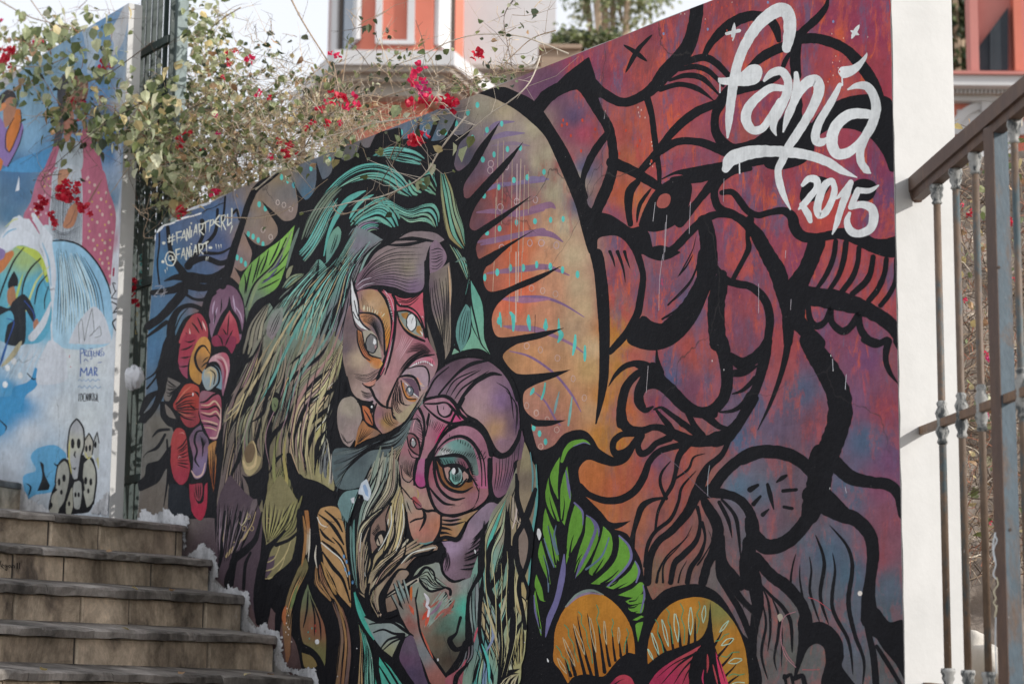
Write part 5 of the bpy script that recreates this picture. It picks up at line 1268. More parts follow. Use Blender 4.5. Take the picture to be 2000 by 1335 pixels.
V k ; 500,330,24 570,420,30 620,560,34 635,700,32 610,860,34 575,980,40 540,1090,46 490,1190,34 430,1230,24
V c05a70 ; 545,330,6 600,390,20 640,500,18 645,640,14 625,790,12 600,920,10 570,1040,10 520,1160,6
L e0c0c8 5 ; 560,340 615,410 650,520 655,660 635,810 600,960 560,1090
H e8d8dc 16 6 ; 565,345 575,350 580,345 | 640,640 650,640 660,640
P e2e2e4 ; 235,225 262,350 290,440 305,560 320,620 370,680 410,725 330,700 275,640 250,560 240,460 232,330
V k ; 240,210,6 275,340,18 305,470,16 310,600,14 350,670,16 420,730,18 490,820,20
V k ; 232,330,6 230,460,12 250,590,12 280,690,14 340,740,12
V k ; 262,430,8 280,520,10 300,590,8
V k ; 250,540,8 280,600,10 310,630,8
P @ 330,860 a87048, 480,1000 c07c40, 350,960 b86f50 ; 290,720 330,740 360,830 400,930 470,990 520,1010 535,1050 500,1090 440,1060 380,1010 330,930 300,830
H k 4 8 ; 290,720 310,850 370,980 450,1040 | 340,750 370,860 420,940 500,1000
P a8a090 ; 340,740 430,730 500,830 530,1000 450,980 390,930 355,840
P 7a7878 ; 380,880 378,830 400,770 440,760 480,810 490,880 470,940 430,950 395,920
P a08080 ; 460,880 470,860 485,890 470,920
O k 55 92 12 ; 432,855
P e8e8ea ; 445,850 455,800 475,820 480,850 460,865
V k ; 290,720,12 300,850,16 350,970,18 420,1020,10
V k ; 340,740,12 365,870,14 410,960,20 470,985,16 530,1000,12
P @ 480,1030 c88048, 400,1100 b8a084 ; 430,1030 500,1000 535,1050 500,1100 420,1080
H k 5 7 ; 250,1130 380,1150 520,1080 | 270,1190 400,1230 520,1110
T e0b060 12 ; 530,1030 535,1050 500,1085
P c05a68 ; 655,390 720,410 800,415 880,385 935,355 940,480 935,640 900,560 830,500 720,490 670,450
T k 12 ; 660,400 770,440 930,350
T k 12 ; 670,440 800,450 920,360
T k 10 ; 690,470 800,480 900,400
H e8c8cc 7 7 ; 690,450 692,470 690,480 | 930,590 940,600 950,605
V k ; 640,380,30 700,480,22 800,500,20 870,550,20 920,640,22 960,790,26
V c86070 ; 690,500,6 790,520,18 860,560,18 910,650,14 930,720,6
P 8a948c ; 690,540 790,545 870,600 930,720 930,790 850,760 780,720 720,640
P a87840 ; 720,560 790,550 780,620 740,600
P a87840 ; 880,680 910,680 935,780 870,740
P e4e6e8 ; 770,650 780,590 820,560 860,580 875,640 860,700 820,730 785,715
O k 52 88 11 ; 822,646
T k 5 ; 845,580 830,620 820,660
V k ; 690,540,16 780,535,20 870,590,18 930,700,16
V k ; 680,540,14 710,640,24 780,740,30 860,790,32 950,830,20
V c09060 ; 700,600,4 760,700,10 850,765,8 930,790,4
V d8d8d8 ; 905,730,4 925,755,12 930,780,4
V k ; 650,375,10 665,500,26 660,700,30 640,860,26 600,1040,20 560,1160,10
V k ; 950,330,30 960,520,40 1020,720,40 1080,900,46 1100,1000,40
V k ; 970,60,50 970,260,44 975,420,60 1000,560,60 1070,740,50 1120,900,46 1135,1040,30
H d8b0b8 6 6 ; 720,740 700,850 640,960 | 850,800 780,900 680,1060
H k 7 10 ; 860,830 950,860 1040,960 | 740,960 860,930 1000,970
H k 6 10 ; 1000,900 900,930 800,990 700,1110 | 1010,960 900,980 800,1060 640,1290
V k ; 1050,960,10 960,975,24 860,1020,26 780,1080,24 740,1130,14
P @ 1000,1020 c07080, 900,1030 c08a98 ; 790,1090 860,1020 950,985 1030,1000 1060,1070 1040,1060 1000,1030 930,1030 850,1060
V e8dce0 ; 800,1090,4 870,1050,14 960,1030,16 1030,1070,12
H 8a3a50 10 8 ; 850,1030 853,1045 856,1060 | 1040,1010 1035,1040 1030,1060
P @ 880,1110 a89098, 950,1200 a8909a ; 720,1170 780,1100 870,1070 960,1080 995,1160 985,1250 930,1310 900,1250 850,1180 780,1160
H e8c0a0 11 7 ; 790,1130 795,1150 800,1165 | 960,1270 930,1270 900,1260
H e08860 6 7 ; 880,1170 870,1190 860,1195 | 930,1250 910,1255 900,1255
V k ; 780,1100,8 880,1075,14 960,1085,16 995,1170,16 985,1280,10
V k ; 700,1180,14 780,1165,26 850,1185,26 890,1250,22 905,1310,16
P @ 780,1230 6a5060 ; 720,1190 800,1190 850,1210 890,1290 895,1380 850,1350 800,1250
T e8e8e8 12 ; 745,1225 800,1280 830,1330 900,1385
P 6a7078 ; 770,1290 800,1260 835,1300 840,1350 800,1350
P e6e6e6 ; 790,1290 805,1280 815,1310 800,1330
O k 36 46 9 ; 805,1320
P @ 760,1360 c08048 ; 720,1240 745,1230 760,1310 800,1370 880,1390 860,1420 790,1410 740,1340
V k ; 720,1210,12 740,1310,12 780,1390,14 870,1395,12
H k 6 10 ; 690,1200 640,1330 620,1470 | 720,1300 760,1450 850,1450
V k ; 690,1190,14 640,1300,20 590,1420,26 585,1480,22
H k 5 8 ; 640,1330 620,1500 700,1580 | 690,1320 700,1480 800,1540
V k ; 630,1480,14 640,1560,22 700,1590,26 780,1560,30 860,1480,30
V k ; 340,1240,10 420,1290,26 470,1390,26 540,1460,24 630,1485,16
V k ; 340,1240,10 400,1280,24 460,1250,14
P @ 400,1260 c08878 ; 350,1245 420,1225 480,1200 460,1250 400,1270
H k 5 7 ; 320,1300 380,1330 430,1330 | 340,1370 400,1390 450,1360
V k ; 190,1180,20 230,1330,28 300,1410,34 380,1440,36 440,1420,24
#painted_faces
@ 640 680 5
P @ 200,600 a89c8c, 270,800 a08c88, 150,700 8a7c78 ; 85,600 130,500 190,465 260,480 310,550 340,650 330,720 300,780 290,870 250,950 200,970 150,930 110,820
V k ; 220,460,20 140,490,20 90,590,24 90,760,26 140,920,30 220,975,30 270,900,14
T k 8 ; 130,820 180,910 250,900
T k 8 ; 150,840 200,930 260,880
P @ 370,600 c07048, 400,690 b06848 ; 335,560 400,580 440,680 445,750 390,745 345,680
V k ; 330,550,20 345,640,24 370,720,26 440,765,22
V k ; 360,600,8 400,660,14 440,740,10
V k ; 300,520,20 390,550,40 440,560,50 430,620,30
D e8e8e8 10 12 ; 435,570
P @ 400,800 a8734c, 460,830 8a6a58, 330,900 b07848 ; 300,790 350,705 400,760 450,780 520,825 470,860 380,890 290,940 270,960
H k 6 7 ; 330,770 310,850 280,940 | 470,800 400,850 300,930
P @ 500,650 9a7078, 560,720 a88450, 480,760 a07880 ; 460,600 500,560 570,590 620,600 640,680 700,720 640,790 540,830 470,760 450,680
H k 4 8 ; 530,600 540,700 640,780 | 620,620 650,720 700,730
V k ; 480,540,14 450,660,20 470,760,20 530,830,14
P @ 760,560 a8987c ; 640,580 700,640 800,560 870,520 830,640 740,720 680,700
H k 4 7 ; 120,290 150,400 130,480 | 180,300 190,400 170,440
P @ 300,1050 4f5a5e, 600,900 5a6568, 800,720 6a7676, 200,1250 5f6e70, 500,1080 657272 ; 60,1000 300,970 500,890 700,800 870,640 960,430 880,700 740,960 640,1000 480,1150 330,1345 90,1345
F 5f6a6c,525c60,6a7474,4a5458,74807c,566064 6 ; 60,990 300,970 500,880 700,800 960,400 | 120,1345 180,1200 400,1000 640,960 800,780
F 8a9a98,6f7c7c,a8b0a8 3 ; 740,980 800,860 880,690 930,540 | 700,1000 780,840 860,660 960,430
F a89c80,8f9484,b8a88a,7f9a98,a8a090 5 ; 400,1345 480,1200 600,1020 750,920 | 680,1345 690,1200 690,1080 740,960
F 6f7f7c,a08c78 2 ; 330,1345 420,1180 560,1040 | 390,1345 470,1200 600,1030
@ 640 900 4
P @ 980,680 a890a8, 1100,560 a08898, 1180,480 8a7888, 950,820 8a7080, 1080,760 5f4c54, 1150,850 6a5a60, 1030,880 7a6470 ; 890,630 1000,620 1060,570 1120,450 1250,330 1340,320 1400,300 1300,450 1250,600 1220,750 1190,870 1100,920 1000,930 920,880 900,800 910,700
P @ 620,100 8f7a74, 650,220 b09880, 720,150 a84a78, 800,330 b08c80, 700,420 b08a78, 750,550 b8786a, 680,500 b88a78, 860,500 b87a60, 620,350 a09888, 740,620 a87868 ; 570,-10 690,-10 780,-10 770,180 800,300 850,390 890,420 890,520 860,600 800,640 720,640 660,590 640,500 620,400 600,290 580,180
P @ 860,80 a05868, 950,200 a87078, 1000,330 a8807a, 1150,280 9a6a74, 1230,100 a8687c, 900,300 9a7880, 1100,180 8a5a3a ; 790,-10 880,-10 1050,150 1140,170 1100,-10 1280,-10 1280,150 1250,280 1180,350 1100,390 1000,420 900,415 850,370 810,280 780,180
P @ 950,550 a87c54, 1050,480 a88a58, 1000,450 9a7a80 ; 890,440 1000,440 1120,400 1180,380 1090,470 1060,560 1000,600 890,610
@ 640 680 5
P @ 1150,250 5f4a58, 1100,400 806878, 1300,300 8a6878, 1500,450 a88890, 1700,500 84688a, 1450,600 a88a8a, 1650,800 b8906a, 1720,900 907080, 1840,500 6a5068, 1250,150 584450, 1500,120 604a58, 1850,750 604a60 ; 960,480 1000,330 1100,210 1250,120 1420,95 1560,125 1650,180 1760,290 1840,450 1875,650 1870,850 1810,960 1740,1025 1680,1020 1620,960 1580,860 1520,780 1440,720 1330,640 1280,560 1200,480 1080,460
V k ; 1150,120,20 1300,60,50 1450,60,40 1590,100,40 1700,190,50 1800,330,46 1860,500,46
V k ; 1090,450,20 1180,340,20 1300,220,30 1420,150,40 1560,120,20
T k 14 ; 1150,470 1250,310 1470,210
T k 16 ; 1200,470 1300,330 1500,210
T k 18 ; 1240,500 1330,380 1580,220
V k ; 1270,560,20 1340,450,36 1450,330,40 1600,250,40 1700,260,16
V k ; 940,510,14 990,410,20 1060,290,16 1190,180,10
T k 14 ; 1650,330 1780,430 1820,690
T k 12 ; 1740,400 1850,560 1860,760
T k 10 ; 1830,500 1850,650 1840,850
V k ; 1300,560,16 1350,650,36 1460,720,50 1540,800,40 1590,900,40 1640,1000,50 1710,1050,60 1790,1010,56 1860,900,50 1890,800,40
P @ 1740,1100 806070, 1650,1200 a06878, 1850,950 5a4656, 1780,1300 75586e ; 1610,1060 1700,1080 1800,1040 1880,900 1900,800 1925,900 1900,1100 1850,1345 1790,1440 1700,1500 1630,1420 1590,1300
H k 8 8 ; 1640,1090 1640,1240 1620,1400 | 1890,920 1860,1150 1780,1400
V k ; 1600,1040,30 1600,1200,36 1590,1345,36 1600,1420,50
P @ 860,650 a07080, 850,720 7f6a70, 820,900 a87880, 760,1100 8a7470, 800,1250 a88878, 900,1000 a87480, 1000,720 a08088, 1080,800 b06078, 900,1250 a8507a, 950,1100 a07880, 780,1000 a06a72 ; 880,600 960,520 1000,500 1100,470 1270,570 1370,680 1300,740 1200,760 1120,850 1020,1020 970,1130 950,1300 960,1345 860,1345 850,1290 800,1280 720,1240 700,1100 730,980 790,850 830,700
H k 12 6 ; 860,620 900,660 940,700 | 900,980 925,985 950,1000
H k 10 6 ; 990,680 985,730 990,760 | 1160,740 1130,800 1080,850
T c82a6a 14 ; 1150,760 1100,840 1050,930
V k ; 900,590,30 940,680,26 950,800,26 930,950,28 890,1100,24 860,1200,20 850,1330,20
V k ; 1000,620,18 980,720,30 980,760,16 960,860,10
V k ; 810,700,8 880,690,16 920,760,14 935,880,10
T d8a0a8 8 ; 860,690 840,760 835,810
P @ 830,900 8a5a60 ; 785,850 830,830 890,900 905,1000 880,1040 820,1000 790,920
P 9a9c9c ; 820,920 840,880 870,930 870,960 840,960
O k 28 46 14 ; 840,920
D e8e8e8 9 12 ; 836,890
V k ; 785,830,10 840,835,18 890,890,20 905,980,16 900,1060,12
V k ; 780,860,12 800,960,16 850,1020,18 890,1040,14
V k ; 790,980,8 830,1060,12 890,1070,10
P @ 1100,600 a8808c, 1300,680 c0507c ; 950,540 1050,490 1150,480 1230,520 1280,600 1330,690 1240,730 1140,720 1030,670
P @ 1130,600 b08a98 ; 1060,550 1130,540 1220,600 1200,660 1130,680 1080,620
V k ; 940,510,16 1060,475,28 1160,470,36 1240,530,40 1300,640,34 1370,700,40
V k ; 945,540,14 1060,540,22 1160,530,18 1230,590,30 1300,690,14
V k ; 945,555,14 1030,640,20 1120,700,26 1230,735,30 1350,710,26
V k ; 1075,560,14 1090,630,18 1140,670,18 1200,650,26 1220,600,20
V k ; 1330,490,36 1290,570,30 1240,660,24 1190,770,20
T k 8 ; 1140,560 1138,590 1132,600
P @ 1300,900 a87888, 1180,950 9a6c7c, 1550,1000 906070, 1450,1250 a07080, 1520,1300 b06080 ; 1040,1060 1080,950 1150,850 1250,780 1370,745 1480,790 1560,900 1600,1040 1595,1345 1440,1345 1420,1200 1300,1060 1150,1040
P @ 1250,950 6f9a94, 1150,1020 a8a8a4, 1400,1050 5a6a68, 1450,1200 6a7a74, 1350,920 6a8a84 ; 1060,1050 1130,960 1230,900 1340,890 1420,960 1460,1080 1480,1230 1440,1240 1400,1180 1330,1080 1240,1050 1130,1060
H k 26 5 ; 1150,980 1130,1010 1110,1040 | 1430,1130 1420,1180 1400,1220
T e0d8dc 12 ; 1120,1010 1130,1030 1140,1045
H d8d8dc 4 9 ; 1130,1000 1135,1020 1140,1045 | 1190,990 1192,1010 1195,1040
H k 22 8 ; 1060,990 1075,970 1090,960 | 1530,1100 1560,1060 1570,1040
H k 14 8 ; 1180,830 1185,850 1190,870 | 1560,1010 1540,1040 1530,1050
V k ; 1040,1060,10 1100,960,14 1200,880,24 1320,860,34 1430,930,36 1490,1060,20 1510,1200,12 1510,1345,10
V k ; 1370,870,10 1460,960,20 1530,1100,14 1550,1345,10
V k ; 1190,770,16 1270,750,26 1380,745,30 1480,790,34 1560,890,40 1600,1040,40
V k ; 1190,740,16 1130,820,22 1060,960,30 1010,1060,60 980,1180,40 970,1345,30
V k ; 1040,1070,30 1120,1055,26 1240,1040,34 1330,1060,36 1390,1140,34 1420,1230,14
P @ 1200,1100 4f7a74, 1330,1120 7a4a58 ; 1070,1075 1200,1060 1320,1075 1380,1160 1330,1180 1250,1150 1130,1140
H k 9 8 ; 1090,1070 1110,1100 1130,1140 | 1340,1100 1360,1150 1370,1180
V k ; 1060,1070,20 1130,1140,20 1250,1160,24 1340,1180,24 1390,1210,14
P b09488 ; 1150,1180 1210,1170 1200,1260 1200,1345 1170,1300
P @ 1270,1250 8a9c9c, 1240,1300 7aa89c ; 1195,1280 1205,1210 1260,1180 1310,1200 1335,1270 1310,1345 1230,1345
P @ 1090,1200 a07050 ; 1060,1090 1110,1150 1160,1260 1200,1345 1120,1345 1070,1200
V k ; 1050,1080,40 1050,1220,30 1080,1345,26
V k ; 1130,1150,20 1150,1260,16 1200,1340,18
#painted_faces
@ 640 900 4
H k 10 5 ; 580,-10 590,60 640,130 | 690,-10 660,100 680,140
V k ; 575,30,8 590,130,10 640,165,10 680,120,8
V k ; 700,-10,24 680,90,26 690,170,26 730,205,20 770,200,12
P @ 720,140 a8487c, 740,60 a86a8a ; 720,-10 790,-10 770,100 765,190 720,200 690,150
P @ 700,310 a85050, 720,350 906068 ; 660,290 690,275 710,300 740,340 740,370 690,360
V k ; 655,285,6 690,320,8 735,355,6
V k ; 580,200,8 620,250,12 660,300,6
V k ; 670,310,8 700,370,12 745,372,16
V b09850 ; 700,220,4 712,250,8 708,290,4
T k 10 ; 620,310 640,370 660,410
V k ; 740,370,14 780,390,22 830,385,20 890,405,16
V k ; 740,370,10 765,420,24 755,480,22 720,545,6
V k ; 750,380,10 750,440,12 690,455,16 645,480,10
V k ; 890,420,16 885,530,20 850,610,24 800,660,26 720,665,26 660,610,26 630,510,24 620,400,14
T 6f9a98 14 ; 700,635 760,645 830,625
P @ 1000,200 8a5f38, 920,150 8a5a3c ; 860,10 900,60 960,160 1040,180 1140,160 1130,190 1040,240 950,220 890,140
P b08c84 ; 910,60 960,50 980,150 950,150 920,110
P @ 1010,80 9aa8a8, 990,130 7ab0a4 ; 955,110 965,60 1010,40 1050,70 1060,130 1030,180 980,170
H k 12 5 ; 970,90 975,130 990,170 | 1050,80 1050,120 1030,170
O k 50 74 13 ; 1008,112
D e8ecec 15 26 ; 990,78
D k 26 30 ; 1003,72
D e8ecec 13 24 ; 990,76
P a88880 ; 1060,90 1090,70 1105,130 1070,170
V k ; 870,-10,30 900,40,20 960,30,24 1040,40,30 1100,90,20 1180,195,6
V k ; 905,50,16 930,140,18 980,190,24 1040,195,18 1090,140,14
V k ; 850,10,20 890,150,22 960,220,26 1060,240,22 1140,200,6
V k ; 830,60,14 870,200,20 930,270,24 1000,300,22 1080,285,6
V k ; 790,190,8 850,270,20 920,330,22 1000,340,6
V k ; 780,-10,30 775,120,30 800,260,26 840,360,24 900,415,24 1000,420,20 1100,390,14 1160,350,4
H k 10 6 ; 1090,20 1110,10 1130,10 | 1150,150 1165,155 1180,160
T k 10 ; 1120,100 1160,180 1190,250
T k 8 ; 1190,200 1180,290 1150,350
V k ; 1270,-10,36 1270,160,36 1290,270,40 1340,310,50 1420,270,60 1470,150,50 1490,20,60
T k 20 ; 890,455 960,465 1050,450
V k ; 890,490,10 980,495,20 1080,470,4
E k 24 ; 890,520 930,525 980,540
E k 24 ; 890,560 930,560 975,575
V k ; 840,630,20 920,595,34 1010,610,40 1050,560,30 1085,470,6
H k 7 16 ; 1270,480 1180,590 1100,650 | 1190,840 1120,860 1030,860
H k 4 14 ; 1300,420 1200,540 1140,600 | 1240,540 1180,610 1120,680
V k ; 890,640,20 915,720,24 890,820,20 910,900,20 980,940,20 1080,915,6
H k 3 8 ; 900,660 920,760 900,850 | 940,700 960,800 930,880
#painted_hair
P @ 450,100 9aa090, 300,400 8f9a8c, 560,400 c0ac78, 500,640 c0ac78, 400,560 8a7064, 300,700 b0a480, 450,800 b8a57a, 600,750 a08070, 700,700 a8887c, 380,1050 a89880, 280,900 a89878, 480,900 9c8474 ; 380,-10 545,-10 560,180 600,300 612,480 590,680 640,690 850,655 862,690 700,745 600,850 480,960 430,1080 400,1220 330,1100 240,1000 230,640 260,400 330,180
F c8b078,a8907a,b8a880,d8c890,a8a08c 5 ; 570,190 530,300 480,560 420,760 330,900 | 605,300 600,500 560,700 470,850 340,1010
F 8a9484,a8a898,7f9a94,b0a488,a08878 5 ; 380,-10 330,180 250,400 230,640 | 545,-10 530,230 400,420 310,720
F a89c80,9c8a78,b8ac90,8a8478 4 ; 230,650 260,500 370,400 510,320 | 280,1040 330,760 350,560 500,350
P @ 400,560 8a7064 ; 345,700 340,540 400,430 490,340 480,430 460,560 440,640 400,690
V e0d8d0 ; 480,450,6 460,560,10 420,660,8
V k ; 350,780,20 370,720,30 440,640,30 470,540,24 460,440,10 500,330,20
P k ; 370,600 400,550 450,540 465,600 440,660 400,680
P b8a894 ; 385,640 400,590 425,570 440,620 410,660
V k ; 395,590,8 405,620,12 415,650,8
H k 8 8 ; 345,560 360,570 375,590 | 400,480 410,510 420,540
F c0b088,a08a6c,b09a84,d0c8b0,9a7c70,b0a078 6 ; 330,820 440,760 540,680 600,560 | 330,1180 420,920 600,760 850,660
F b0a084,a08878 2 ; 560,780 700,690 850,655 | 600,850 700,730 860,690
F a89074,b0a888,9a8478 3 ; 330,1000 350,1100 400,1200 440,1000 | 400,960 380,1100 420,1220 560,830
P @ 480,1000 a08c7c, 500,1150 8a7464 ; 440,1020 520,920 600,850 640,880 560,1000 560,1160 500,1200 450,1150
V k ; 640,850,10 560,850,20 480,960,40 430,1080,60 460,1200,50 560,1170,40
F 6f8a84,5f7c78,7a9a94 3 ; 90,350 150,270 240,200 | 200,960 160,560 240,260
F 74908a,5f8a84 2 ; 170,500 180,760 220,960 | 230,420 220,700 240,1000
P @ 100,300 6f8c8c ; 85,330 140,240 250,220 200,330 160,480 120,420
V k ; 330,960,20 310,1040,40 340,1160,30
W k ; 535,240,16 420,400,22 350,480,18 330,600,18 340,700,22 350,800,22 320,900,22 310,1010,18
W k ; 600,310,12 612,500,12 570,680,18 470,800,28 400,880,28 350,950,22
W k ; 520,330,12 530,560,18 480,680,28 400,780,28 350,860,18
W k ; 622,600,8 600,740,18 500,860,22 420,940,22 350,1010,22 330,1100,16
T k 22 ; 640,720 560,800 480,900
W k ; 850,660,26 800,710,24 680,740,22 600,800,14
W k ; 250,640,18 240,800,14 250,1000,22 300,1050,28
T k 14 ; 350,20 280,200 250,340
T k 15 ; 440,-10 380,120 300,270 240,430 230,640
T k 15 ; 500,60 420,260 330,400 260,520
W k ; 550,0,12 540,220,18 440,400,18
T k 10 ; 480,0 450,120 390,240
V e0dcd0 ; 500,350,6 500,500,9 440,640,9 400,700,5
V e0dcd0 ; 590,330,5 600,500,7 540,700,7
V e0dcd0 ; 850,672,8 760,690,12 660,720,8 580,800,5
V e0dcd0 ; 270,560,5 260,700,8 300,900,5
F a08878,b09c80,948070 3 ; 250,600 240,800 270,1020 | 300,640 290,850 300,1040
P @ 880,850 98a098, 760,850 9aa490, 1100,950 8a9490, 950,1000 9a7c78, 850,1150 8a6a58, 1060,1130 4fae98, 1000,1250 5f8878, 1080,1180 58a894, 750,1250 a06a5c, 900,1300 5a7466, 740,1080 909c8c, 920,1080 a07470, 870,1400 6a5a4a, 1050,1450 57524a, 950,1550 4f4238, 650,1000 909c90 ; 660,920 690,830 760,790 870,790 900,880 980,950 1090,920 1180,880 1180,1000 1110,1100 1090,1345 1090,1500 1000,1680 940,1700 800,1500 720,1320 690,1150 650,1050
P k ; 690,840 720,790 800,740 890,680 900,740 880,790 800,785 720,830
V k ; 650,920,30 680,850,40 740,800,40 830,770,50 900,690,60
F 9aa898,a0aa98,8f9c90,98a498 4 ; 720,890 780,830 830,890 960,990 | 720,920 770,960 810,1010 930,990
V k ; 715,890,30 770,830,24 830,860,16 850,930,14 900,975,12 960,1000,24 965,1040,24
V k ; 720,920,20 760,980,20 810,1015,20 880,1000,20 930,985,12
H k 4 9 ; 720,895 790,850 840,940 900,980 | 720,915 760,960 830,1000 910,985
P b8b0a0 ; 460,1060 510,1010 620,950 700,900 720,940 620,980 500,1050
V k ; 455,1060,16 520,1010,16 640,935,16 700,900,30
V k ; 700,930,16 620,985,10 530,1030,12 460,1070,8
T k 34 ; 930,1020 925,1070 918,1115
P k ; 950,1070 985,1105 990,1140 960,1160 955,1110
T k 12 ; 935,1205 940,1180 945,1150
T k 14 ; 715,980 700,1050 690,1120
H a87068 10 22 ; 740,1060 830,1150 990,1200 | 780,1250 850,1180 960,1030
H 98a89c 8 16 ; 900,1000 820,1120 760,1300 | 1000,1080 900,1180 780,1310
T d0503c 30 ; 745,1240 770,1200 790,1160
T c85a44 26 ; 770,1290 785,1240 800,1190
T b06a5c 20 ; 800,1150 850,1110 880,1080
T 9a7c90 24 ; 800,1200 850,1160 900,1090
T a8685c 22 ; 900,1220 950,1170 1000,1080
T b8665c 18 ; 840,1240 880,1190 930,1150
V d8d4dc ; 760,1030,10 790,1080,26 780,1130,20 800,1150,20 790,1210,16
V k ; 1045,1220,24 1025,1290,20 1010,1345,20 960,1400,46 1010,1470,40 1090,1430,20
#painted_hands
P @ 580,1060 7f9490, 640,1130 a07868, 660,1250 a06058, 600,1180 8a8880, 700,1200 8a8c84, 750,1500 84888a, 850,1700 a06860, 800,1800 94584c ; 500,1050 515,1040 560,1120 600,1160 520,960 530,945 590,1060 550,930 565,925 620,1050 590,925 605,918 650,1070 655,990 665,970 670,1060 690,1060 700,1130 720,1300 790,1480 900,1640 960,1740 820,1740 740,1560 640,1330 560,1180
P d0703c ; 650,990 668,970 668,1050 660,1100 650,1070
V k ; 500,1050,8 550,1150,12 580,1240,14 640,1340,16 680,1450,20 740,1580,22 800,1740,20
V k ; 690,1060,10 710,1200,16 730,1330,18 800,1480,22 900,1630,24 960,1720,14
V k ; 520,955,8 560,1080,9 590,1140,6
V k ; 545,930,8 590,1060,9 610,1110,6
V k ; 590,925,8 625,1060,9 640,1110,6
T 9ab0ac 10 ; 530,960 560,1040 585,1090
T 9ab0ac 10 ; 560,940 590,1010 615,1070
T 9ab0ac 10 ; 600,930 625,1000 640,1060
T c86048 26 ; 640,1120 660,1150 680,1200
T c06450 14 ; 740,1330 790,1450 830,1540
#painted_hair
@ 640 1001 4
P @ 350,850 8a9c94, 450,950 94a0a0, 480,1070 9a9a78, 400,1000 8a9698 ; 290,810 400,855 520,850 590,880 640,950 590,980 550,1060 500,1130 430,1060 370,980 320,900
V k ; 300,810,14 400,850,20 510,855,20 600,910,26 670,960,18
V k ; 330,870,10 380,860,12 430,860,8
V k ; 360,935,10 440,910,16 520,940,20 600,950,30
V k ; 420,1060,10 480,990,18 590,960,26
V k ; 440,1070,8 510,1010,14 580,980,16
P @ 640,1050 6a5a6c, 650,1250 564860, 620,1150 6a5068 ; 560,1150 580,1040 610,980 670,960 720,1100 760,1250 790,1345 660,1345
V k ; 600,970,30 560,1060,40 540,1150,60 600,1260,60 660,1345,60
P 4ab89f>5aa898:60 ; 410,1120 500,1180 600,1330 610,1345 430,1345 400,1240
V k ; 420,1130,12 490,1230,16 560,1345,18
V k ; 400,1180,8 450,1260,14 500,1345,16
V k ; 260,860,30 340,980,40 420,1090,60 520,1180,70 640,1345,80
V k ; 380,1100,60 390,1220,40 410,1345,40
F 5fc0ac,8ab0a0 2 ; 270,920 300,1060 290,1250 290,1345 | 300,950 350,1080 370,1240 370,1345
F a8905c,c0a080 2 ; 240,830 260,1000 250,1200 240,1345 | 270,920 280,1060 280,1250 285,1345
V 4fae9c ; 215,620,10 250,760,30 310,890,30 370,990,10
F 6a5a58,a07c50,8a5f4a 3 ; 40,680 80,820 100,1000 60,1345 | 120,740 170,900 190,1080 170,1345
P @ 1150,700 7f8a8c, 1250,300 7fa898, 1300,500 62a89c, 1250,1000 5fa09c, 1350,800 8fae94, 1480,700 a89c78, 1480,1000 b0a878, 1450,1200 b0a878, 1300,1250 7fa898, 1420,200 9c9080, 1550,0 80705f, 1550,300 84705f, 1540,600 a89468, 1130,1000 6f7478 ; 1130,480 1230,200 1290,0 1400,-150 1500,-380 1620,-380 1640,-100 1600,200 1570,600 1560,900 1545,1100 1520,1190 1480,1345 1000,1345 1090,1100 1110,900 1100,700
F 8a9a94,5a6a68,8f8a90,74908c 3 ; 1120,480 1100,640 1110,840 1160,1000 | 1195,470 1190,640 1190,800 1190,960
F 98a88c,5ab0a0,a89c74,b8b08c 4 ; 1390,-100 1290,60 1230,220 1240,480 1270,620 | 1400,-90 1380,140 1300,320 1310,520 1290,610
F 5ab0a4,b0a47c,8aa890 3 ; 1385,200 1320,420 1300,600 | 1400,320 1380,500 1320,690
F 5fb0a0,c0b084,a0a8a0 3 ; 1410,560 1350,660 1330,760 1350,980 | 1425,620 1420,760 1370,860 1360,990
F a89474,74a8a4,9a8a6a,6f9ab0,b0a47c 4 ; 1215,560 1210,760 1220,900 1330,1150 1340,1345 | 1225,600 1300,760 1340,860 1360,1100 1340,1345
F 5ea89c,a8a078,7f8ab0,60b0a8 4 ; 1160,1060 1190,1140 1150,1260 1130,1345 | 1210,1050 1270,1170 1290,1260 1300,1345
F 9a9a84,a88c78,b8a890 2 ; 1470,-200 1420,0 1440,200 1440,370 | 1500,-60 1530,60 1480,240 1450,370
F b8a88c,8a7a68 2 ; 1500,60 1520,160 1480,330 1530,470 | 1555,140 1590,200 1560,400 1530,470
F 6f6050,84705f 2 ; 1490,200 1540,130 1590,260 1540,430 | 1500,300 1520,160 1580,330 1530,450
F c0b080,b8a070,c8c098 3 ; 1450,380 1450,620 1490,760 1530,820 | 1520,500 1500,620 1560,700 1535,810
F b0a46c,bab07c,a89a70 3 ; 1470,1000 1450,1120 1470,1200 1500,1180 | 1530,860 1540,980 1530,1140 1510,1180
F b0b08c,c0b890,e0dcd0 3 ; 1370,990 1380,1170 1360,1250 1340,1340 | 1440,1000 1450,1130 1450,1200 1480,1280
F c0b89a,a09470 2 ; 1340,1345 1400,1270 1500,1250 | 1480,1345 1490,1300 1500,1260
V 5f9c98 ; 1635,-380,6 1640,-100,20 1600,200,18 1580,500,14 1560,640,6
W k ; 1230,60,56 1210,300,56 1200,470,46 1150,560,28 1110,650,28 1100,800,36 1110,1000,66 1080,1150,56 1000,1300,46
W k ; 1400,-60,56 1412,150,46 1400,300,56 1370,420,46 1310,530,46 1270,620,26
W k ; 1380,70,24 1280,260,36 1260,400,36 1260,560,42 1300,680,56 1330,750,46 1340,850,36 1370,1000,36 1360,1150,36 1330,1345,36
W k ; 1220,470,46 1210,600,36 1195,760,32 1195,950,32 1240,1130,36 1290,1280,28 1300,1345,28
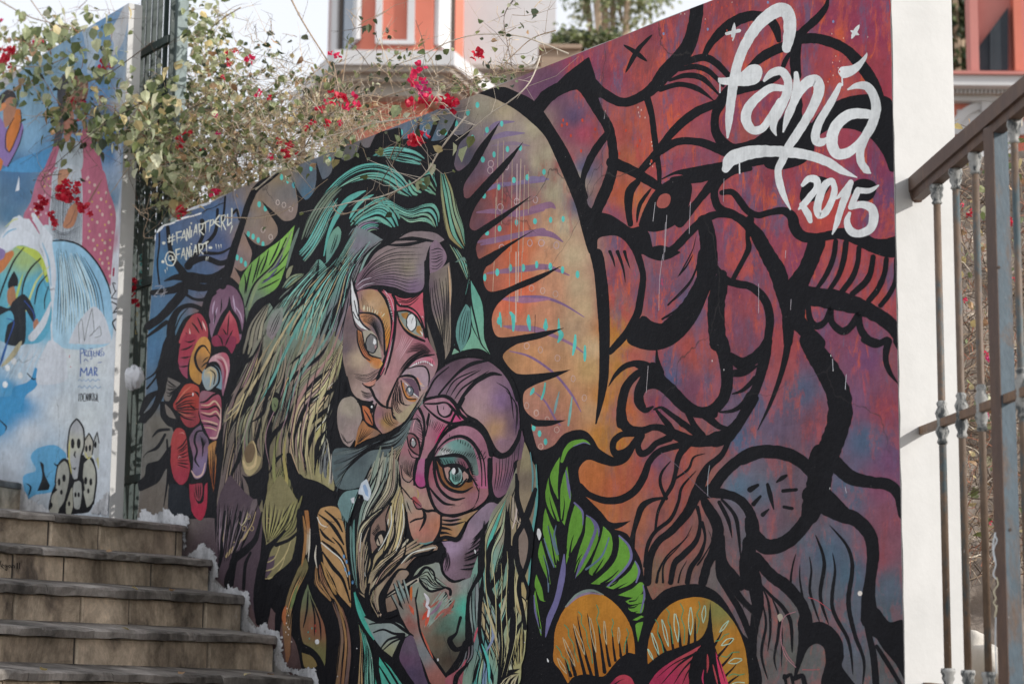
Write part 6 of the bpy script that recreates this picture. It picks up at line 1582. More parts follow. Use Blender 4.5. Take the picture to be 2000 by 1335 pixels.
W k ; 1440,-40,36 1430,200,36 1440,380,46 1450,560,56 1430,750,56 1380,880,36 1370,1000,36
W k ; 1410,420,24 1420,560,36 1340,690,36 1320,760,26
W k ; 1455,700,46 1452,900,56 1445,1050,46 1400,1200,46 1340,1345,36
W k ; 1210,650,14 1250,760,18 1320,900,22 1350,1050,18
T k 16 ; 1210,760 1270,900 1320,1060
T k 16 ; 1200,860 1250,1000 1300,1150
T k 14 ; 1215,560 1240,680 1280,760
W k ; 1540,820,34 1480,920,38 1450,1000,38
W k ; 1190,1130,28 1160,1250,28 1140,1345,22
W k ; 1510,1215,46 1420,1250,46 1370,1290,36 1330,1345,28
W k ; 1500,760,10 1470,860,26 1460,960,20
H k 9 9 ; 1130,520 1110,800 1120,1100 1030,1340 | 1540,120 1540,700 1510,1000 1460,1300
H c8c090 5 7 ; 1220,400 1220,700 1260,1000 1250,1340 | 1500,200 1500,700 1480,1000 1420,1300
T 8a96b4 22 ; 1270,780 1300,960 1240,1090
T 5fc0b4 22 ; 1210,1020 1260,1160 1270,1330
T c0b48c 20 ; 1230,700 1290,860 1330,1000
T c8bc90 18 ; 1490,480 1480,620 1500,740
P @ 1540,-300 6f5f52, 1550,-150 75665a ; 1490,-400 1610,-400 1620,-200 1580,-60 1550,0 1500,-120
V k ; 1480,-300,20 1500,-140,40 1560,40,40 1600,180,36 1560,330,36 1520,470,34 1500,600,34 1530,760,30 1550,900,30
V k ; 1640,-180,10 1580,0,40 1500,160,40 1480,300,40 1520,450,30 1570,600,26 1560,680,10
F 7a7c80,8a6a74,6f7478 3 ; 1090,1060 1060,1160 960,1300 940,1345 | 1140,1000 1140,1120 1060,1230 1020,1345
V k ; 1090,1020,60 1040,1130,40 970,1240,50 930,1260,20
T c86070 16 ; 1180,890 1160,960 1150,1010
T c86070 16 ; 1090,1140 1060,1200 1040,1240
P @ 970,1300 a8606a ; 930,1290 1000,1240 1080,1180 1060,1300 1050,1345 940,1345
V k ; 1100,1180,20 1020,1270,40 1000,1345,40
@ 1000 800 4
V 9a8c70 ; 0,680,20 10,800,40 20,930,40 10,1050,20
P @ 110,400 8f8468, 100,550 75685a, 140,700 8f806a ; 60,600 70,450 105,250 140,330 165,450 170,600 140,740 105,850 60,720
V 5f8c90 ; 150,330,6 170,500,14 165,640,8
F a89c8c,8a7c6a 2 ; 10,640 0,850 60,900 | 40,680 60,860 100,900
V c8b8b0 ; 50,700,4 40,820,10 10,930,8
P @ 100,1050 84746a ; 60,1000 105,900 130,1000 140,1150 100,1250 70,1180
V k ; 50,560,30 50,700,40 100,860,44 150,1000,40 140,1150,36 90,1300,34
V k ; 190,620,30 140,760,40 90,900,40 30,1020,40 50,1200,36 90,1330,34
#painted_chips
@ 640 900 4
P c8d0da ; 255,210 270,170 310,140 330,190 345,250 320,310 290,300 280,265 245,255
P 8fa8c8 ; 280,190 300,180 320,230 325,280 300,260
P d0d0d4 ; 185,295 215,280 212,330 195,325
V d8d8dc ; 1655,535,20 1660,570,36 1660,610,12
V d8d8dc ; 1155,690,8 1160,705,14 1160,722,4
@ 640 1001 4
V d8d8dc ; 1715,1135,6 1722,1155,14 1725,1165,4
D d0d0d4 7 12 ; 868,1145
D c8c8cc 4 5 ; 80,1275 235,1057 1545,1010 350,1130
@ 1290 1001 4
D d8d0c8 18 20 ; 1560,628
L b05058 5 ; 1155,660 1230,685 1335,765
L b08088 5 ; 1060,770 980,800 950,860 945,1000 980,1120 1060,1205
L a87078 5 ; 1050,1180 1000,1120 960,1040
L b05058 4 ; 1110,1222 1180,1225 1245,1220
P a8a090 ; 915,800 945,785 960,820 930,850
@ 1290 668 4
D d8d8dc 3 8 ; 497,215 1332,105 1350,220 405,145 1325,1140
L c8c8d0 4 ; 1453,250 1448,320 1445,370
L c8c8d0 4 ; 1345,130 1350,220
L a0a8b0 4 ; 385,960 372,1060 370,1200
L 7a6a78 3 ; 5,860 150,980 300,1130 410,1230
L c8c8d0 3 ; 1445,1130 1453,1175
@ 1290 334 4
L c0b8c0 3 ; 497,60 492,240
L c0b8c0 3 ; 235,240 225,490
L b8b0b8 3 ; 40,400 25,700
L c0b8c0 3 ; 768,880 768,1110
L c0b8c0 3 ; 1022,1000 1017,1085
L c0b8c0 3 ; 980,620 976,680
@ 900 494 4
L c0b8c0 3 ; 1580,10 1555,200 1548,450
L c8c0c4 3 ; 1465,880 1450,1090
@ 900 160 4
L c8c4c8 3 ; 1520,940 1502,1090
L c8c4c8 3 ; 1610,1040 1595,1330
L c8c4c8 3 ; 1130,220 1120,290
@ 260 334 4
V d4d6dc ; 185,480,10 215,450,22 240,425,12
V d8dade ; 240,425,10 290,412,14 330,400,8
V e0e2e6 ; 335,392,10 400,365,16 470,350,12 530,330,14
V c4c8d0 ; 420,310,10 500,280,22 600,250,14
V k ; 535,330,5 580,300,7 620,290,5 680,260,7 725,245,4
@ 1290 0 4
V b83c3a ; 1788,-10,6 1796,60,10 1790,130,4
V b83c3a ; 1803,330,3 1808,400,9 1806,520,4
@ 1290 334 4
V c0443e ; 1855,620,3 1864,700,9 1862,800,5 1868,960,10 1876,1100,6 1880,1335,3
@ 1290 668 4
V b83c3a ; 1872,90,4 1882,200,12 1880,260,4
@ 1290 0 4
D c84a36 5 9 ; 400,40 450,20 480,60 350,180 600,40 520,50 640,300 560,300 520,240 1350,470 1390,430 1350,520 1320,620 1400,560 1330,560 1380,600
D d8c0b4 3 6 ; 1370,440 1400,480 1345,490 1390,530 1350,590 1310,640 1430,300 1340,265 1620,290 350,150 190,110 160,110 560,20
D 7a8ab0 8 12 ; 1350,170 840,20 25,265 370,230
@ 900 160 4
D c84a36 8 14 ; 800,300 830,330 790,340 860,420 950,300 1050,370 940,540 1290,380 1400,460 1240,560 1380,500 1490,620
D d8c0b4 3 8 ; 1385,200 1390,240 1410,220 1400,270 1440,280 1490,470 1495,500 1480,640 1500,660
#painted_graffiti
@ 260 334 4
L w2 8 ; 285,500 280,560
L w2 8 ; 310,490 305,580
L w2 8 ; 270,528 328,508
L w2 8 ; 272,555 328,535
E w2 12 ; 340,480 345,570
L w2 9 ; 335,482 380,470
L w2 9 ; 342,525 375,515
E w2 12 ; 400,465 370,550
E w2 12 ; 400,465 412,540
L w2 8 ; 375,525 408,512
E w2 12 ; 418,540 420,450
L w2 10 ; 420,450 440,525
E w2 12 ; 445,435 440,530
L w2 10 ; 457,460 452,520
D w2 6 8 ; 455,408
E w2 12 ; 492,420 468,515
E w2 12 ; 492,420 502,500
L w2 8 ; 472,480 500,470
E w2 12 ; 515,415 520,515
L w2 9 ; 515,415 545,415 540,455 518,465
L w2 9 ; 520,465 555,500
E w2 11 ; 565,400 568,490
L w2 10 ; 540,415 595,385
E w2 12 ; 605,385 595,480
L w2 9 ; 600,390 628,378 625,415 600,430
L w2 12 ; 675,345 635,400
L w2 12 ; 635,400 680,435
L w2 8 ; 640,398 675,395
E w2 12 ; 690,350 692,470
L w2 9 ; 690,350 720,345 715,385 695,400
L w2 10 ; 697,400 725,460
L w2 10 ; 738,335 740,430 768,400
E w2 12 ; 772,295 770,430
E w2 10 ; 775,430 757,490
D w2 13 12 ; 240,562 233,708
D w2 14 11 ; 605,598
O w2 38 55 9 ; 292,685
O w2 16 20 7 ; 292,680
L w2 8 ; 310,665 312,695 325,690
E w2 12 ; 335,615 342,705
L w2 9 ; 333,617 368,605
L w2 9 ; 338,655 365,645
E w2 12 ; 395,605 372,690
E w2 12 ; 395,605 408,690
L w2 8 ; 378,660 405,650
E w2 12 ; 415,690 420,595
L w2 10 ; 420,595 440,670
E w2 12 ; 445,590 440,680
L w2 10 ; 455,615 453,670
D w2 6 7 ; 455,570
E w2 12 ; 490,580 465,670
E w2 12 ; 490,580 500,655
L w2 8 ; 472,635 500,625
E w2 12 ; 515,570 520,660
L w2 9 ; 515,570 545,575 540,610 520,620
L w2 9 ; 522,620 550,650
E w2 11 ; 572,555 575,640
L w2 10 ; 545,572 590,550
E w2 8 ; 647,570 652,612
E w2 8 ; 668,575 672,608
E w2 8 ; 686,572 690,605
E w2 8 ; 575,670 567,705
E w2 8 ; 588,668 580,700
E w2 7 ; 250,770 255,800
E w2 7 ; 265,750 268,780
L 9a9aa0 4 ; 170,900 230,895 175,960 240,955
L 9a9aa0 4 ; 240,900 240,950 215,985
L 9a9aa0 4 ; 190,980 160,975 200,940
L 9a9aa0 4 ; 255,920 240,980
L 9a9aa0 4 ; 210,970 270,940
'''
SURF = r'''
#painted_figures
@ 0 0 4
P c0c2c6 ; 985,20 1030,30 1000,180 960,330 900,430 870,440 890,350 860,260 930,130
V a8b8c8 ; 690,200,120 720,400,90 700,560,40
P 4f90c0 ; 0,1335 340,1335 420,1150 150,1240
P 8a72a8 ; -10,900 30,960 60,1010 130,980 165,940 185,1010 150,1130 60,1305 -10,1240
P c8783a ; 130,850 160,855 160,960 120,1100 75,1190 50,1150 55,1020 100,930
P a8785f ; 30,830 60,760 120,740 130,800 115,900 70,980 40,1000 25,930
P 3a3638 ; -10,760 60,700 110,720 130,770 80,760 40,790 20,850 -10,830
P d0885a ; -10,830 40,800 50,830 10,870 -10,870
V k ; 160,860,6 165,970,8 110,1120,8 75,1190,8 45,1160,8 50,1040,8 110,920,6
V k ; 180,1010,6 150,1130,8 60,1305,10
P c8783a ; -10,1230 25,1260 5,1335 -10,1335
P @ 600,620 8a6458, 580,760 94705e ; 500,680 520,600 590,550 650,580 690,660 670,780 600,860 530,830
V 4a4a50 ; 600,560,40 510,620,70 480,760,70 500,900,60 460,1050,60 430,1200,50
V c2a890 ; 650,590,16 660,700,18 640,800,10
P b07a68 ; 500,850 560,840 580,960 540,1100 500,1100
P a87a58 ; 480,1200 530,1080 570,1240 540,1340 480,1340
P b5677e ; 660,960 740,1080 800,1335 640,1335 620,1150
P a85f78 ; 340,1335 420,1150 470,1150 430,1335
P aab4bc ; 430,1335 470,1150 560,1100 640,1130 630,1335
@ 0 334 4
P @ 760,300 b5677e, 250,250 b06a80, 800,600 b0627a ; 340,-10 640,-10 800,-10 850,150 905,340 885,600 862,900 800,780 640,600 420,440 350,420 310,470 185,370 240,240
P b4bcc4 ; 430,-10 630,-10 640,580 560,560 410,550 380,380 400,200
H 3a4048 26 5 ; 420,60 400,300 400,520 | 630,60 640,300 635,570
H 3a4048 9 5 ; 400,430 500,480 640,420 | 400,530 500,560 640,570
P b8866a ; 470,-10 560,-10 500,100 460,140 450,60
P b07a5c ; 540,290 600,240 610,320 580,420 530,450 490,430
V 6a4a40 ; 590,300,4 550,400,6 510,435,4
T 8a5f58 14 ; 800,60 680,260 600,300
D ccb0a8 10 14 ; 680,60 740,110 700,160 790,220 830,170 760,280 860,280 700,330 800,340 760,400 850,400 690,420 830,470 780,500 880,480 730,540 820,560 690,520 860,600 790,640 840,680 740,610 850,760 800,720 860,820
D c8a85a 7 9 ; 700,90 770,170 720,240 830,240 780,310 870,340 720,380 820,420 700,470 800,540 860,540 760,580 820,620 780,690 850,720 270,300 320,200 350,120 250,350 300,360 380,60
D ccb0b8 8 11 ; 300,240 350,190 390,120 280,310 340,280 320,340 390,20 360,330 240,300 640,700 690,50
P d2d8e0 ; 60,440 110,360 180,370 260,380 330,420 390,500 420,560 440,800 435,1335 400,1345 380,900 330,720 200,590 100,600 10,610 0,520
P d2d8e0 ; -10,560 20,500 90,440 180,420 300,470 260,560 150,580 60,620 -10,640
V 8ab8d4 ; 20,520,4 70,470,14 130,450,6
V c8cc80 ; 40,440,4 110,380,10 180,375,6
V 8ab8d4 ; 330,560,6 380,700,14 400,900,6
V d2d8e0 ; 150,360,30 200,420,60 300,480,80
V d2d8e0 ; 260,340,30 310,430,50 380,520,60
V b0607a ; 220,350,14 270,420,16 310,490,6
P d4d9e1 ; 120,160 150,40 150,150
P @ 450,650 98c4de, 700,800 8ebcd8, 650,1200 b0d2e4, 800,1000 90bcd8 ; 410,550 520,545 640,600 760,720 830,850 862,950 855,1345 430,1345 440,800
V k ; 410,545,10 520,545,14 640,590,14 760,720,14 840,870,14 865,960,8
H 23404e 16 8 ; 430,600 445,900 420,1330 | 640,640 780,900 830,1200
H d0e4ee 14 8 ; 460,640 470,950 480,1330 | 600,640 740,950 780,1250
P ccd1d9 ; 540,1345 600,1200 720,1060 800,1110 850,1230 850,1345
L 707478 5 ; 620,1345 615,1200 640,1150 650,1230 660,1330 690,1180 720,1070 735,1250 700,1290 780,1210 790,1280 740,1300
P @ 200,700 9fb878, 300,900 58aac8, 100,900 62b0c4, 200,1200 58a4c4 ; 110,600 200,585 300,660 370,800 400,1000 395,1200 300,1340 60,1340 -10,1300 -10,820
V b8c85a ; 130,590,10 260,640,60 330,720,40 370,860,20
V k ; 190,595,8 110,700,14 40,860,14 -10,1000,14
V k ; 320,680,10 240,760,14 190,860,14 170,970,10
V k ; 370,810,8 300,900,14 270,1040,10
V k ; 380,900,6 350,1000,10 350,1080,6
P c47a4a ; -10,690 90,620 110,650 40,760 -10,810
P 8a78a8 ; -10,600 40,620 30,680 -10,700
T b0c86a 20 ; 180,800 120,1000 60,1060
T c8d088 16 ; 390,740 280,870 180,1150
P 1c2026 ; 60,880 90,810 110,780 140,840 140,900 120,900 70,920
P a87858 ; 60,930 110,900 125,1000 90,1060 60,1020
P 20262e ; 100,1020 180,960 240,1020 280,1140 260,1180 200,1080 190,1345 40,1345 60,1200 110,1160 80,1090 -10,1130 -10,1050 70,1070
V 2f4f9a ; 190,1010,6 260,1100,8 270,1170,6
V 2f4f9a ; 50,1150,6 110,1180,8 60,1330,6
P b07a60 ; 260,1180 290,1150 305,1190 290,1260 265,1240
V d0d6de ; 400,1020,10 340,1180,50 250,1300,60
@ 0 668 4
P 3f90c2 ; 270,190 310,240 280,350 200,420 170,540 100,560 60,620 40,700 -10,740 -10,440 80,420 110,350 230,300
T 2a5a9a 20 ; 60,-10 10,150 -10,200
T b0a88a 40 ; 170,-10 90,110 10,190
V k ; 210,240,6 260,290,12 290,280,4
V k ; -10,600,6 50,660,12 40,690,4
P 62a6cf ; 290,830 420,800 500,850 520,900 440,1000 430,1150 350,1180 280,1190 210,1230 180,1050 280,1000 240,900
P ccd1d9 ; 380,-10 420,-10 500,60 520,150 510,300 300,330 290,220 330,90
H b8d0e0 5 12 ; 370,20 300,150 250,300 | 120,80 60,200 0,300
D e0e4ea 20 26 ; 60,200 110,150 40,330 160,260
P 1f2328 ; 310,930 340,950 350,1030 390,1120 380,1150 290,1160 330,1050
T k 14 ; 420,940 440,960 470,950
T k 14 ; 200,1100 240,1130 220,1200
P k ; 540,940 640,880 720,900 750,980 760,1090 730,1260 680,1330 400,1340 395,1200 440,1080 460,960 520,915
P @ 590,650 b4b6ba, 560,800 c0bfae, 590,950 aeb0b4 ; 530,790 545,660 600,600 650,680 655,800 630,890 610,1060 580,1075 555,1060 550,930
P @ 690,800 b8b4a8, 690,930 b8b6a8 ; 655,880 655,760 695,710 728,790 720,880 690,915
P b4b8b8 ; 728,850 735,740 760,700 775,780 770,980 745,930
P @ 490,980 a8a89e ; 440,1080 450,970 500,920 540,960 535,1090 500,1240 460,1300 440,1200
P @ 690,1000 b4b4a8 ; 648,1060 660,940 710,900 745,980 750,1090 725,1240 680,1290 655,1180
P a8aaa4 ; 570,1150 590,1075 630,1090 640,1180 620,1300 580,1290
P aaa89c ; 390,1300 400,1200 440,1150 460,1310 440,1345 390,1345
P aaa898 ; 515,1290 530,1190 565,1130 570,1280 550,1345 520,1345
V k ; 530,900,10 530,790,12 550,660,12 600,600,14 650,670,14 658,800,12 635,890,16 615,1060,20
V k ; 655,780,8 695,710,10 728,780,10 720,880,10
V k ; 728,790,8 760,700,8 775,790,8
V k ; 430,1100,10 450,970,12 500,915,24 540,950,24 555,1040,20 580,1080,20 640,1060,20 650,1150,26
V k ; 655,940,10 700,900,12 745,980,12 752,1090,14 730,1260,14
V k ; 395,1300,10 400,1200,10 440,1150,16
V k ; 520,1240,8 545,1150,14 570,1100,14
D k 14 40 ; 568,790 615,790
D k 10 26 ; 675,830 703,825 745,800
D k 12 30 ; 462,1090 500,1060 670,1080 710,1090
D k 10 20 ; 590,1190 615,1190 480,1170 690,1160 540,1260 400,1270
V k ; 590,850,8 580,880,14 590,900,6
T k 18 ; 565,980 585,990 595,975
T c8c070 12 ; 545,760 540,900 560,1030
T c8c070 10 ; 660,850 690,910 725,880
T c8c070 10 ; 745,930 765,900 770,990
#painted_lettering
@ 0 668 4
L b2 7 ; 630,170 628,50 650,50 655,75 630,90
L b2 7 ; 660,110 658,60 680,65 660,90 685,110
L b2 6 ; 690,70 690,110 710,105 708,65 690,70
L b2 6 ; 715,65 718,130 705,130
L b2 6 ; 700,50 725,50
L b2 6 ; 730,65 732,110 748,110
L b2 6 ; 732,85 745,85
L b2 6 ; 752,110 752,65 772,108 772,65
L b2 6 ; 778,108 778,62 792,62
L b2 6 ; 800,65 785,80 800,95 785,112
L b2 6 ; 790,50 808,50
L b2 6 ; 806,75 815,90 806,108
L b2 6 ; 655,150 668,130 690,150
L b2 6 ; 765,160 795,155
L b2 10 ; 628,268 632,198 655,240 678,195 680,262
L b2 10 ; 690,262 712,195 722,262
L b2 8 ; 697,238 722,235
L b2 10 ; 738,262 738,195 758,205 755,225 738,232 763,262
L 7a9cc0 6 ; 612,300 625,288 640,305 655,290 670,305 690,288 705,308 725,288 745,305 765,288 782,298
L 7a9cc0 6 ; 608,352 625,338 640,360 660,338 680,362 700,338 720,362 745,338 765,360 788,345
L k 6 ; 615,460 618,400
L k 6 ; 630,400 628,460 645,440 640,405 630,400
L k 6 ; 668,400 652,402 652,460 668,458
L k 6 ; 672,460 672,402 684,458 684,400
L k 6 ; 692,405 700,400 700,455 692,450 692,405
L k 6 ; 706,455 706,400 716,400 712,428 722,458
L k 6 ; 722,400 734,400
L k 6 ; 728,400 728,458
L k 6 ; 748,405 738,405 738,460 748,455 748,435
L k 6 ; 752,460 758,398 764,460
D k 4 4 ; 768,464
L c03a4a 5 ; 545,100 540,120 550,115
L c05a6a 4 ; 545,190 560,195
@ 0 334 4
L k 8 ; 905,880 880,870 900,940 910,930 870,990 915,1000
L k 9 ; 870,1020 920,1050 880,1110 930,1090
L k 11 ; 915,1150 880,1180 905,1240 935,1240 945,1170 930,1150
L 9a3050 14 ; 890,760 885,815
'''

# ------------------------------------------------------------------ the wall plane
d0 = ray(-1985, 1343); WD = V((d0.x, d0.y, 0)).normalized()          # along the wall, away from the viewer
WN = V((-WD.y, WD.x, 0));  WN = WN if WN.dot(V((0, -1, 0))) > 0 else -WN   # faces the viewer
ZUP = V((0, 0, 1))
W0 = atY(1756, 800, 6.2)
W0 = V((W0.x, W0.y, 0))
def wall(px, py, off=0.0): return hit(px, py, W0, WN) + WN * off
def wall_sz(px, py):
    p = wall(px, py) - W0; return p.dot(WD), p.z
def sz(s, z, off=0.0): return W0 + WD * s + ZUP * z + WN * off
def behind(px, py, d): return hit(px, py, W0 - WN * d, WN)            # d metres behind the wall face
ZT = wall_sz(700, 275)[1]
THICK = 0.22
E0 = W0.copy()
def endface(px, py, off=0.0): return hit(px, py, E0, WD) - WD * off
tt = (endface(1872, 700) - E0).dot(-WN)
THICK = max(0.15, tt)
print('wall', WD, WN, 'top z', ZT, 'thick', THICK, 'left end', wall(290, 800), project(sz(0, ZT)))

# ------------------------------------------------------------------ ground, lane and terrace
LAND_Z = wall_sz(300, 1016)[1]
def sheet(name, z, pts, mat):
    return tag(mesh_obj(name, [V((x, y, z)) for x, y in pts], [tuple(range(len(pts)))], mat), kind='structure')
sheet('ground', 0.0, [(-600, -300), (600, -300), (600, 900), (-600, 900)], M_GROUND)
# raised ground behind the wall
mb = MB(); TZ = EYE.z - 0.02
q = [W0 - WN * 0.225 - WD * 0.0, W0 - WN * 0.225 + WD * 60, W0 - WN * 90 + WD * 60, W0 - WN * 90 - WD * 30, W0 - WN * 6 - WD * 8, W0 - WN * .5 - WD * 8]
def prism(mb, pts, z0, z1, col=None):
    n = len(pts); vs = [V((p.x, p.y, z0)) for p in pts] + [V((p.x, p.y, z1)) for p in pts]
    area = sum(pts[i].x * pts[(i + 1) % n].y - pts[(i + 1) % n].x * pts[i].y for i in range(n))
    fs = [tuple(range(n))[::-1], tuple(range(n, 2 * n))] + [(i, (i + 1) % n, (i + 1) % n + n, i + n) for i in range(n)]
    if area < 0: fs = [f[::-1] for f in fs]
    mb.add(vs, fs, col)
prism(mb, q, -0.3, TZ); tag(mb.build('terrace', M_SOIL), kind='structure')

# ------------------------------------------------------------------ stairs
DV = math.radians(23.9)
SD = V((-math.sin(DV), -math.cos(DV), 0))                  # along a nosing, from the wall towards the left and nearer
SN = V((SD.y, -SD.x, 0)); SN = SN if SN.y < 0 else -SN      # riser normal, towards the viewer
LINES = [(368, 1026, 995, 362, 1038, 1004), (419, 1093, 1062, 416, 1106, 1071), (480, 1162, 1135, 480, 1179, 1149),
         (544, 1241, 1220, 541, 1256, 1237), (614, 1323, 1307, 612, 1338, 1323)]
stairs = tag(empty('stairs', V((sz(3, 0).x, sz(3, 0).y, 0))), kind='structure')
def riser_hit(px, py, P, back=0.0): return hit(px, py, P - SN * back, SN)
steps = []
for (xr, yr, yl, xb, yb, ybl) in LINES:
    P = wall(xr, yr, 0.0)
    A = riser_hit(xr, yr, P); L_ = riser_hit(0, yl, P)
    steps.append((P, A, (L_ - A)))
def nos(P, A, dl, px, shift=0.0):
    """point on the nosing line of a step, found at photo column px"""
    a = project(A); 
    # fraction along A->L by projected x (iterate)
    t = 0.5; lo, hi = -0.3, 3.0
    for _ in range(40):
        t = (lo + hi) / 2
        if project(A + dl * t)[0] > px: lo = t
        else: hi = t
    return A + dl * t
SEAMS = [[1110, 635, 335, 30, -300, -600], [960, 430, 120, -260, -560], [1280, 825, 530, 120, -230, -560], [1305, 500, -60, -420], [1385, 900, 420, 60, -300], [], []]
SLABS = [[640, 345, -100], [860, 270, -200], [1050, 295, -150], [1200, 580, -80], [1370, 700, 180, -240]]
HALF = V((0, 0, 0))
nb = 0
def slab_piece(P0, P1, th, depth, name, mat, parent, front=0.0, jag=0.0):
    """a stone with a slightly uneven front arris; P0,P1 on its top front edge"""
    n = 9; vs = []; fs = []
    for i in range(n + 1):
        t = i / n; p = P0 * (1 - t) + P1 * t
        r1 = rng.uniform(-1, 1) * jag; r2 = rng.uniform(-1, 1) * jag
        e = 0.0 if 0 < i < n else -0.004
        drop = 0.012
        vs += [p + ZUP * (0.0 + r1 * .5) - SN * (0.010 - e) , p - ZUP * (0.008 + r1) + SN * (front + r2 + e), p - ZUP * (th + r2 * .8) + SN * (front + r1 * .6 + e), p - ZUP * (th - .001) - SN * depth, p + ZUP * 0.035 * depth / .3 * 1.0 - SN * depth]
    for i in range(n):
        for k in range(5):
            k2 = (k + 1) % 5; fs.append((5 * i + k, 5 * i + k2, 5 * i + 5 + k2, 5 * i + 5 + k))
    fs.append((0, 1, 2, 3, 4)[::-1]); b = 5 * n; fs.append((b, b + 1, b + 2, b + 3, b + 4))
    return mesh_obj(name, vs, fs, mat, parent)
ALLSTEPS = []
dP = steps[4][0] - steps[3][0]
# steps seen in the photo
for i, (P, A, dl) in enumerate(steps):
    ALLSTEPS.append((P, A, dl))
# the flight goes on down to the lane
P, A, dl = steps[4]
hr = abs(dP.z); hd = V((dP.x, dP.y, 0))
k = 1
while P.z - hr * k > 0.05:
    o = hd * k - ZUP * hr * k; ALLSTEPS.append((P + o, A + o, dl)); k += 1
for i, (P, A, dl) in enumerate(ALLSTEPS):
    step = empty('step', A, parent=stairs)
    xs = [project(A)[0] + 1] + [x / 3.125 for x in (SLABS[i] if i < len(SLABS) else [900, 300, -200])] + [-330]
    th = 0.033 if i < 2 else 0.038
    if i < 5: th = (LINES[i][4] - LINES[i][1]) / F_PX * (A - EYE).dot(FW) * 0.98
    off = V((0, 0, 0)) if i < 5 else None
    def at(px):
        if i < 5: return nos(P, A, dl, px)
        Pq, Aq, dq = ALLSTEPS[4]; return nos(Pq, Aq, dq, px) + (A - Aq)
    for a, b in zip(xs[:-1], xs[1:]):
        g = (at(b) - at(a)).normalized() * 0.0015
        slab_piece(at(a) + g, at(b) - g, th, 0.34, 'nosing_slab', M_SLAB, step, 0.0, 0.0045)
    # riser stones: from under this slab down to the tread of the next step
    nz = ALLSTEPS[i + 1][0].z - 0.0 if i + 1 < len(ALLSTEPS) else 0.0
    hb = P.z - th - nz
    xs = [project(A)[0] + 1] + [x / 3.125 for x in ((SEAMS[i] if i < len(SEAMS) else None) or [1200, 700, 100, -300])] + [-330]
    for a, b in zip(xs[:-1], xs[1:]):
        pa, pb = at(a), at(b); g = (pb - pa).normalized() * 0.0075
        pa = pa + g; pb = pb - g; h0 = -ZUP * (th + 0.001)
        h1a = -ZUP * (hb + th + 0.02)
        fr = -SN * (0.022 + rng.uniform(-.004, .004)); bk = -SN * 0.20; bv = -SN * 0.006
        gi = (pb - pa).normalized() * 0.006
        vs = [pa + h0 + bk, pb + h0 + bk, pb + h1a + bk, pa + h1a + bk,
              pa + h0 + fr + bv, pb + h0 + fr + bv, pb + h1a + fr + bv, pa + h1a + fr + bv,
              pa + h0 + fr + gi - ZUP * .006, pb + h0 + fr - gi - ZUP * .006, pb + h1a + fr - gi + ZUP * .006, pa + h1a + fr + gi + ZUP * .006]
        mesh_obj('riser_stone', vs, [(0, 1, 2, 3), (0, 4, 5, 1), (1, 5, 6, 2), (2, 6, 7, 3), (3, 7, 4, 0), (4, 8, 9, 5), (5, 9, 10, 6), (6, 10, 11, 7), (7, 11, 8, 4), (8, 11, 10, 9)], M_BLOCK, step)
    # solid core behind the stones
    m2 = MB(); pr, pl = at(project(A)[0] - 1), at(-325); depth = 0.55
    back = -SN * 0.032
    zc = -ZUP * (th + .004); zb = -ZUP * (hb + th + 0.03)
    m2.hexa([pr + back + zb, pl + back + zb, pl - SN * depth + zb, pr - SN * depth + zb, pr + back + zc, pl + back + zc, pl - SN * depth + zc, pr - SN * depth + zc])
    m2.build('mortar_core', M_MORTAR, step)
# landing in front of the gate and one more step at the far left
P0, A0, dl0 = steps[0]
lz = P0.z - 0.02
mb = MB(); pA = wall(368, 1026) - SN * 0.28; pB = A0 + dl0 * 1.25 - SN * 0.28
prism(mb, [V((pA.x, pA.y, 0)), V((pB.x, pB.y, 0)), V((pB.x, pB.y, 0)) + WD * 5, V((pA.x, pA.y, 0)) + WD * 5], 0, lz)
mb.build('landing_slab', M_SLAB, stairs)
S1 = wall(42, 960, 0.006)
st = empty('step', S1, parent=stairs)
pl = S1 + SD * 1.6
slab_piece(V((S1.x, S1.y, wall_sz(40, 942)[1])), V((pl.x, pl.y, wall_sz(40, 942)[1])), 0.04, 0.5, 'nosing_slab', M_SLAB, st, 0.01, 0.003)
zt = wall_sz(40, 942)[1] - .041
for a, b in ((0, .19), (.2, .75), (.76, 1.6)):
    m2 = MB(); pa, pb = S1 + SD * a, S1 + SD * b
    m2.hexa([V((p.x, p.y, z)) for z in (lz, zt) for p in (pa, pb, pb - SN * .3, pa - SN * .3)]); m2.build('riser_stone', M_BLOCK, st)

# ------------------------------------------------------------------ mural wall
wroot = empty('mural_wall', W0, 'dark wall covered by a mural of two faces, blue green hair and a big white signature', 'wall')
TOPPX = [(303, 470), (304, 456), (312, 447), (322, 438), (330, 440), (342, 433), (353, 427), (362, 418), (378, 410), (395, 404)]
left = [wall_sz(*p) for p in [(266, 1060), (269, 1000), (275, 920), (282, 800), (287, 668), (294, 590), (299, 520)] + TOPPX]
out = [(0.0, 0.0), (0.0, ZT)]
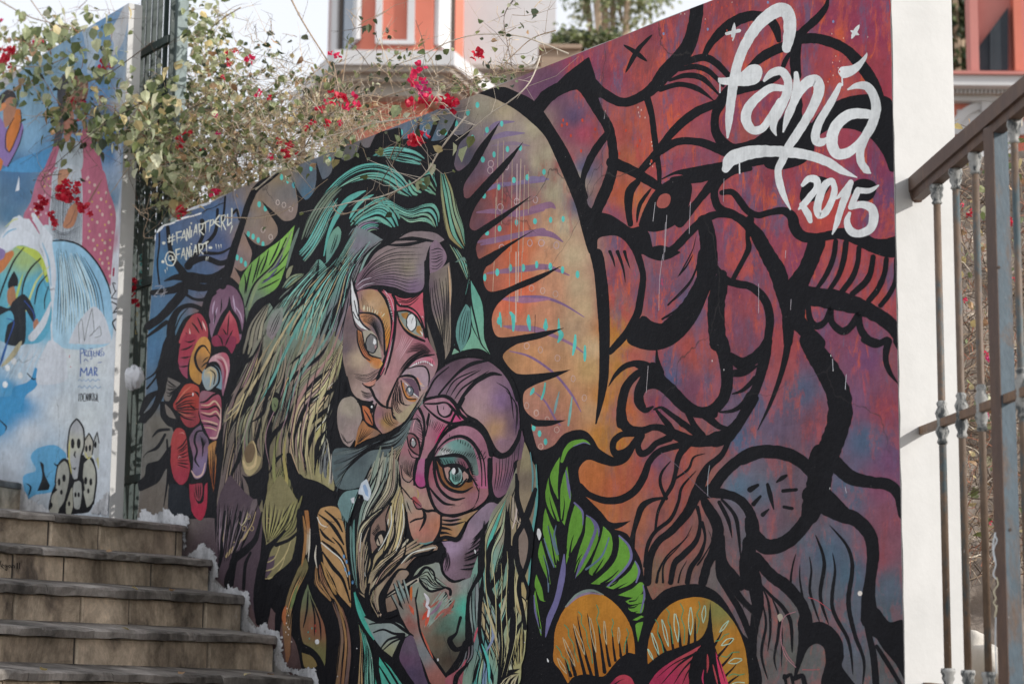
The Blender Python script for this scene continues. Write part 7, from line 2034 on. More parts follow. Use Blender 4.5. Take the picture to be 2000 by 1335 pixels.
# broken run of the top edge at the left end, then level
for s_i in np.linspace(0.35, wall_sz(430, 388)[0], 22): out.append((float(s_i), ZT + rng.uniform(-.007, .004)))
out += list(reversed(left))[0:0] + [left[i] for i in range(len(left) - 1, -1, -1)]
out.append((left[0][0] + 0.01, 0.0))
def extrude_outline(name, out, front, back, mat, parent):
    n = len(out); bl = [V((a, b)) for a, b in out]
    r = geo.delaunay_2d_cdt(bl, [(i, (i + 1) % n) for i in range(n)], [list(range(n))], 1, 1e-6)
    pv = r[0]; m = len(pv); vs = [sz(p.x, p.y, front) for p in pv] + [sz(p.x, p.y, back) for p in pv]
    fs = [tuple(f) for f in r[2]] + [tuple(i + m for i in f)[::-1] for f in r[2]]
    idx = {}
    for i, p in enumerate(pv): idx[(round(p.x, 5), round(p.y, 5))] = i
    ring = [idx[(round(a, 5), round(b, 5))] for a, b in out]
    fs += [(ring[i], ring[(i + 1) % n], ring[(i + 1) % n] + m, ring[i] + m) for i in range(n)]
    return mesh_obj(name, vs, fs, mat, parent)
extrude_outline('masonry', out, -0.0004, -THICK, M_PLASTER, wroot)
# white limewashed end of the wall (slightly ragged meeting line)
mb = MB(); n = 60; vs = []; fs = []
for i in range(n + 1):
    z = (ZT - 0.001) * i / n; r = 0.004 * mnoise.noise(V((z * 9, 3, 1))) + 0.003 * mnoise.noise(V((z * 40, 3, 1)))
    vs += [E0 - WD * 0.004 + WN * (0.001 + r) + ZUP * z, E0 - WD * 0.005 - WN * (THICK * 0.5) + ZUP * z, E0 - WD * 0.004 - WN * (THICK + 0.004) + ZUP * z, E0 + WD * 0.02 + WN * (0.0005 + r * .3) + ZUP * z * 0 + ZUP * z, ]
for i in range(n):
    a = 4 * i
    fs += [(a, a + 4, a + 5, a + 1), (a + 1, a + 5, a + 6, a + 2)]
mesh_obj('white_end_face', vs, fs, M_WHITE, wroot)

# ground coat colours
BASE = []
for ln in BASE_TXT.replace('\n', ' ').split(';'):
    t = ln.split()
    if len(t) == 3: BASE.append((float(t[0]), float(t[1]), hexcol(t[2], 1 / ALB)))
bxy = np.array([b[:2] for b in BASE]); bcol = np.array([b[2] for b in BASE])
halo_ = (bxy[:, 0] > 940) & (bxy[:, 0] < 1160) & (bxy[:, 1] > 380) & (bxy[:, 1] < 840); bcol[halo_] *= np.array([1.16, 1.06, .98])
def base_at(xy, bxy=bxy, bcol=bcol, p=1.6):
    d2 = ((xy[:, None, :] - bxy[None]) ** 2).sum(2) + 30.0
    w_ = d2 ** -p; w_ /= w_.sum(1, keepdims=True); return w_ @ bcol
def coat(name, poly, parent, to3d, cfun, mat, mot=None, step=11.0):
    n = len(poly); xs = [p[0] for p in poly]; ys = [p[1] for p in poly]
    inner = [V((x + rng.uniform(-2, 2), y + rng.uniform(-2, 2))) for y in np.arange(min(ys) + 5, max(ys), step) for x in np.arange(min(xs) + 5, max(xs), step)]
    r = geo.delaunay_2d_cdt([V(p) for p in poly] + inner, [(i, (i + 1) % n) for i in range(n)], [list(range(n))], 1, 1e-4)
    pv = np.array([[v.x, v.y] for v in r[0]]); c = cfun(pv)
    c = c * (1 + (np.random.RandomState(2).rand(len(pv), 1) - .5) * .1)
    o = mesh_obj(name, [to3d(x, y, 0.0) for x, y in pv], [tuple(f) for f in r[2]], mat, parent, c)
    if mot is not None:
        a = o.data.attributes.new('mot', 'FLOAT', 'POINT'); a.data.foreach_set('value', mot(pv).astype(np.float32))
    return o
tl = project(sz(0.0, ZT)); trt = [project(sz(0.002, z)) for z in np.linspace(ZT - .001, 0.9, 14)]
top = [project(sz(s_i, ZT - .001)) for s_i in np.linspace(wall_sz(432, 388)[0], 0.002, 30)]
lft = [project(sz(a + (-.004), b)) for a, b in left]
poly = [(x, y) for x, y in lft] + top[1:] + trt[1:] + [(1300, 1420), (640, 1420), (470, 1180), (380, 1090)]
def mot(pv):
    x, y = pv[:, 0], pv[:, 1]
    edge = 1165 - np.clip((330 - y) / 330, 0, 1) * 130 - 0
    m = np.clip((x - edge) / 25, 0, 1); fade = 1 - 0.72 * np.clip((y - 480) / 520, 0, 1)
    h = 0.35 * ((x > 960) & (x < 1120) & (y > 300) & (y < 460)); return np.maximum(m * fade, h)
def p3(off0):
    def f(x, y, o):                       # paint stops at the corner and the top of the wall
        q = wall(x, y) - W0; return sz(max(q.dot(WD), 0.0012), min(q.z, ZT - .0008), off0 + o)
    return f
def p3s(off0):
    def f(x, y, o):
        q = wall(x, y) - W0; return sz(max(q.dot(WD), sR + .001), min(q.z, SZT - .0008), off0 + o)
    return f
coat('ground_coat', poly, wroot, p3(0.0), base_at, M_BASE, mot)
pt = Painter(p3(0.0001))
pt.run(MURAL)
pt.build(wroot, M_PAINT)
# rough white render smeared along the stair line
def smear(name, pts, parent, to3d, mat, thick=0.0016):
    B = []
    P = catmull(pts, True, 1.3)[:, :2]; n = len(P); nrm = []
    for i in range(n):
        t = P[(i + 1) % n] - P[i - 1]; l = np.hypot(*t) or 1
        j = 3.2 * mnoise.noise(V((P[i][0] * .22, P[i][1] * .22, 5))) + 3.6 * mnoise.noise(V((P[i][0] * .55, P[i][1] * .55, 8))) + 3.0 * mnoise.noise(V((P[i][0] * 1.3, P[i][1] * 1.3, 2))); B.append(P[i] + np.array([-t[1], t[0]]) / l * j)
    bl = [V((p[0], p[1])) for p in B]; xs = [p.x for p in bl]; ys = [p.y for p in bl]
    inner = [V((x + rng.uniform(-.7, .7), y + rng.uniform(-.7, .7))) for y in np.arange(min(ys), max(ys), 2.6) for x in np.arange(min(xs), max(xs), 2.6)]
    r = geo.delaunay_2d_cdt(bl + inner, [(i, (i + 1) % n) for i in range(n)], [list(range(n))], 1, 1e-4)
    orig = r[3]; vs = []
    for i, v in enumerate(r[0]):
        rim = any(q < n for q in orig[i])
        h = 0.001 if rim else max(0.0015, thick * (0.6 + 0.9 * mnoise.noise(V((v.x * .13, v.y * .13, 0))) + 0.6 * mnoise.noise(V((v.x * .4, v.y * .4, 4)))))
        vs.append(to3d(v.x, v.y, h))
    BB = np.array([[p.x, p.y] for p in bl]); o = mesh_obj(name, vs, [tuple(f) for f in r[2]], M_SMEAR, parent, smooth=True)
    rim = [min(1.0, float(np.sqrt(((BB - np.array([v.x, v.y])) ** 2).sum(1).min())) / 6.5) for v in r[0]]
    a = o.data.attributes.new('rim', 'FLOAT', 'POINT'); a.data.foreach_set('value', np.array(rim, np.float32)); return o
SM = [[(268, 1022), (273, 998), (284, 990), (300, 1002), (312, 996), (330, 992), (344, 1004), (356, 1000), (372, 1008), (372, 1026), (366, 1040), (366, 1066), (360, 1082), (358, 1060), (354, 1036), (340, 1032), (300, 1030)],
      [(364, 1086), (384, 1070), (396, 1056), (408, 1066), (420, 1074), (428, 1096), (430, 1118), (426, 1136), (442, 1146), (448, 1134), (458, 1146), (468, 1144), (474, 1152), (488, 1152), (492, 1176), (488, 1198), (490, 1212), (506, 1220), (522, 1212), (532, 1226), (548, 1232), (556, 1252), (556, 1274), (562, 1294), (580, 1304), (600, 1302), (616, 1302), (624, 1322), (626, 1345), (610, 1345), (606, 1328), (570, 1316), (540, 1306), (534, 1276), (538, 1248), (505, 1240), (474, 1232), (470, 1200), (472, 1170), (440, 1166), (404, 1160), (408, 1128), (412, 1100), (390, 1096)]]
for q in SM: smear('white_render_smear', q, wroot, p3(0.0035), M_FRINGE)

# ------------------------------------------------------------------ surf wall further up the stair
OFF = 0.0
SZT = wall_sz(200, 37)[1]
sroot = empty('surf_mural_wall', sz(wall_sz(240, 900)[0], 0), 'white and blue wall painted with a surfer, a big wave and skulls', 'wall')
sR = wall_sz(227, 640)[0]
so_ = [(sR, 0.0), (sR, SZT), (sR + 2.6, SZT), (sR + 2.6, SZT - .9), (sR + 6.0, SZT - .9), (sR + 6.0, 0.0)]
extrude_outline('masonry', so_, -0.0004, -0.075, M_WHITE, sroot)
SB = []
for ln in SURF_BASE.replace('\n', ' ').split(';'):
    t = ln.split()
    if len(t) == 3: SB.append((float(t[0]), float(t[1]), hexcol(t[2], 1 / ALB)))
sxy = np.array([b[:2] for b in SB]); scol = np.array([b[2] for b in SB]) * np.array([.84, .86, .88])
spoly = [project(sz(sR + .0, z)) for z in np.linspace(0.9, SZT - .001, 10)] + [project(sz(sR + a, SZT - .001)) for a in (.4, .8, 1.3)] + [(-60, project(sz(sR + 1.3, SZT))[1] + 120)] + [(-60, 1100)]
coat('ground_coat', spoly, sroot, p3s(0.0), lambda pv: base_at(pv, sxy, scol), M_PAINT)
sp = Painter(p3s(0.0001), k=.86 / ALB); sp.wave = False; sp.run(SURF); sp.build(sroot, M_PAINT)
for q in ([(20, 990), (42, 950), (52, 962), (66, 975), (95, 990), (100, 1003), (40, 1003)], [(172, 1004), (185, 985), (200, 968), (214, 955), (224, 970), (226, 1006)]):
    smear('white_render_smear', q, sroot, p3s(0.0035), M_FRINGE, .0012)

# ------------------------------------------------------------------ steel gate between the two walls
GD = 0.16
groot = empty('steel_gate', behind(280, 900, GD), 'tall dark green steel bar gate between the two painted walls', 'gate')
GZ0 = wall_sz(300, 1010)[1]; 
def gate_bar(x_bot, x_top, wpx, dep, name, mat, y0=-120, off=GD):
    mb = MB(); a = behind(x_bot, 985, off); b = behind(x_top, 0, off); a.z = GZ0 - .02
    hw = wpx / F_PX * (a - EYE).dot(FW) / 2 / abs(WD.dot(RT)) * 0.62
    top = b + (b - a) * 0.12
    mid = V(((a.x + b.x) / 2, (a.y + b.y) / 2, 0)); a = V((mid.x, mid.y, a.z)); top = V((mid.x, mid.y, top.z))
    mb.box((a + top) / 2, WD * hw, WN * dep, ZUP * ((top.z - a.z) / 2)); return mb.build(name, mat, groot)
for xb, xt, wpx, dep, nm, mt, o in [(238, 286, 5, .012, 'gate_bar', M_GATE, .17), (250, 296, 5, .012, 'gate_bar', M_GATE, .17), (262, 307, 6, .012, 'gate_bar', M_GATE, .17), (274, 318, 5, .012, 'gate_bar', M_GATE, .17), (286, 330, 5, .012, 'gate_bar', M_GATE, .17), (299, 342, 5, .012, 'gate_bar', M_GATE, .17), (318, 360, 12, .03, 'gate_post', M_GATEL, .22)]:
    gate_bar(xb, xt, wpx, dep, nm, mt, off=o)
mb = MB()
for y_ in (120, 560, 930):
    a = behind(232, y_ + 10, GD); b = behind(330, y_, GD); b.z = a.z
    mb2 = MB(); mb2.box((a + b) / 2, (b - a) / 2, WN * .012, ZUP * .02); mb2.build('cross_bar', M_GATE, groot)
g2 = Painter(lambda x, y, o: behind(x, y, .135) + WN * (.004 + o), lvl0=0)
g2.cur = 'painted_letters'
g2.run(GATE_TXT); g2.build(groot, M_PAINT)
for o in groot.children:
    if o.name.startswith('painted_letters'): o['kind'] = 'stuff'
# knotted white plastic bag caught on the gate
mb = MB(); cb = behind(262, 732, -.01); nu, nv = 48, 34
for j in range(nv + 1):
    for i in range(nu):
        th_, ph = 2 * math.pi * i / nu, math.pi * j / nv
        d = V((math.sin(ph) * math.cos(th_), math.sin(ph) * math.sin(th_) * .8, math.cos(ph)))
        tp = max(0.0, d.z); r = .062 * (1 - .45 * tp ** 1.5) * (1 + .22 * mnoise.noise(d * 1.6 + V((3, 1, 2))) - (.10 + .22 * tp) * abs(math.sin(th_ * 3.5 + 2 * mnoise.noise(d * 2))) - .10 * abs(mnoise.noise(d * 6 + V((4, 1, 2)))))
        if d.z > .8: r *= 1 + .5 * (d.z - .8) / .2
        mb.v.append(cb + (WD * -d.x + WN * d.y) * r * .95 + ZUP * d.z * r * 1.25); mb.c.append((1, 1, 1))
for j in range(nv):
    for i in range(nu): mb.f.append((j * nu + i, j * nu + (i + 1) % nu, (j + 1) * nu + (i + 1) % nu, (j + 1) * nu + i))
tag(mb.build('plastic_bag', M_PLASTIC, org=cb, smooth=True), 'crumpled white plastic bag caught on the bars of the dark green gate', 'bag')

# ------------------------------------------------------------------ iron railing at the end of the wall
gv = ray(803, 1212)
HA = endface(1787, 364, 0.004); G = -gv.normalized()                 # towards the viewer
RN = G.cross(ZUP).normalized()
def rail(px, py, off=0.0): return hit(px, py, HA, RN) + RN * off
if RN.dot(EYE - HA) < 0: RN = -RN
rroot = empty('iron_railing', V((HA.x, HA.y, TZ)), 'rusty teal iron railing with a brown handrail fixed to the white wall end', 'railing')
def bar(p, L, hw, hh, name, mat, side=RN):
    mb = MB(); up = G.cross(side).normalized(); up = up if up.z > 0 else -up
    mb.box(p + G * (L / 2), G * (L / 2), side * hw, up * hh); return mb.build(name, mat, rroot)
bar(HA, 3.2, .026, .021, 'handrail', M_HAND)
hb = bar(HA - ZUP * .033 + G * .02, 3.18, .016, .013, 'handrail_flange', M_HAND)
MA = rail(1793, 843); bar(MA - G * .01, 3.2, .009, .011, 'middle_rail', M_MIDR)
BA = rail(1790, 1336); bar(BA - G * .01, 3.2, .012, .010, 'bottom_rail', M_MIDR)
for p_, r in ((HA - ZUP * .02, .03), (MA, .022), (BA, .03)):                 # rusty sockets broken into the limewash
    mb = MB(); n1 = 14; c = p_ - WD * .003 * 0
    for j in range(4):
        for i in range(n1):
            an = 2 * math.pi * i / n1; rr = r * (1 - j * .25) * (1 + .3 * mnoise.noise(V((math.cos(an) * 2, math.sin(an) * 2, r * 99))))
            mb.v.append(V((p_.x, p_.y, p_.z)) - WD * (.002 + .007 * j) * 1 + (WN * math.cos(an) + ZUP * math.sin(an)) * rr); mb.c.append((1, 1, 1))
    for j in range(3):
        for i in range(n1): mb.f.append((j * n1 + i, j * n1 + (i + 1) % n1, (j + 1) * n1 + (i + 1) % n1, (j + 1) * n1 + i))
    mb.f.append(tuple(3 * n1 + i for i in range(n1)))
    mb.build('rusty_socket', M_HAND, rroot)
def gz(p, A): return A.z + (p - A).dot(V((G.x, G.y, 0)).normalized()) * G.z / math.hypot(G.x, G.y)
def knob_profile(r, z0, L):
    return [(r * 1.0, z0), (r * 1.5, z0 + .06 * L), (r * 1.15, z0 + .14 * L), (r * 1.9, z0 + .30 * L), (r * 1.35, z0 + .44 * L), (r * 1.55, z0 + .5 * L), (r * 1.35, z0 + .56 * L), (r * 1.9, z0 + .72 * L), (r * 1.15, z0 + .86 * L), (r * 1.5, z0 + .94 * L), (r * 1.0, z0 + L)]
def cap_profile(r, z0, L):
    return [(r, z0), (r * 1.5, z0 + .08 * L), (r * 1.1, z0 + .2 * L), (r * 1.75, z0 + .45 * L), (r * 1.5, z0 + .6 * L), (r * 2.0, z0 + .8 * L), (r * 1.8, z0 + L)]
for px in (1836, 1874, 1913, 1992, 2045, 2110, 2190):
    p = rail(px, 650); zt_, zm, zb_ = gz(p, HA) - .05, gz(p, MA), gz(p, BA)
    D = (p - EYE).dot(FW); r = 7.3 / F_PX * D
    base = V((p.x, p.y, 0)); mb = MB(); mb.lathe(base, [(r, zb_), (r, zt_)], 12); bl = mb.build('baluster', M_IRON, rroot, smooth=True)
    for prof in (knob_profile(r, zm - .062, .124), cap_profile(r, zt_ - .055, .058), [(q[0], q[1]) for q in cap_profile(r, zb_ + .005, .05)]):
        mb = MB(); mb.lathe(base, prof, 14); ob = mb.build('cast_collar', M_KNOB, bl, smooth=True)
p = rail(1956, 650); D = (p - EYE).dot(FW); hw = 15 / F_PX * D
ps = V((G.x, G.y, 0)).normalized(); pn = V((RN.x, RN.y, 0)).normalized()
pc = V((p.x, p.y, 0)); mb = MB(); zt_, zb_ = gz(p, HA) - .024, TZ - .1
rot = Matrix.Rotation(math.radians(0), 3, 'Z')
# square post turned so that its sun side shows wide and its shade side narrow
sx = (RT - FW * RT.dot(ZUP)); ax = V((math.cos(math.radians(17)), math.sin(math.radians(17)), 0)); ay = V((-ax.y, ax.x, 0))
mb.box(pc + ZUP * ((zt_ + zb_) / 2), ax * hw * 1.02, ay * hw * 1.3, ZUP * ((zt_ - zb_) / 2)); post = mb.build('square_post', M_POST, rroot)
mb = MB(); mb.box(pc - ax * (hw * 1.02 + .0012) + ZUP * ((zt_ + zb_) / 2), ax * .0011, ay * hw * 1.29, ZUP * ((zt_ - zb_) / 2 - .002)); mb.build('rusted_shade_plate', M_HAND, post)  # rust-brown sheet over the left face; its dark colour also paints in shade
for y_, x_ in ((522, 1951), (1034, 1973)):
    q = hit(x_, y_, pc - ay * (hw * 1.3 + .0005), ay); mb = MB(); mb.tube([q + ay * .004, q - ay * .0008], .0042, 10); mb.build('bolt_hole', M_DARKF, post)
g3 = Painter(lambda x, y, o: hit(x, y, pc - ax * (hw * 1.02 + .003 + o), ax), lvl0=0); g3.cur = 'scratched_scrawl'
g3.run(POST_TXT)
for nm, (v, f, c) in g3.parts.items(): mesh_obj(nm, v, f, M_PAINT, post, c)
g4 = Painter(lambda x, y, o: hit(x, y, steps[1][0] - SN * .0165 + SN * o, SN), lvl0=0); g4.cur = 'marker_scrawl'
g4.run(STEP_TXT)
for nm, (v, f, c) in g4.parts.items(): mesh_obj(nm, v, f, M_PAINT, stairs, c)

# ------------------------------------------------------------------ bougainvillea over the wall
def leaf_geo(c, d, nrm, L, wdt, fold=0.25, curl=0.2):
    d = d.normalized(); sd = d.cross(nrm); 
    if sd.length < 1e-4: sd = d.cross(V((1, 0, 0)))
    sd.normalize(); nn = sd.cross(d).normalized()
    P = [c, c + d * L * .28 + sd * wdt * .5 + nn * L * fold * .5, c + d * L * .62 + sd * wdt * .42 + nn * L * (fold * .4 - curl * .3), c + d * L - nn * L * curl,
         c + d * L * .62 - sd * wdt * .42 + nn * L * (fold * .4 - curl * .3), c + d * L * .28 - sd * wdt * .5 + nn * L * fold * .5, c + d * L * .5 - nn * L * curl * .1]
    return P, [(0, 1, 6), (1, 2, 6), (2, 3, 6), (3, 4, 6), (4, 5, 6), (5, 0, 6)]
def rv(r=rng):
    while True:
        v = V((r.uniform(-1, 1), r.uniform(-1, 1), r.uniform(-1, 1)))
        if 0.05 < v.length < 1: return v.normalized()
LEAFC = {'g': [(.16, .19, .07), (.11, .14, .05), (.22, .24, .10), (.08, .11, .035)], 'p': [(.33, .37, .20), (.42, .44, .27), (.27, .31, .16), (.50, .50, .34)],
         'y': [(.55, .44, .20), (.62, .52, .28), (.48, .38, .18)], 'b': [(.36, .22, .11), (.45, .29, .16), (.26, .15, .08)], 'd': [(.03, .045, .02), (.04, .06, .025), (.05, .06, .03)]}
ZONES = [(345, 392, 45, 26, 150, 'pypb', .02, .4, 20), (330, 340, 36, 40, 90, 'pgpy', -.1, .4, 10),   # cx, cy, rx, ry, leaves, mix, front offset, back offset, twigs
    (70, 90, 110, 70, 150, 'ggpyb', -.1, .5, 40), (150, 70, 110, 60, 150, 'gppyg', -.15, .4, 30), (60, 150, 80, 60, 170, 'ggpgb', -.2, .3, 24), (170, 150, 90, 70, 170, 'gppyg', -.25, .3, 34),
    (150, 230, 80, 60, 110, 'ggpbg', -.25, .05, 36), (215, 250, 55, 50, 110, 'gpgyd', -.3, .1, 22), (270, 230, 50, 50, 130, 'pypgp', -.25, .15, 16), (300, 190, 50, 60, 90, 'gpgyb', -.2, .2, 14),
    (290, 300, 50, 45, 110, 'ppgpy', -.3, .1, 16), (330, 260, 40, 70, 90, 'gpyg', -.1, .3, 14),
    (400, 60, 55, 80, 220, 'gpypg', .05, .9, 40), (420, 140, 75, 80, 380, 'pgpyb', .0, .9, 60), (400, 240, 70, 80, 420, 'pypgb', -.05, .8, 70), (380, 330, 60, 55, 330, 'pypbg', -.12, .5, 60),
    (470, 250, 75, 90, 360, 'pybgp', .0, .9, 90), (450, 340, 60, 40, 190, 'ybpgb', -.05, .5, 90), (540, 230, 85, 85, 300, 'pgybg', .0, .9, 110), (560, 310, 70, 45, 170, 'ypbgp', -.05, .5, 90),
    (640, 240, 80, 55, 200, 'gpbgy', .0, .7, 110), (660, 290, 50, 28, 70, 'pyg', -.05, .3, 50), (730, 225, 70, 30, 50, 'gdp', .0, .6, 50), (520, 110, 80, 70, 60, 'gbdy', .1, .8, 60),
    (600, 160, 90, 50, 50, 'gdgb', .1, .8, 60), (790, 120, 80, 40, 34, 'gdg', .05, .6, 24), (900, 165, 90, 24, 36, 'gdpg', .0, .4, 60), (980, 150, 60, 30, 40, 'gdg', .0, .4, 40),
    (1000, 60, 60, 60, 20, 'gdb', .0, .4, 22), (730, 60, 60, 30, 16, 'gd', .1, .6, 16), (850, 230, 60, 18, 14, 'gp', -.2, .1, 20), (900, 270, 40, 20, 10, 'pgp', -.3, -.1, 8)]
proot = empty('bougainvillea', behind(560, 420, .6) * 1.0, 'sprawling half dry bougainvillea with red blossoms hanging over the mural wall', 'bush')
proot.location.z = TZ
# the branches that can be followed one by one in the photo (px,py,offset)
BR = [([(555, -30, .5), (590, 40, .45), (640, 120, .4), (665, 170, .3), (690, 200, .2)], 3.2, 'tan'),
      ([(910, 228, -.15), (880, 265, -.25), (855, 300, -.28), (838, 330, -.3), (815, 352, -.3), (780, 370, -.3), (740, 385, -.3), (690, 394, -.28), (650, 404, -.25)], 3.6, 'pale'),
      ([(650, 404, -.25), (665, 418, -.25), (700, 410, -.25), (745, 392, -.28), (790, 365, -.3)], 2.2, 'tan'),
      ([(1020, 120, .1), (1040, 130, 0), (1055, 110, -.1), (1035, 160, -.2), (1000, 195, -.25), (960, 220, -.28), (930, 245, -.3), (890, 275, -.3)], 3.0, 'pale'),
      ([(760, 315, .02), (775, 280, -.1), (800, 255, -.2), (830, 220, -.25), (860, 175, -.15)], 2.4, 'tan'), ([(735, 372, -.3), (760, 330, -.3), (790, 285, -.28), (830, 225, -.25)], 2.0, 'dark'),
      ([(1110, 105, .25), (1060, 85, .2), (1010, 70, .15), (930, 68, .2), (870, 85, .25), (820, 110, .3), (740, 140, .35), (680, 175, .3)], 2.6, 'pale'),
      ([(1060, 120, .1), (1000, 140, .1), (900, 160, .1), (800, 175, .15), (700, 205, .2), (640, 215, .2)], 2.2, 'tan'),
      ([(640, 300, -.05), (700, 250, .0), (770, 235, .0), (850, 225, .0), (920, 215, -.05)], 2.6, 'pale'), ([(500, 370, -.1), (560, 320, -.1), (620, 275, -.05), (720, 245, 0)], 3.0, 'pale'),
      ([(1010, -10, .2), (985, 30, .2), (990, 80, .15), (1000, 130, .1)], 2.0, 'dark'), ([(800, 180, .1), (830, 110, .15), (812, 40, .2)], 1.8, 'dark'), ([(1085, 60, .2), (1040, 75, .2), (1000, 110, .15), (960, 150, .1)], 2.2, 'tan'),
      ([(-20, -10, .3), (50, 30, .2), (100, 45, .15), (160, 60, .1), (230, 20, .1)], 2.6, 'tan'), ([(230, 20, .1), (200, 60, .05), (150, 100, 0), (80, 130, -.05), (-10, 125, -.05)], 2.6, 'tan'),
      ([(60, 0, .2), (90, 40, .1), (130, 70, .1)], 2.0, 'tan'), ([(300, 80, -.1), (260, 110, -.15), (210, 145, -.2), (150, 170, -.2), (120, 200, -.2)], 2.2, 'dark'), ([(300, 190, -.2), (250, 215, -.25), (180, 260, -.28), (120, 310, -.3), (95, 335, -.3)], 2.2, 'dark'),
      ([(170, 160, -.2), (140, 190, -.22), (110, 230, -.24), (60, 160, -.2)], 1.8, 'tan'), ([(120, 340, -.3), (90, 345, -.3), (80, 360, -.3), (100, 385, -.3), (145, 395, -.3)], 1.6, 'dark'), ([(95, 335, -.3), (85, 350, -.3), (110, 375, -.3), (150, 375, -.3)], 1.6, 'tan'),
      ([(470, 15, .3), (430, 40, .3), (400, 70, .3), (370, 110, .2)], 2.4, 'tan'), ([(400, 200, 0), (370, 215, -.05), (350, 250, -.1)], 2.0, 'dark'), ([(330, 430, -.12), (360, 400, -.15), (420, 365, -.15), (470, 345, -.1)], 1.8, 'tan'),
      ([(440, 425, -.18), (470, 425, -.18), (510, 425, -.18), (560, 410, -.2), (600, 380, -.18), (640, 350, -.1)], 1.8, 'tan'), ([(260, 400, -.1), (275, 415, -.1), (290, 420, -.1), (280, 460, -.1), (300, 465, -.1)], 1.6, 'tan')]
TW = {'tan': (.40, .30, .21), 'pale': (.56, .49, .40), 'dark': (.13, .10, .08), 'straw': (.60, .46, .30), 'red': (.32, .14, .09)}
def pxr(w, p): return w / F_PX * (p - EYE).dot(FW) / 2
def smooth3(P, k=4):
    P = [V(p) for p in P]; out = []
    for i in range(len(P) - 1):
        a, b, c, d = P[max(i - 1, 0)], P[i], P[i + 1], P[min(i + 2, len(P) - 1)]
        for j in range(k):
            t = j / k; out.append(0.5 * ((2 * b) + (c - a) * t + (2 * a - 5 * b + 4 * c - d) * t * t + (3 * b - a - 3 * c + d) * t ** 3))
    out.append(P[-1]); return out
LEAF_SPOTS = []
for pts, wpx, cn in BR:
    P = smooth3([behind(*p) for p in pts]); mb = MB(); n = len(P)
    mb.tube(P, [pxr(wpx * (1.15 - .6 * i / n), P[i]) for i in range(n)], 6, TW[cn])
    for i in range(1, n - 1):                      # thorns and side shoots
        if rng.random() < .75:
            d = (rv() + (P[i + 1] - P[i - 1]).normalized() * .5).normalized(); l = rng.uniform(.02, .06)
            mb.tube([P[i], P[i] + d * l], [pxr(1.3, P[i]), pxr(.3, P[i])], 3, TW[cn])
        if rng.random() < .35:
            d = (rv() + ZUP * .3).normalized(); l = rng.uniform(.08, .22); e = P[i] + d * l
            mb.tube([P[i], P[i] + d * l * .5 + rv() * .02, e], [pxr(1.2, P[i]), pxr(.9, P[i]), pxr(.5, P[i])], 3, TW[cn])
            if rng.random() < .5: LEAF_SPOTS.append((e, 'g' if rng.random() < .6 else 'd', rng.uniform(10, 20)))
    mb.build('branch', M_TWIG, proot, cols=True)
for q in range(34):
    x0 = rng.uniform(360, 700); y0 = 440 - (x0 - 300) * .41 - rng.uniform(5, 60); o0 = rng.uniform(.05, .6); dx = rng.uniform(-130, 190); up = rng.uniform(60, 210)
    P = smooth3([behind(x0 + dx * t, y0 - up * (1.9 * t - .95 * t * t) + 14 * mnoise.noise(V((q * 3.1, t * 3, 0))), o0 + .1 * t) for t in (0, .25, .5, .75, 1.0)]); mb = MB(); cn = rng.choice(['tan', 'pale', 'dark', 'tan']); n = len(P)
    mb.tube(P, [pxr(2.4 - 1.5 * i / n, P[i]) for i in range(n)], 5, TW[cn])
    for i in range(3, n):
        if rng.random() < .8: LEAF_SPOTS.append((P[i] + rv() * .03, rng.choice('gdpgb'), rng.uniform(9, 19)))
    mb.build('branch', M_TWIG, proot, cols=True)
# rising stems
for px in (330, 420, 500, 580, 660):
    a = behind(px, 470, .45); P = smooth3([V((a.x, a.y, TZ - .05)), V((a.x + .05, a.y, (TZ + a.z) / 2)), behind(px + 10, 330, .4), behind(px + rng.uniform(-40, 40), 200, .4)])
    mb = MB(); mb.tube(P, [.022 * (1.1 - .8 * i / len(P)) for i in range(len(P))], 7, TW['tan']); mb.build('stem', M_TWIG, proot, cols=True)
for nm, px, py in (('a', 120, 200), ('b', 220, 220)):
    a = behind(px, 260, .32); P = smooth3([V((a.x, a.y, TZ)), V((a.x, a.y + .03, (TZ + a.z) / 2 + .4)), behind(px, 110, .3), behind(px - 20, 60, .1)]); mb = MB(); mb.tube(P, [.02 * (1.1 - .8 * i / len(P)) for i in range(len(P))], 7, TW['tan']); mb.build('stem', M_TWIG, proot, cols=True)
tw = MB(); spots = []
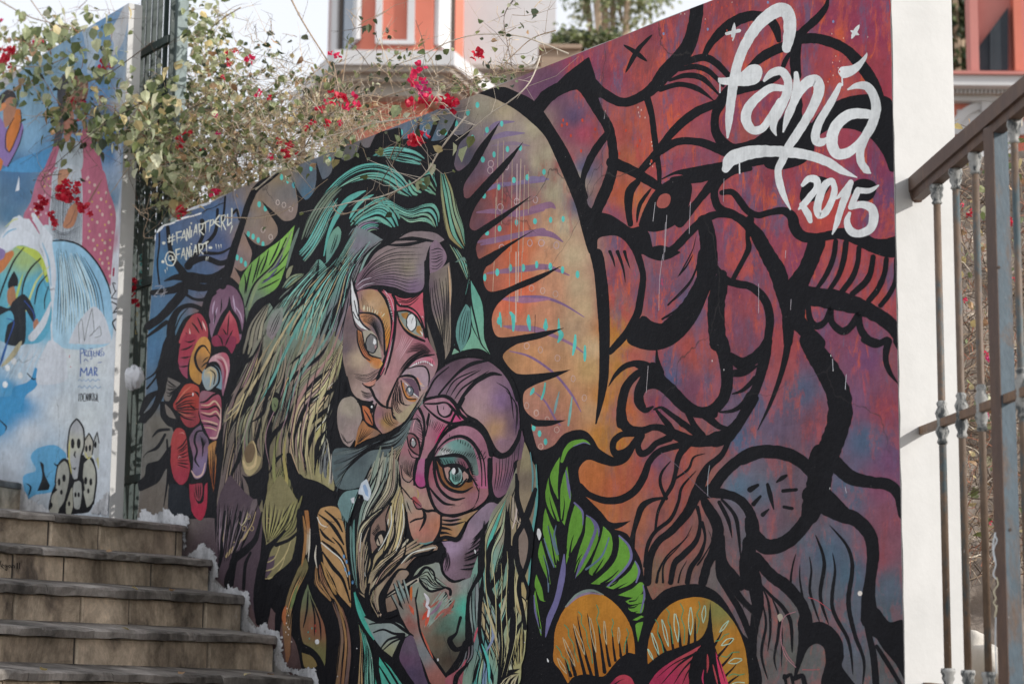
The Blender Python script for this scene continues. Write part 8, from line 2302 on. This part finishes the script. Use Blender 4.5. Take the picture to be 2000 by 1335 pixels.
for cx, cy, rx, ry, n, mix, o0, o1, ntw in ZONES:
    def rp():
        while True:
            a, b = rng.gauss(0, .5), rng.gauss(0, .5)
            if a * a + b * b < 1.15: return cx + a * rx, cy + b * ry
    def ok(x, y, off):          # nothing may poke through the wall
        return not (off > -.02 and off < THICK + .03 and x > 300 and y > 437 - (x - 300) * .41 + 2)
    for _ in range(int(n * (.78 if cx > 330 else .95))):
        x, y = rp(); off = rng.uniform(o0, o1)
        if not ok(x, y, off): off = -rng.uniform(.03, .14)
        if x > 300 and y > 452 - (x - 300) * .41 + 14 and off > -.02: continue
        if x > 430 and y > 452 - (x - 300) * .41 + 25: continue
        kk = rng.choice(mix); kk = rng.choice('gpd') if kk in 'by' and rng.random() < .5 else kk
        spots.append((behind(x, y, off), kk, rng.uniform(11, 27) if x < 360 else rng.uniform(8, 21)))
    for _ in range(int(ntw * (1.5 if cy > 190 else .7))):
        x, y = rp(); off = rng.uniform(max(o0, -.15), o1 * .8); an = rng.uniform(0, 6.283); L = rng.uniform(30, 110)
        pts = []; dx, dy = math.cos(an), math.sin(an) * .75
        for k_ in range(5):
            pts.append((x, y, off)); x += dx * L / 4 + rng.uniform(-5, 5); y += dy * L / 4 + rng.uniform(-5, 5); dy += rng.uniform(-.15, .2); off += rng.uniform(-.03, .03)
        good = [p for p in pts if ok(*p) and (p[1] < 448 - max(0, p[0] - 300) * .41 + 16 or p[0] < 330)]
        if len(good) < 3 or good != pts[:len(good)]: continue
        P = [behind(*p) for p in good]; wpx = rng.uniform(.9, 2.2)
        cn = rng.choice(['straw', 'tan', 'tan', 'pale', 'dark', 'straw'] if x > 330 else ['tan', 'dark', 'red'])
        tw.tube(P, [pxr(wpx * (1 - .18 * i), P[i]) for i in range(len(P))], 3, TW[cn])
        for q in P[1:]:
            if rng.random() < .5:
                d = (rv() + (P[-1] - P[0]).normalized() * .6).normalized(); l = rng.uniform(.02, .09)
                tw.tube([q, q + d * l], [pxr(1, q), pxr(.4, q)], 3, TW[cn])
o = tw.build('twigs', M_TWIG, proot, cols=True); o['kind'] = 'stuff'
for _ in range(420):                   # fringe of leaves and straw lying along the top of the wall
    x = rng.uniform(325, 640); y = 446 - (x - 300) * .41 - abs(rng.gauss(0, 13)); spots.append((behind(x, y, rng.uniform(.24, .5)), rng.choice('pybpg'), rng.uniform(8, 16)))
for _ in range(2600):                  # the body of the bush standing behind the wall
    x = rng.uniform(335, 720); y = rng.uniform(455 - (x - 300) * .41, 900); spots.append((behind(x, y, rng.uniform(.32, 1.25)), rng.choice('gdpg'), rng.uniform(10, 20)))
LEAFV = {}
def leaf_mesh(key, col):
    P, fs = leaf_geo(V((0, 0, 0)), V((0, 0, -1)), V((0, 1, 0)), 1.0, .78, .22, rng.uniform(.05, .3))
    me = bpy.data.meshes.new('leaf'); me.from_pydata([tuple(p) for p in P], [], fs); me.materials.append(M_LEAF)
    a = me.color_attributes.new('Col', 'FLOAT_COLOR', 'POINT')
    for i, d in enumerate(a.data): f = rng.uniform(.85, 1.15); d.color = (col[0] * f, col[1] * f, col[2] * f, 1)
    return me
for k_, cs in LEAFC.items(): LEAFV[k_] = [leaf_mesh(k_, c) for c in cs]
spots += LEAF_SPOTS
# large leaves that can be picked apart, placed from the photo
BIG = [(912, 285, 40, 'p'), (885, 278, 30, 'p'), (950, 222, 34, 'g'), (942, 240, 24, 'p'), (840, 318, 30, 'p'), (815, 350, 28, 'p'), (838, 345, 26, 'g'), (825, 372, 26, 'g'), (735, 300, 26, 'g'), (780, 205, 34, 'p'), (770, 262, 34, 'g'),
       (865, 295, 26, 'y'), (925, 265, 30, 'g'), (590, 110, 22, 'b'), (530, 75, 20, 'b'), (585, 315, 26, 'y'), (640, 300, 24, 'y'), (720, 345, 20, 'g'), (820, 80, 12, 'g'), (985, 25, 16, 'g'), (1003, 10, 16, 'g'), (755, 150, 14, 'd'), (790, 160, 14, 'd'),
       (40, 170, 34, 'g'), (10, 185, 40, 'p'), (62, 165, 22, 'g'), (75, 195, 20, 'g'), (100, 195, 22, 'g'), (98, 218, 26, 'y'), (115, 215, 24, 'g'), (190, 75, 34, 'p'), (218, 45, 34, 'p'), (205, 25, 30, 'p'), (190, 50, 24, 'y'), (140, 130, 32, 'p'), (155, 95, 30, 'g'), (68, 105, 28, 'g'), (50, 85, 26, 'p'), (100, 60, 36, 'p'), (70, 52, 30, 'g'),
       (295, 250, 34, 'p'), (255, 250, 34, 'p'), (265, 235, 28, 'y'), (240, 280, 26, 'y'), (310, 180, 40, 'p'), (330, 185, 34, 'p'), (285, 175, 30, 'p'), (300, 300, 36, 'p'), (275, 295, 30, 'p'), (318, 290, 30, 'p'), (300, 335, 26, 'p'), (345, 350, 36, 'p'), (330, 130, 34, 'y'), (250, 12, 30, 'y'), (262, 18, 16, 'b'), (215, 230, 30, 'g'), (200, 270, 28, 'd'), (185, 290, 24, 'd'), (130, 310, 24, 'g'), (352, 398, 20, 'y')]
for x, y, s_, kx in BIG:
    off = -.3 if (x > 700 and y > 250) or (x < 330) else .05
    spots.append((behind(x, y, off), kx, s_ * .88))
def size_m(p, s_): return s_ / F_PX * (p - EYE).dot(FW)
spots.sort(key=lambda t: -t[2] if (t[0] - W0).dot(WN) > -.5 else 0)
def leaf_rot():
    q = rv(); q.z = -abs(q.z) - .25; return q.to_track_quat('-Z', 'Y')
for p, kx, s_ in spots[:300]:
    o = bpy.data.objects.new('leaf', rng.choice(LEAFV[kx])); COL.objects.link(o); o.parent = proot; o.location = p - world_loc(proot)
    L = size_m(p, s_); o.scale = (L, L, L); q = V((rng.uniform(-.6, .6), rng.uniform(-.5, .5), -1)); o.rotation_mode = 'QUATERNION'
    o.rotation_quaternion = q.to_track_quat('-Z', 'Y') @ Matrix.Rotation(rng.uniform(-1.0, 1.0), 3, 'Z').to_quaternion()
def leaf_mass(name, lst, parent, mat=None):
    mb = MB()
    for p, kx, s_ in lst:
        L = size_m(p, s_); d = rv(); d.z -= .5; c = rng.choice(LEAFC[kx]); f = rng.uniform(.75, 1.25); P, fs = leaf_geo(p, d, rv(), L, L * rng.uniform(.55, .9), rng.uniform(0, .35), rng.uniform(-.1, .4))
        mb.add(P, fs, (c[0] * f, c[1] * f, c[2] * f))
    o = mb.build(name, mat or M_LEAF, parent, cols=True); o['kind'] = 'stuff'; return o
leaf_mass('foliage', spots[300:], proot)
# blossoms: three papery bracts, several to a cluster
FM = []
for v_ in range(5):
    mb = MB(); r = random.Random(v_ + 5)
    for q in range(r.randint(5, 7)):
        c = V((r.uniform(-.5, .5), r.uniform(-.5, .5), r.uniform(-.5, .5))) * 1.1; ax_ = rv(r); base = [(.60, .012, .05), (.52, .01, .035), (.66, .02, .10), (.42, .008, .03), (.58, .02, .16)][v_]
        for k_ in range(3):
            a = ax_.orthogonal().normalized(); a = Matrix.Rotation(2.09 * k_ + r.uniform(-.2, .2), 3, ax_) @ a; f = r.uniform(.8, 1.2)
            P, fs = leaf_geo(c, (a + ax_ * .8), -ax_ + a * .3, .52, .58, .2, -.12); mb.add(P, fs, tuple(x * f for x in base))
    me = bpy.data.meshes.new('blossom'); me.from_pydata([tuple(p) for p in mb.v], [], mb.f); me.materials.append(M_PETAL)
    a = me.color_attributes.new('Col', 'FLOAT_COLOR', 'POINT'); arr = np.ones((len(mb.v), 4), np.float32); arr[:, :3] = mb.c; a.data.foreach_set('color', arr.ravel()); FM.append(me)
FL = [(818, 135, 20, 2), (814, 160, 24, 2), (826, 172, 22, 4), (810, 198, 26, 0), (832, 188, 18, 2), (866, 196, 26, 0), (882, 204, 22, 0), (835, 205, 14, 1), (808, 270, 24, 1), (824, 268, 22, 0), (686, 200, 24, 2), (672, 198, 18, 0), (698, 206, 16, 0), (654, 188, 20, 0), (625, 212, 16, 0), (640, 200, 12, 2), (610, 240, 12, 0), (560, 292, 18, 1), (568, 282, 12, 1), (640, 240, 14, 1), (665, 242, 12, 2), (352, 262, 20, 0), (366, 258, 18, 0), (352, 278, 20, 1), (395, 295, 14, 1), (424, 260, 10, 4), (420, 225, 10, 4), (448, 105, 14, 0), (446, 122, 14, 0), (486, 118, 18, 2), (494, 112, 12, 2), (460, 100, 10, 0), (436, 150, 10, 0), (504, 182, 14, 2), (526, 190, 10, 0), (10, 105, 20, 1), (14, 120, 24, 1), (22, 100, 18, 1), (5, 132, 20, 1), (76, 82, 16, 2), (104, 68, 14, 0), (200, 127, 18, 0), (198, 138, 14, 2), (214, 130, 12, 0), (143, 199, 18, 0), (160, 232, 16, 0), (163, 200, 10, 2), (2, 40, 10, 4), (933, 104, 20, 1), (938, 108, 12, 0), (660, 108, 14, 2), (646, 104, 10, 2), (118, 375, 24, 1), (132, 364, 24, 1), (148, 366, 20, 1), (135, 388, 24, 1), (122, 384, 18, 1), (164, 404, 22, 1), (152, 392, 14, 3), (84, 390, 20, 1), (78, 402, 20, 3), (74, 410, 14, 1), (100, 422, 20, 1), (104, 432, 18, 3), (108, 440, 14, 1), (176, 416, 14, 1), (262, 553, 22, 1), (258, 582, 24, 1), (266, 590, 14, 3), (360, 412, 22, 3), (354, 418, 18, 1), (420, 375, 18, 2), (350, 410, 16, 1), (598, 250, 10, 0), (560, 305, 12, 1), (528, 308, 14, 2), (580, 300, 10, 1), (545, 276, 12, 1)]
for x, y, s_, v_ in FL:
    off = -.3 if (y > 255 and x > 700) or (x < 240 and y > 300) else (-.02 if x < 300 else rng.uniform(-.08, .08))
    if 300 < x and y > 437 - (x - 300) * .41: off = min(off, -.06)
    if 240 < x < 300 and y > 500: off = .10
    p = behind(x, y, off); o = bpy.data.objects.new('blossom', FM[v_]); COL.objects.link(o); o.parent = proot; o.location = p - world_loc(proot)
    L = size_m(p, s_) * (.86 if x > 600 and s_ > 17 else .72); o.scale = (L, L, L); o.rotation_euler = (rng.uniform(0, 6), rng.uniform(0, 6), rng.uniform(0, 6))

# dark hedge behind the gate
hroot = empty('garden_hedge', behind(290, 700, 1.0), 'dark green hedge in the shade behind the gate bars', 'hedge'); hroot.location.z = TZ
def bushy(root, boxes, mix, dens, smin, smax, name='foliage', tcol='dark', ntw=60):
    lst = []; tw = MB()
    for (x0, y0, x1, y1, o0, o1) in boxes:
        n = int(dens * (x1 - x0) * (y1 - y0) / 1000)
        for _ in range(n): lst.append((behind(rng.uniform(x0, x1), rng.uniform(y0, y1), rng.uniform(o0, o1)), rng.choice(mix), rng.uniform(smin, smax)))
        for _ in range(ntw):
            a = behind(rng.uniform(x0, x1), rng.uniform(y0, y1), rng.uniform(o0, o1)); d = rv(); L = rng.uniform(.15, .5); P = [a]
            for _k in range(4): d = (d + rv() * .5).normalized(); P.append(P[-1] + d * L / 4)
            tw.tube(P, [pxr(rng.uniform(1, 2.6), a) * (1 - .15 * i) for i in range(5)], 3, TW[rng.choice([tcol, 'tan'])])
    leaf_mass(name, lst, root)
    o = tw.build('twigs', M_TWIG, root, cols=True); o['kind'] = 'stuff'
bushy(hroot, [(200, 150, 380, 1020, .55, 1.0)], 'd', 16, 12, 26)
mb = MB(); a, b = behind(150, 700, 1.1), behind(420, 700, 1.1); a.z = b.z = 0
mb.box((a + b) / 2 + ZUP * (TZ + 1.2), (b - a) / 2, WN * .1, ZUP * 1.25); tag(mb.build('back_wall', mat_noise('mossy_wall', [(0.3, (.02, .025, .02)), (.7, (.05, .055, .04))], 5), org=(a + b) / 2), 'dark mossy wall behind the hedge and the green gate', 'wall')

# dry bush and rubble bank behind the railing
def bankY(px, py, Y): return atY(px, py, Y)
droot = empty('dry_bush', atY(1930, 1100, 9.0), 'tangled brown dry bush with a few red blossoms behind the iron railing', 'bush'); droot.location.z = TZ
lst = []; tw = MB()
for _ in range(4200):
    x = rng.uniform(1830, 2120) if _ < 2600 else rng.uniform(2100, 2600); y = 215 + (1110 - 215) * rng.random() ** .8
    if y < 330 and rng.random() < .72: continue
    p = atY(x, y, rng.uniform(8.2, 9.6)); d = rv(); L = rng.uniform(.06, .28); P = [p]
    for _k in range(4): d = (d + rv() * .55).normalized(); P.append(P[-1] + d * L / 4)
    cn = rng.choice(['tan', 'tan', 'red', 'pale', 'dark', 'dark', 'dark']); r = pxr(rng.uniform(1.2, 3.2), p)
    tw.tube(P, [r * (1 - .16 * i) for i in range(5)], 3, TW[cn])
o = tw.build('twigs', M_TWIG, droot, cols=True); o['kind'] = 'stuff'
for _ in range(760):
    x = rng.uniform(1830, 2120) if _ < 420 else rng.uniform(2100, 2600); y = rng.uniform(230, 1050); lst.append((atY(x, y, rng.uniform(8.1, 9.0)), rng.choice('ggpyb'), rng.uniform(10, 24)))
leaf_mass('foliage', lst, droot)
for x, y, s_, v_ in [(1897, 416, 18, 0), (1878, 400, 12, 2), (1974, 432, 20, 0), (1982, 440, 14, 1), (1885, 585, 12, 2), (1983, 545, 14, 1), (1930, 700, 16, 4), (1925, 690, 14, 2), (1928, 810, 14, 4), (1935, 1020, 10, 2), (1890, 420, 12, 1)]:
    p = atY(x, y, 8.1); o = bpy.data.objects.new('blossom', FM[v_]); COL.objects.link(o); o.parent = droot; o.location = p - world_loc(droot); L = size_m(p, s_) * .5; o.scale = (L, L, L); o.rotation_euler = (rng.uniform(0, 6), rng.uniform(0, 6), rng.uniform(0, 6))
def rock_bank():
    nx, ny = 150, 60; vs = []; fs = []
    for j in range(ny + 1):
        for i in range(nx + 1):
            x = 1790 + i * 6.5; y = 300 + j * 19; p = atY(x, y, 9.9 - .9 * max(0, (y - 900) / 500)); k_ = mnoise.noise(p * 2.2) * .14 + mnoise.noise(p * 7) * .05
            vs.append(p + V((0, -k_, 0)))
    for j in range(ny):
        for i in range(nx): a = j * (nx + 1) + i; fs.append((a, a + nx + 1, a + nx + 2, a + 1))
    o = mesh_obj('rubble_bank', vs, fs, M_ROCK, org=atY(1950, 1300, 9.6), smooth=True); tag(o, kind='structure')
rock_bank()
for i, (x, y, w_, h_) in enumerate([(1900, 1285, 46, 52), (1925, 1300, 40, 42)]):
    mb = MB(); cb = atY(x, y, 7.4 - .2 * i); k_ = (cb - EYE).dot(FW) / F_PX; nu, nv = 20, 14
    for j in range(nv + 1):
        for q in range(nu):
            th_, ph = 2 * math.pi * q / nu, math.pi * j / nv; d = V((math.sin(ph) * math.cos(th_), math.sin(ph) * math.sin(th_), math.cos(ph)))
            sgn = lambda t: math.copysign(abs(t) ** .7, t); r = 1 + .12 * mnoise.noise(d * 2 + V((i * 5, 0, 0)))
            mb.v.append(cb + V((sgn(d.x) * w_ * k_ * .62, sgn(d.y) * .14, sgn(d.z) * h_ * k_)) * r); mb.c.append((1, 1, 1))
    for j in range(nv):
        for q in range(nu): mb.f.append((j * nu + q, j * nu + (q + 1) % nu, (j + 1) * nu + (q + 1) % nu, (j + 1) * nu + q))
    tag(mb.build('sandbag', M_BAG, org=V((cb.x, cb.y, TZ)), smooth=True), ['pale sandbag partly hidden by the white wall end', 'pale sandbag standing next to the blue square post'][i], 'sandbag', 'sandbags behind the railing')

# ------------------------------------------------------------------ houses and trees beyond
def bx(root, name, mat, x0, y0, x1, y1, Y, dep, proud=0.0):
    """a box whose front is seen between photo pixels (x0,y0)-(x1,y1) at distance Y"""
    ym = (y0 + y1) / 2; a = atY(x0, ym, Y); b = atY(x1, ym, Y); t = atY((x0 + x1) / 2, y0, Y).z; q = atY((x0 + x1) / 2, y1, Y).z
    mb = MB(); mb.hexa([V((a.x, Y, q)), V((b.x, Y, q)), V((b.x, Y + dep, q)), V((a.x, Y + dep, q)), V((a.x, Y, t)), V((b.x, Y, t)), V((b.x, Y + dep, t)), V((a.x, Y + dep, t))]); return mb.build(name, mat, root)
HY = 24.0
broot = empty('coral_house', V((atY(780, 200, HY).x, HY, TZ)), 'coral and white house with a canted bay window above the bush', 'house')
def X(px, Y, y=80): return atY(px, y, Y).x
def Zp(py, Y, px=780): return atY(px, py, Y).z
def prism_xy(name, mat, pts, z0, z1, root=broot):
    mb = MB(); prism(mb, [V((x, y, 0)) for x, y in pts], z0, z1); return mb.build(name, mat, root)
zc = Zp(108, HY - 1.0); ztop = Zp(-160, HY)
bay = [(X(656, HY), HY + .02), (X(706, HY - 1), HY - 1), (X(845, HY - 1), HY - 1), (X(906, HY), HY + .02)]
prism_xy('bay', M_CORAL, bay + [(bay[3][0], HY + 1), (bay[0][0], HY + 1)], zc, ztop)
wing = bx(broot, 'white_wing', M_TRIM, 905, -160, 1086, 126, HY, 6.0)
bx(broot, 'wing_ledge', M_CREAM, 900, 126, 1092, 134, HY - .25, 6.2)
bx(broot, 'wing_base', M_CREAM, 860, 135, 1086, 300, HY - .1, 6.0)
bx(broot, 'rear_wall', M_TRIM, 640, -160, 905, 330, HY + 1.02, 6.0)
# bay trim: a framed panel on the front, tall windows on the canted sides
fy = HY - 1
for (x0, y0, x1, y1) in ((735, -150, 748, 84), (797, -150, 811, 84), (735, 78, 811, 86)):
    bx(broot, 'panel_frame', M_TRIM, x0, y0, x1, y1, fy - .05 - .004 * (y0 > 0), .045)
def canted(a, b, t0, t1, y0, y1, name, mat, out, dep, root=broot):
    A = V((a[0], a[1], 0)); B = V((b[0], b[1], 0)); d = (B - A); nrm = V((d.y, -d.x, 0)).normalized(); nrm = nrm if nrm.y < 0 else -nrm
    P = A + d * t0 + nrm * out; Q = A + d * t1 + nrm * out; z0, z1 = Zp(y1, HY - .5), Zp(y0, HY - .5)
    mb = MB(); mb.hexa([V((p.x, p.y, z)) for z in (z0, z1) for p in (P, Q, Q - nrm * dep, P - nrm * dep)]); return mb.build(name, mat, root)
canted(bay[0], bay[1], .0, .22, -150, 104, 'window_trim', M_TRIM, .06, .05)
canted(bay[0], bay[1], .24, .38, -150, 104, 'window_frame', M_DARKF, .04, .03)
wn = canted(bay[0], bay[1], .38, .86, -150, 104, 'window', M_GLASS, .03, .02)
canted(bay[0], bay[1], .86, 1.0, -150, 104, 'window_trim', M_TRIM, .06, .05)
canted(bay[2], bay[3], .02, .40, -150, 112, 'window_trim', M_TRIM, .06, .05)
canted(bay[2], bay[3], .44, .60, -150, 116, 'window_frame', M_DARKF, .04, .03)
# cornice under the bay in three tiers
def grow(k, base=bay): 
    return [(X(656, HY) - k * 1.15, HY + .3), (X(706, HY - 1) - k * .55, HY - 1 - k), (X(845, HY - 1) + k * .55, HY - 1 - k), (X(906, HY) + k * 1.1, HY + .3)]
Yc = HY - 1.2
for k_, y0, y1, m_ in ((.10, 104, 112, M_CREAM), (.46, 112, 140, M_TRIM), (.40, 140, 150, M_CREAM), (.26, 150, 162, M_CREAM), (.12, 162, 184, M_CREAM)):
    prism_xy('cornice', m_, grow(k_) + [(X(906, HY), HY + 1), (X(656, HY), HY + 1)], Zp(y1, Yc), Zp(y0, Yc))
lower = grow(-.12); prism_xy('lower_wall', M_CORAL, lower + [(X(880, HY), HY + 1), (X(690, HY), HY + 1)], TZ - .1, Zp(182, Yc))
# pink house on the right with white cornice, arch and a dark shutter
PY = 20.0
qroot = empty('pink_house', V((X(1960, PY), PY, TZ)), 'pink house with white cornice and dark blue shutter behind the railing', 'house')
bx(qroot, 'upper_wall', M_PINK, 1893, -160, 2300, 140, PY, .2)
bx(qroot, 'pilaster', M_PINK, 1893, -160, 1909, 138, PY - .14, .13); bx(qroot, 'pilaster', M_CORAL, 1979, -160, 1994, 138, PY - .14, .13)
sh = MB(); 
pts = [(1911, 92), (1969, 14), (1969, 138), (1911, 138)]
vs = [atY(x, y, PY - .10) for x, y in pts] + [atY(x, y, PY - .02) for x, y in pts]
sh.add(vs, [(3, 2, 1, 0), (4, 5, 6, 7), (0, 1, 5, 4), (1, 2, 6, 5), (2, 3, 7, 6), (3, 0, 4, 7)]); sh.build('shutter', M_SHUT, qroot)
sx_ = MB(); vs = [atY(x, y, PY - .13) for x, y in [(1934, 62), (1938, 57), (1938, 138), (1934, 138)]] + [atY(x, y, PY - .105) for x, y in [(1934, 62), (1938, 57), (1938, 138), (1934, 138)]]
sx_.add(vs, [(3, 2, 1, 0), (4, 5, 6, 7), (0, 1, 5, 4), (1, 2, 6, 5), (2, 3, 7, 6), (3, 0, 4, 7)]); sx_.build('shutter_rail', M_SHUT, qroot)
for y0, y1, pr, m_ in ((140, 146, .40, M_PINK), (146, 168, .36, M_TRIM), (168, 172, .24, M_TRIM), (172, 184, .20, M_CREAM), (184, 198, .12, M_TRIM)):
    bx(qroot, 'cornice', m_, 1848, y0, 2300, y1, PY - pr, 5 + pr)
for i in range(22): bx(qroot, 'dentil', M_TRIM, 1852 + i * 8, 174, 1856 + i * 8, 182, PY - .23, .028)
bx(qroot, 'lower_wall', M_CORAL, 1846, 198, 2300, 1480, PY, 5)
mb = MB(); n = 18
for i in range(n):                                             # white arch ring
    a0, a1 = math.pi * i / n, math.pi * (i + 1) / n
    def ap(r, a): return atY(1930 + math.cos(a) * r, 262 - math.sin(a) * r * .86, PY - .06)
    f_ = [ap(58, a0), ap(58, a1), ap(76, a1), ap(76, a0)]; mb.hexa([p for p in f_] + [p + V((0, .055, 0)) for p in f_])
mb.build('arch_ring', M_TRIM, qroot)
bx(qroot, 'keystone', M_TRIM, 1918, 178 + 20, 1938, 218, PY - .1, .09); bx(qroot, 'arch_opening', M_TRIM, 1872, 215, 1988, 420, PY - .03, .025)
# trees
def tree(name, label, spec, Y, mix, n, smin, smax, trunk, seed):
    r = random.Random(seed); c0 = atY(trunk, 200, Y); root = empty(name, V((c0.x, Y, TZ)), label, 'tree'); lst = []; tb = MB(); crown = atY(spec[0][0], spec[0][1], Y)
    tb.tube(smooth3([V((c0.x, Y, TZ - .05)), V((c0.x + .1, Y, (TZ + crown.z) / 2)), crown]), [.16, .15, .14, .13, .12, .1, .08, .06, .05], 8, TW['tan'])
    for (cx, cy, rx, ry, m) in spec:
        e = atY(cx, cy, Y); tb.tube(smooth3([V((c0.x + .1, Y, (TZ + crown.z) / 2)), (crown + e) / 2 + rv(r) * .2, e]), [.07, .06, .055, .05, .045, .04, .035, .03, .02], 5, TW['tan'])
        for _ in range(m):
            k_ = rv(r) * r.random() ** .5; p = atY(cx + k_.x * rx, cy + k_.z * ry, Y + k_.y * rx * Y / F_PX)
            lst.append((p, r.choice(mix), r.uniform(smin, smax)))
    tb.build('trunk', M_TWIG, root, cols=True); leaf_mass('crown', lst, root); return root
tree('broadleaf_tree', 'hazy grey green tree above the mural wall right of the coral house', [(1180, -10, 60, 40, 420), (1120, -20, 40, 40, 200), (1250, 10, 50, 36, 360), (1140, 30, 36, 22, 90), (1215, 45, 40, 18, 110), (1290, -20, 50, 34, 160)], 29, 'pgppg', 0, 6, 12, 1190, 4)
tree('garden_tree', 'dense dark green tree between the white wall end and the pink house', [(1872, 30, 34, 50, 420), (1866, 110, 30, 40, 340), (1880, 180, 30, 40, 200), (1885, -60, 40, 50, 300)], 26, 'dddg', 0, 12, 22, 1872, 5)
ph = empty('potted_hedge', V((X(1130, 22), 22, TZ)), 'low bright green hedge in a tan planter above the mural wall', 'planter')
bx(ph, 'planter_box', M_TERRA, 1056, 92, 1134, 420, 22, .6); bx(ph, 'planter_rim', M_TERRA, 1052, 86, 1137, 94, 21.95, .7); bx(ph, 'planter_box', M_TERRA, 1137, 106, 1215, 420, 22.02, .6)
lst = [(atY(rng.uniform(1080, 1212), rng.gauss(78, 11), rng.uniform(22.05, 22.5)), rng.choice('ggpd'), rng.uniform(8, 16)) for _ in range(900)]
leaf_mass('foliage', lst, ph)

# a few dry leaves lying on the treads
NTH = ['top', 'second', 'third', 'fourth', 'fifth']
for i, (k_, px, wh) in enumerate([(2, 268, 'left of the middle'), (2, 350, 'nearer the mural wall'), (3, 250, 'in the middle'), (4, 370, 'right of the middle'), (4, 500, 'near the white render'), (4, 535, 'close to the white render'), (4, 100, 'at the left'), (1, 232, 'in the middle')]):
    Pq, Aq, dq = steps[k_]; q = nos(Pq, Aq, dq, px) - SN * .03 + ZUP * .010
    o = bpy.data.objects.new('fallen_leaf', LEAFV['b' if i % 2 else 'y'][i % 3]); COL.objects.link(o); o.location = q; L = .036; o.scale = (L, L, L)
    o.rotation_euler = (rng.uniform(1.2, 1.9), rng.uniform(-.4, .4), rng.uniform(0, 6)); tag(o, 'curled %s leaf on the %s stone step from the top, %s' % ('brown' if i % 2 else 'yellowish', NTH[k_], wh), 'leaf', 'dry leaves fallen on the steps')
